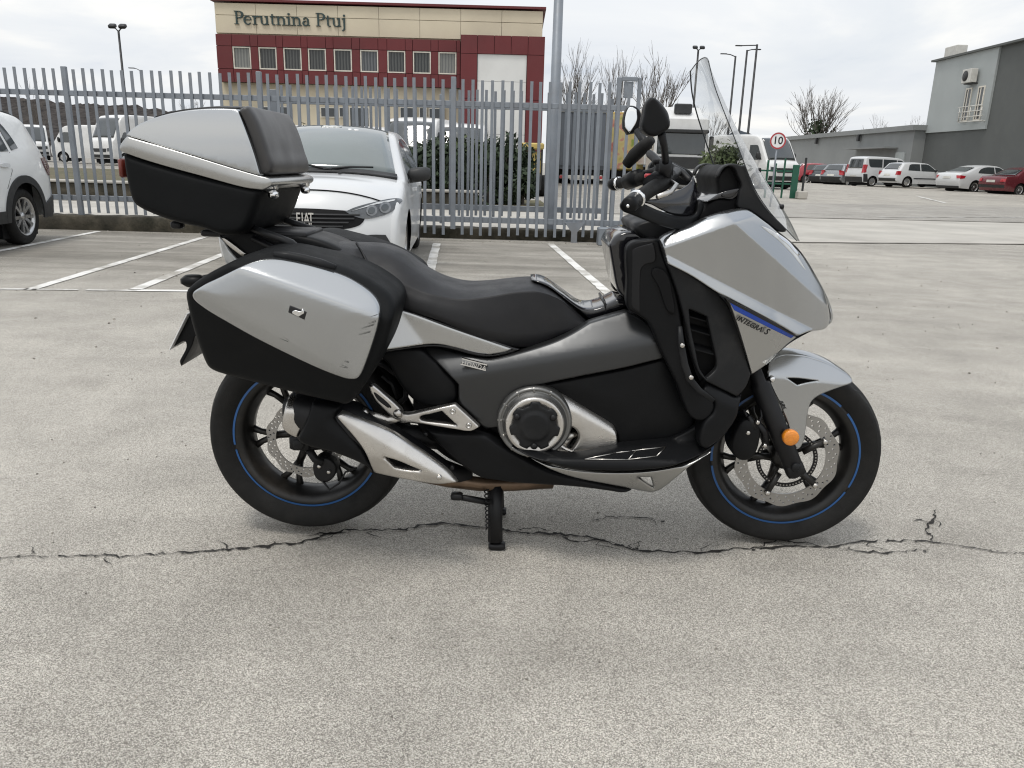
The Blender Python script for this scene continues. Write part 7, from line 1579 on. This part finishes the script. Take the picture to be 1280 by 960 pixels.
dress(o, [[(3.25, 0.99, 1), (2.7, 1.34), (2.35, 1.38, 1), (2.35, 1.02, 1)], [(2.28, 1.02, 1), (2.28, 1.38, 1), (1.75, 1.37), (1.35, 1.24), (1.18, 1.06, 1)]], (8*K+0.8, 9*K-0.8), [(0.62, 0.92), (0.84, 0.92), (0.86, 0.76), (0.70, 0.77)], (4*K+0.5, 5*K-0.3), plate=0.80, bumper=(0.24, 0.36))
o.side('tail_lamp', [(0.05, 0.93), (0.36, 0.90), (0.30, 0.77), (0.05, 0.74)], M['tlamp'], 0.012, spl=False); o.mirrors(3.1, 1.03, M['white']); o.handles([(1.5, 0.93), (2.5, 0.91)], M['white']); o.seams([[(3.3, 0.95), (3.25, 0.3)], [(2.32, 1.0), (2.3, 0.3)], [(1.4, 1.0), (1.5, 0.7)]])
r = parked('dark_red_saloon', 'dark red saloon car with grey lower trim at the right edge of the picture', 1272, 245.6, 38.5, AZ, SEDAN, M['maroonc'], M['rimal'], nsp=5)
dress(r, [[(3.15, 0.94, 1), (2.6, 1.29), (2.25, 1.33, 1), (2.25, 0.97, 1)], [(2.18, 0.97, 1), (2.18, 1.33, 1), (1.7, 1.32), (1.35, 1.18), (1.2, 1.0, 1)]], (8*K+0.8, 9*K-0.5), [(0.58, 0.85), (0.82, 0.85), (0.82, 0.70), (0.58, 0.70)], (4*K+0.5, 5*K-0.3), plate=0.72, bumper=(0.40, 0.54))
r.side('side_strip', [(1.4, 0.52), (3.2, 0.52), (3.2, 0.30), (1.4, 0.30)], M['trim'], 0.012, spl=False)
d = parked('white_people_carrier', 'tall white people carrier with rear quarter windows, the tallest in the parked row', 1088.5, 233.6, 49.0, AZ, MPV, M['white'], M['rimal'], steel=True)
dress(d, [[(3.35, 1.12, 1), (2.85, 1.62), (2.5, 1.66, 1), (2.5, 1.14, 1)], [(2.42, 1.15, 1), (2.42, 1.67, 1), (1.45, 1.70, 1), (1.45, 1.18, 1)], [(1.36, 1.20, 1), (1.36, 1.70, 1), (0.35, 1.69, 1), (0.42, 1.30), (0.55, 1.20, 1)]], (9*K+0.6, 10*K-0.3), [(0.70, 1.35), (0.88, 1.35), (0.90, 0.86), (0.74, 0.86)], (4*K+0.5, 5*K-0.3), plate=0.62, bumper=(0.28, 0.60))
d.side('tail_lamp', [(0.06, 1.36), (0.18, 1.36), (0.22, 0.90), (0.04, 0.90)], M['tlamp'], 0.012, spl=False); d.side('rear_cladding', [(0.02, 0.78), (0.3, 0.78), (0.42, 0.30), (0.10, 0.30)], M['trim'], 0.015, spl=False)
h = parked('grey_hatchback', 'silver grey hatchback parked left of the tall white people carrier', 1058, 233.0, 52.5, radians(52), HATCH, M['greyc'], M['rimal'], steel=True)
dress(h, [[(2.85, 0.95, 1), (2.25, 1.34), (1.72, 1.37, 1), (1.72, 0.97, 1)], [(1.64, 0.97, 1), (1.64, 1.37, 1), (1.05, 1.36), (0.9, 1.30, 1), (0.78, 1.0, 1)]], (8*K+0.6, 9*K-0.4), [(0.52, 1.05), (0.82, 1.0), (0.86, 0.72), (0.60, 0.76)], (4*K+0.5, 5*K-0.3), bumper=(0.26, 0.62))
h = parked('dark_hatchback', 'dark hatchback squeezed between the red car and the silver grey hatchback', 1042, 232.3, 55.5, radians(48), HATCH, M['darkc'], M['rimal'], steel=True)
dress(h, [[(2.85, 0.95, 1), (2.25, 1.34), (1.72, 1.37, 1), (1.72, 0.97, 1)], [(1.64, 0.97, 1), (1.64, 1.37, 1), (1.05, 1.36), (0.9, 1.30, 1), (0.78, 1.0, 1)]], (8*K+0.6, 9*K-0.4), [(0.52, 1.05), (0.82, 1.0), (0.86, 0.72), (0.60, 0.76)], (4*K+0.5, 5*K-0.3), bumper=(0.26, 0.62))
h = parked('red_hatchback', 'bright red hatchback, the leftmost car of the row beside the white van', 1006, 229.6, 57.0, radians(100), HATCH, M['redc'], M['rimal'], steel=True)
dress(h, [[(2.85, 0.95, 1), (2.25, 1.34), (1.72, 1.37, 1), (1.72, 0.97, 1)], [(1.64, 0.97, 1), (1.64, 1.37, 1), (1.05, 1.36), (0.9, 1.30, 1), (0.78, 1.0, 1)]], (8*K+0.6, 9*K-0.4), [(0.52, 1.05), (0.82, 1.0), (0.86, 0.72), (0.60, 0.76)], (4*K+0.5, 5*K-0.3))

# ---- vans and lorries
VAN = dict(L=5.4, W=2.0, H=2.55, belt=(1.35, 1.30), xf=4.45, xr=1.0, rw=0.35, ra=0.42, sill=0.32, pf=0.07, pr=0.02, tum=0.07, mesh=0.2, rm=0.07,
    top=[(5.25, 0.38, 0.06, 1), (5.32, 0.8, 0.07), (5.25, 1.15, 0.07), (5.05, 1.32, 0.05, 1), (4.62, 1.98, 0.06), (4.4, 2.3, 0.05), (4.05, 2.48, 0.04), (2.5, 2.55, 0.04), (0.3, 2.52, 0.04), (0.08, 2.42, 0.02, 1), (0.0, 1.2, 0.02), (0.05, 0.4, 0.02, 1)])
HIVAN = dict(VAN); HIVAN['H'] = 3.15; HIVAN['W'] = 2.2; HIVAN['top'] = [(q[0], q[1] if q[1] < 1.0 else q[1]*1.235, *q[2:]) for q in VAN['top']]
def van(label, u, Y, az, paint, sp=VAN, kind='van', name='white_van', zs=1.0, bar=True, z=None):
    x = P(u, 200, Y)[0]; h = Vector((sin(az), cos(az), 0)); nose_ = Vector((x, Y, 0)); c = nose_-h*(sp['L']/2); c.z = gz(Y) if z is None else z
    v = Car(name, label, kind, c, facing(h.x, h.y), sp, paint); v.body(); v.wheels(M['rimal'], 7, 0.22, steel=True)
    wi = v.strip('windscreen', 3*K+0.3, 5*K+1.0, -0.93, 0.93, M['cglass'], 0.012)
    v.front('grille', [(-0.55, 1.0), (0.55, 1.0), (0.5, 0.78), (-0.5, 0.78)], M['trim'], 0.015, idx=(0, 3*K), spl=False, step=0.1)
    v.front('bumper', [(-0.9, 0.62), (0.9, 0.62), (0.9, 0.42), (-0.9, 0.42)], M['trim'], 0.02, idx=(0, 3*K), spl=False, step=0.1)
    v.front('headlight', [(0.6, 1.02), (0.86, 1.06), (0.86, 0.84), (0.6, 0.82)], M['hlamp'], 0.015, idx=(0, 3*K), spl=False, step=0.1, mir=True)
    v.side('cab_window', [(4.72, 1.36, 1), (4.35, 2.0), (4.25, 2.05, 1), (3.75, 2.05, 1), (3.75, 1.36, 1)], M['cglass'], 0.01, step=0.2); v.mirrors(4.6, 1.55, M['trim'], (0.14, 0.2, 0.34), 0.14); return v
vv_ = van('white delivery van with rounded high roof behind the speed sign and green railing', 984, 36.5, radians(157), M['whitev'])
vv_.side('cargo_window', [(3.4, 1.4), (2.6, 1.4), (2.6, 1.9), (3.4, 1.9)], M['cglass'], 0.01, spl=False)
van('leftmost white van beyond the fence, just above the white SUV', 45, 58.0, radians(150), M['whitev'], z=0.35)
van('white high roofed van seen through the fence just left of the top case', 126, 50.0, radians(200), M['whitev'], sp=HIVAN, z=0.3)
q = van('white minibus with a rear red lamp standing left of the high roofed van', 72, 56.0, radians(268), M['whitev'], z=0.3)
q.side('tail_lamp', [(0.05, 1.9), (0.35, 1.9), (0.45, 1.3), (0.05, 1.2)], M['tlamp'], 0.02)
van('white van in front of the company building above the windscreen of the parked hatchback', 356, 27.5, radians(186), M['whitev'], z=-0.25)
van('white van before the dark company entrance, second from the left', 459, 28.5, radians(176), M['whitev'], z=-0.2)
van('pale van close to the fence beside the hatchback mirror', 505, 25.5, radians(188), M['whitev'], z=0.05)
van('white van behind the evergreen hedge with a black windscreen', 572, 26.0, radians(180), M['whitev'], z=-0.1)
# lorry cab seen behind the mirrors
LX, LY = P(850, 200, 33.5)[0], 33.5
lr = empty('white_lorry', 'white lorry cab with dark windscreen and roof air deflector behind the handlebar mirrors', 'lorry', (LX, LY, gz(LY)))
zt_ = P(850, 146, LY)[2]-gz(LY); zw1_, zw0_ = P(850, 166, LY)[2]-gz(LY), P(850, 193, LY)[2]-gz(LY); zv = P(850, 160, LY)[2]-gz(LY)
m_ = MB(); m_.box((0, 1.1, zt_/2+0.25), (2.35, 2.1, zt_-0.5), ch=0.08); m_.build('cab', M['whitev'], lr, False)
m_ = MB(); m_.box((0, 0.06, (zw1_+zw0_)/2), (2.1, 0.10, zw1_-zw0_), ch=0.03); m_.build('windscreen', M['cglass'], lr, False)
m_ = MB(); m_.box((0, -0.08, zw1_+0.07), (2.25, 0.32, 0.15), ch=0.03); m_.build('sun_visor', M['trim'], lr, False)
m_ = MB(); m_.box((0, 0.02, zw0_-0.35), (2.2, 0.16, 0.5), ch=0.03); m_.build('grille', M['trim'], lr, False)
m_ = MB(); m_.box((0, -0.03, 0.55), (2.35, 0.3, 0.5), ch=0.05); m_.build('bumper', M['whitev'], lr, False)
for sg in (-1, 1):
    m_ = MB(); m_.box((sg*0.85, -0.19, 0.6), (0.36, 0.04, 0.18), ch=0.02); m_.build('headlight', M['hlamp'], lr, False)
    m_ = MB(); m_.lathe([(0, -0.14), (0.45, -0.14), (0.5, -0.1), (0.5, 0.1), (0.45, 0.14), (0, 0.14)], (sg*1.02, 1.2, 0.5), 'x', n=24); m_.build('wheel', M['rubber'], lr)
    m_ = MB(); m_.box((sg*1.34, 0.15, zw0_+0.5), (0.18, 0.14, 0.6), ch=0.03); m_.build('door_mirror', M['trim'], lr, False)
m_ = MB(); m_.add([(-1.0, 0.5, zt_), (1.0, 0.5, zt_), (1.0, 1.9, zt_), (-1.0, 1.9, zt_), (-0.95, 1.2, zt_+0.45), (0.95, 1.2, zt_+0.45), (0.95, 1.9, zt_+0.5), (-0.95, 1.9, zt_+0.5)], [(0, 1, 5, 4), (4, 5, 6, 7), (1, 2, 6, 5), (0, 4, 7, 3), (2, 3, 7, 6)]); m_.build('air_deflector', M['whitev'], lr, False)
m_ = MB(); m_.box((0.1, 0.75, zt_+0.38), (0.75, 0.3, 0.42), ch=0.04); m_.build('roof_light_box', M['trim'], lr, False)
m_ = MB(); m_.box((0, 5.2, 2.3), (2.45, 5.8, 2.6), ch=0.03); m_.build('cargo_box', M['whitev'], lr, False)
m_ = MB(); m_.box((0, 4.6, 0.75), (1.0, 7.0, 0.3)); m_.build('chassis', M['trim'], lr, False)
# grey trailer and yellow lorry
TY = 36.5; x0_, x1_ = P(700, 180, TY)[0], P(756, 180, TY)[0]; zt1 = P(728, 136, TY)[2]-gz(TY); zt0 = P(728, 212, TY)[2]-gz(TY)
tr_ = empty('grey_trailer', 'blue grey lorry trailer standing behind the gate right of the lamp column', 'trailer', ((x0_+x1_)/2, TY, gz(TY)))
wt = x1_-x0_
for i in range(4):
    m_ = MB(); m_.box((-wt/2+wt*(i+0.5)/4, 0.0, (zt0+zt1)/2), (wt/4-0.015, 0.10, zt1-zt0-0.35)); m_.build('door_panel', M['curtain'], tr_, False)
m_ = MB(); m_.box((0, 4.4, (zt0+zt1)/2), (wt-0.02, 8.7, zt1-zt0), ch=0.02); m_.build('box_body', M['curtain'], tr_, False)
m_ = MB(); m_.box((0, 0.0, zt1-0.08), (wt, 0.16, 0.17)); m_.build('top_frame', M['mgrey'], tr_, False)
m_ = MB(); m_.box((0, 4.2, zt0-0.2), (1.3, 8.0, 0.35)); m_.build('chassis', M['void'], tr_, False)
m_ = MB(); m_.box((0, 0.05, zt0-0.35), (wt*0.95, 0.12, 0.16), ch=0.02); m_.build('bumper_bar', M['acw'], tr_, False)
for sg in (-1, 1):
    for yy in (1.4, 2.7): 
        m_ = MB(); m_.lathe([(0, -0.28), (0.42, -0.28), (0.48, -0.22), (0.48, 0.22), (0.42, 0.28), (0, 0.28)], (sg*(wt/2-0.32), yy, 0.48), 'x', n=24); m_.build('wheel', M['rubber'], tr_)
    m_ = MB(); m_.box((sg*wt*0.42, -0.03, zt0-0.35), (0.26, 0.05, 0.14)); m_.build('tail_lamp', M['tlamp'], tr_, False)
YY = 38.0; x0_, x1_ = P(759, 180, YY)[0], P(806, 180, YY)[0]; zt1 = P(775, 140, YY)[2]-gz(YY); zt0 = P(775, 213, YY)[2]-gz(YY); wt = x1_-x0_
yl = empty('yellow_lorry', 'yellow lorry body with red and green print behind the gate catch post', 'lorry', ((x0_+x1_)/2, YY, gz(YY)))
def printed(name):
    m = bpy.data.materials.new(name); m.use_nodes = True; t = m.node_tree; b = t.nodes['Principled BSDF']; g = t.nodes.new('ShaderNodeTexCoord')
    n = t.nodes.new('ShaderNodeTexNoise'); n.inputs['Scale'].default_value = 2.2; n.inputs['Detail'].default_value = 1; t.links.new(g.outputs['Object'], n.inputs[0]); r = t.nodes.new('ShaderNodeValToRGB'); t.links.new(n.outputs[0], r.inputs[0]); r.color_ramp.interpolation = 'EASE'
    e = r.color_ramp.elements; e[0].position = 0.32; e[0].color = (0.25, 0.32, 0.06, 1); e[1].position = 0.70; e[1].color = (0.42, 0.14, 0.11, 1)
    for p_, c in ((0.42, (0.52, 0.42, 0.17)), (0.56, (0.55, 0.46, 0.22)), (0.62, (0.50, 0.25, 0.18))):
        k_ = e.new(p_); k_.color = (*c, 1)
    t.links.new(r.outputs[0], b.inputs['Base Color']); b.inputs['Roughness'].default_value = 0.5; return m
M['print'] = printed('printed_side')
m_ = MB(); m_.box((0, 3.5, (zt0+zt1)/2), (wt, 6.9, zt1-zt0), ch=0.03); m_.build('cargo_box', M['yellow'], yl, False)
m_ = MB(); m_.box((0.0, -0.0, (zt0+zt1)/2), (wt*0.96, 0.12, (zt1-zt0)*0.94)); m_.build('printed_panel', M['print'], yl, False)
m_ = MB(); m_.box((0, 3.4, zt0-0.18), (1.2, 6.8, 0.32)); m_.build('chassis', M['void'], yl, False)
for sg in (-1, 1):
    m_ = MB(); m_.lathe([(0, -0.25), (0.42, -0.25), (0.48, -0.2), (0.48, 0.2), (0.42, 0.25), (0, 0.25)], (sg*(wt/2-0.3), 1.5, 0.48), 'x', n=24); m_.build('wheel', M['rubber'], yl)
# yellow machine by the hedge
MY = 24.0; xm = P(664, 200, MY)[0]; zt1 = P(664, 178, MY)[2]-gz(MY)
ym = empty('yellow_machine', 'small yellow loader machine between the hedge and the lamp column', 'loader', (xm, MY, gz(MY)))
m_ = MB(); m_.box((0, 0.6, zt1*0.62), (0.75, 1.4, zt1*0.42), ch=0.06); m_.build('bonnet', M['yellow'], ym, False)
m_ = MB(); m_.box((0, 0.3, zt1*0.93), (0.8, 1.1, zt1*0.12), ch=0.04); m_.build('canopy', M['yellow'], ym, False)
for sg in (-1, 1):
    m_ = MB(); m_.box((sg*0.34, -0.15, zt1*0.62), (0.06, 0.06, zt1*0.55)); m_.build('canopy_post', M['trim'], ym, False)
    m_ = MB(); m_.lathe([(0, -0.13), (0.3, -0.13), (0.34, -0.09), (0.34, 0.09), (0.3, 0.13), (0, 0.13)], (sg*0.40, 0.3, 0.34), 'x', n=20); m_.build('wheel', M['rubber'], ym)
m_ = MB(); m_.box((0, -0.2, 0.45), (0.7, 0.2, 0.5), ch=0.03); m_.build('counterweight', M['trim'], ym, False)
# nose of the white SUV (outside the frame from here)
jc.front('grille', [(-0.5, 0.92), (0.5, 0.92), (0.46, 0.80), (-0.46, 0.80)], M['trim'], 0.012, idx=(0, 4*K), spl=False, step=0.1)
jc.front('headlight', [(0.52, 0.93), (0.80, 0.95), (0.82, 0.82), (0.54, 0.80)], M['hlamp'], 0.014, idx=(0, 4*K), spl=False, step=0.08, mir=True)
jc.front('bumper', [(-0.78, 0.56), (0.78, 0.56), (0.74, 0.36), (-0.74, 0.36)], M['trim'], 0.012, idx=(0, 4*K), spl=False, step=0.1)
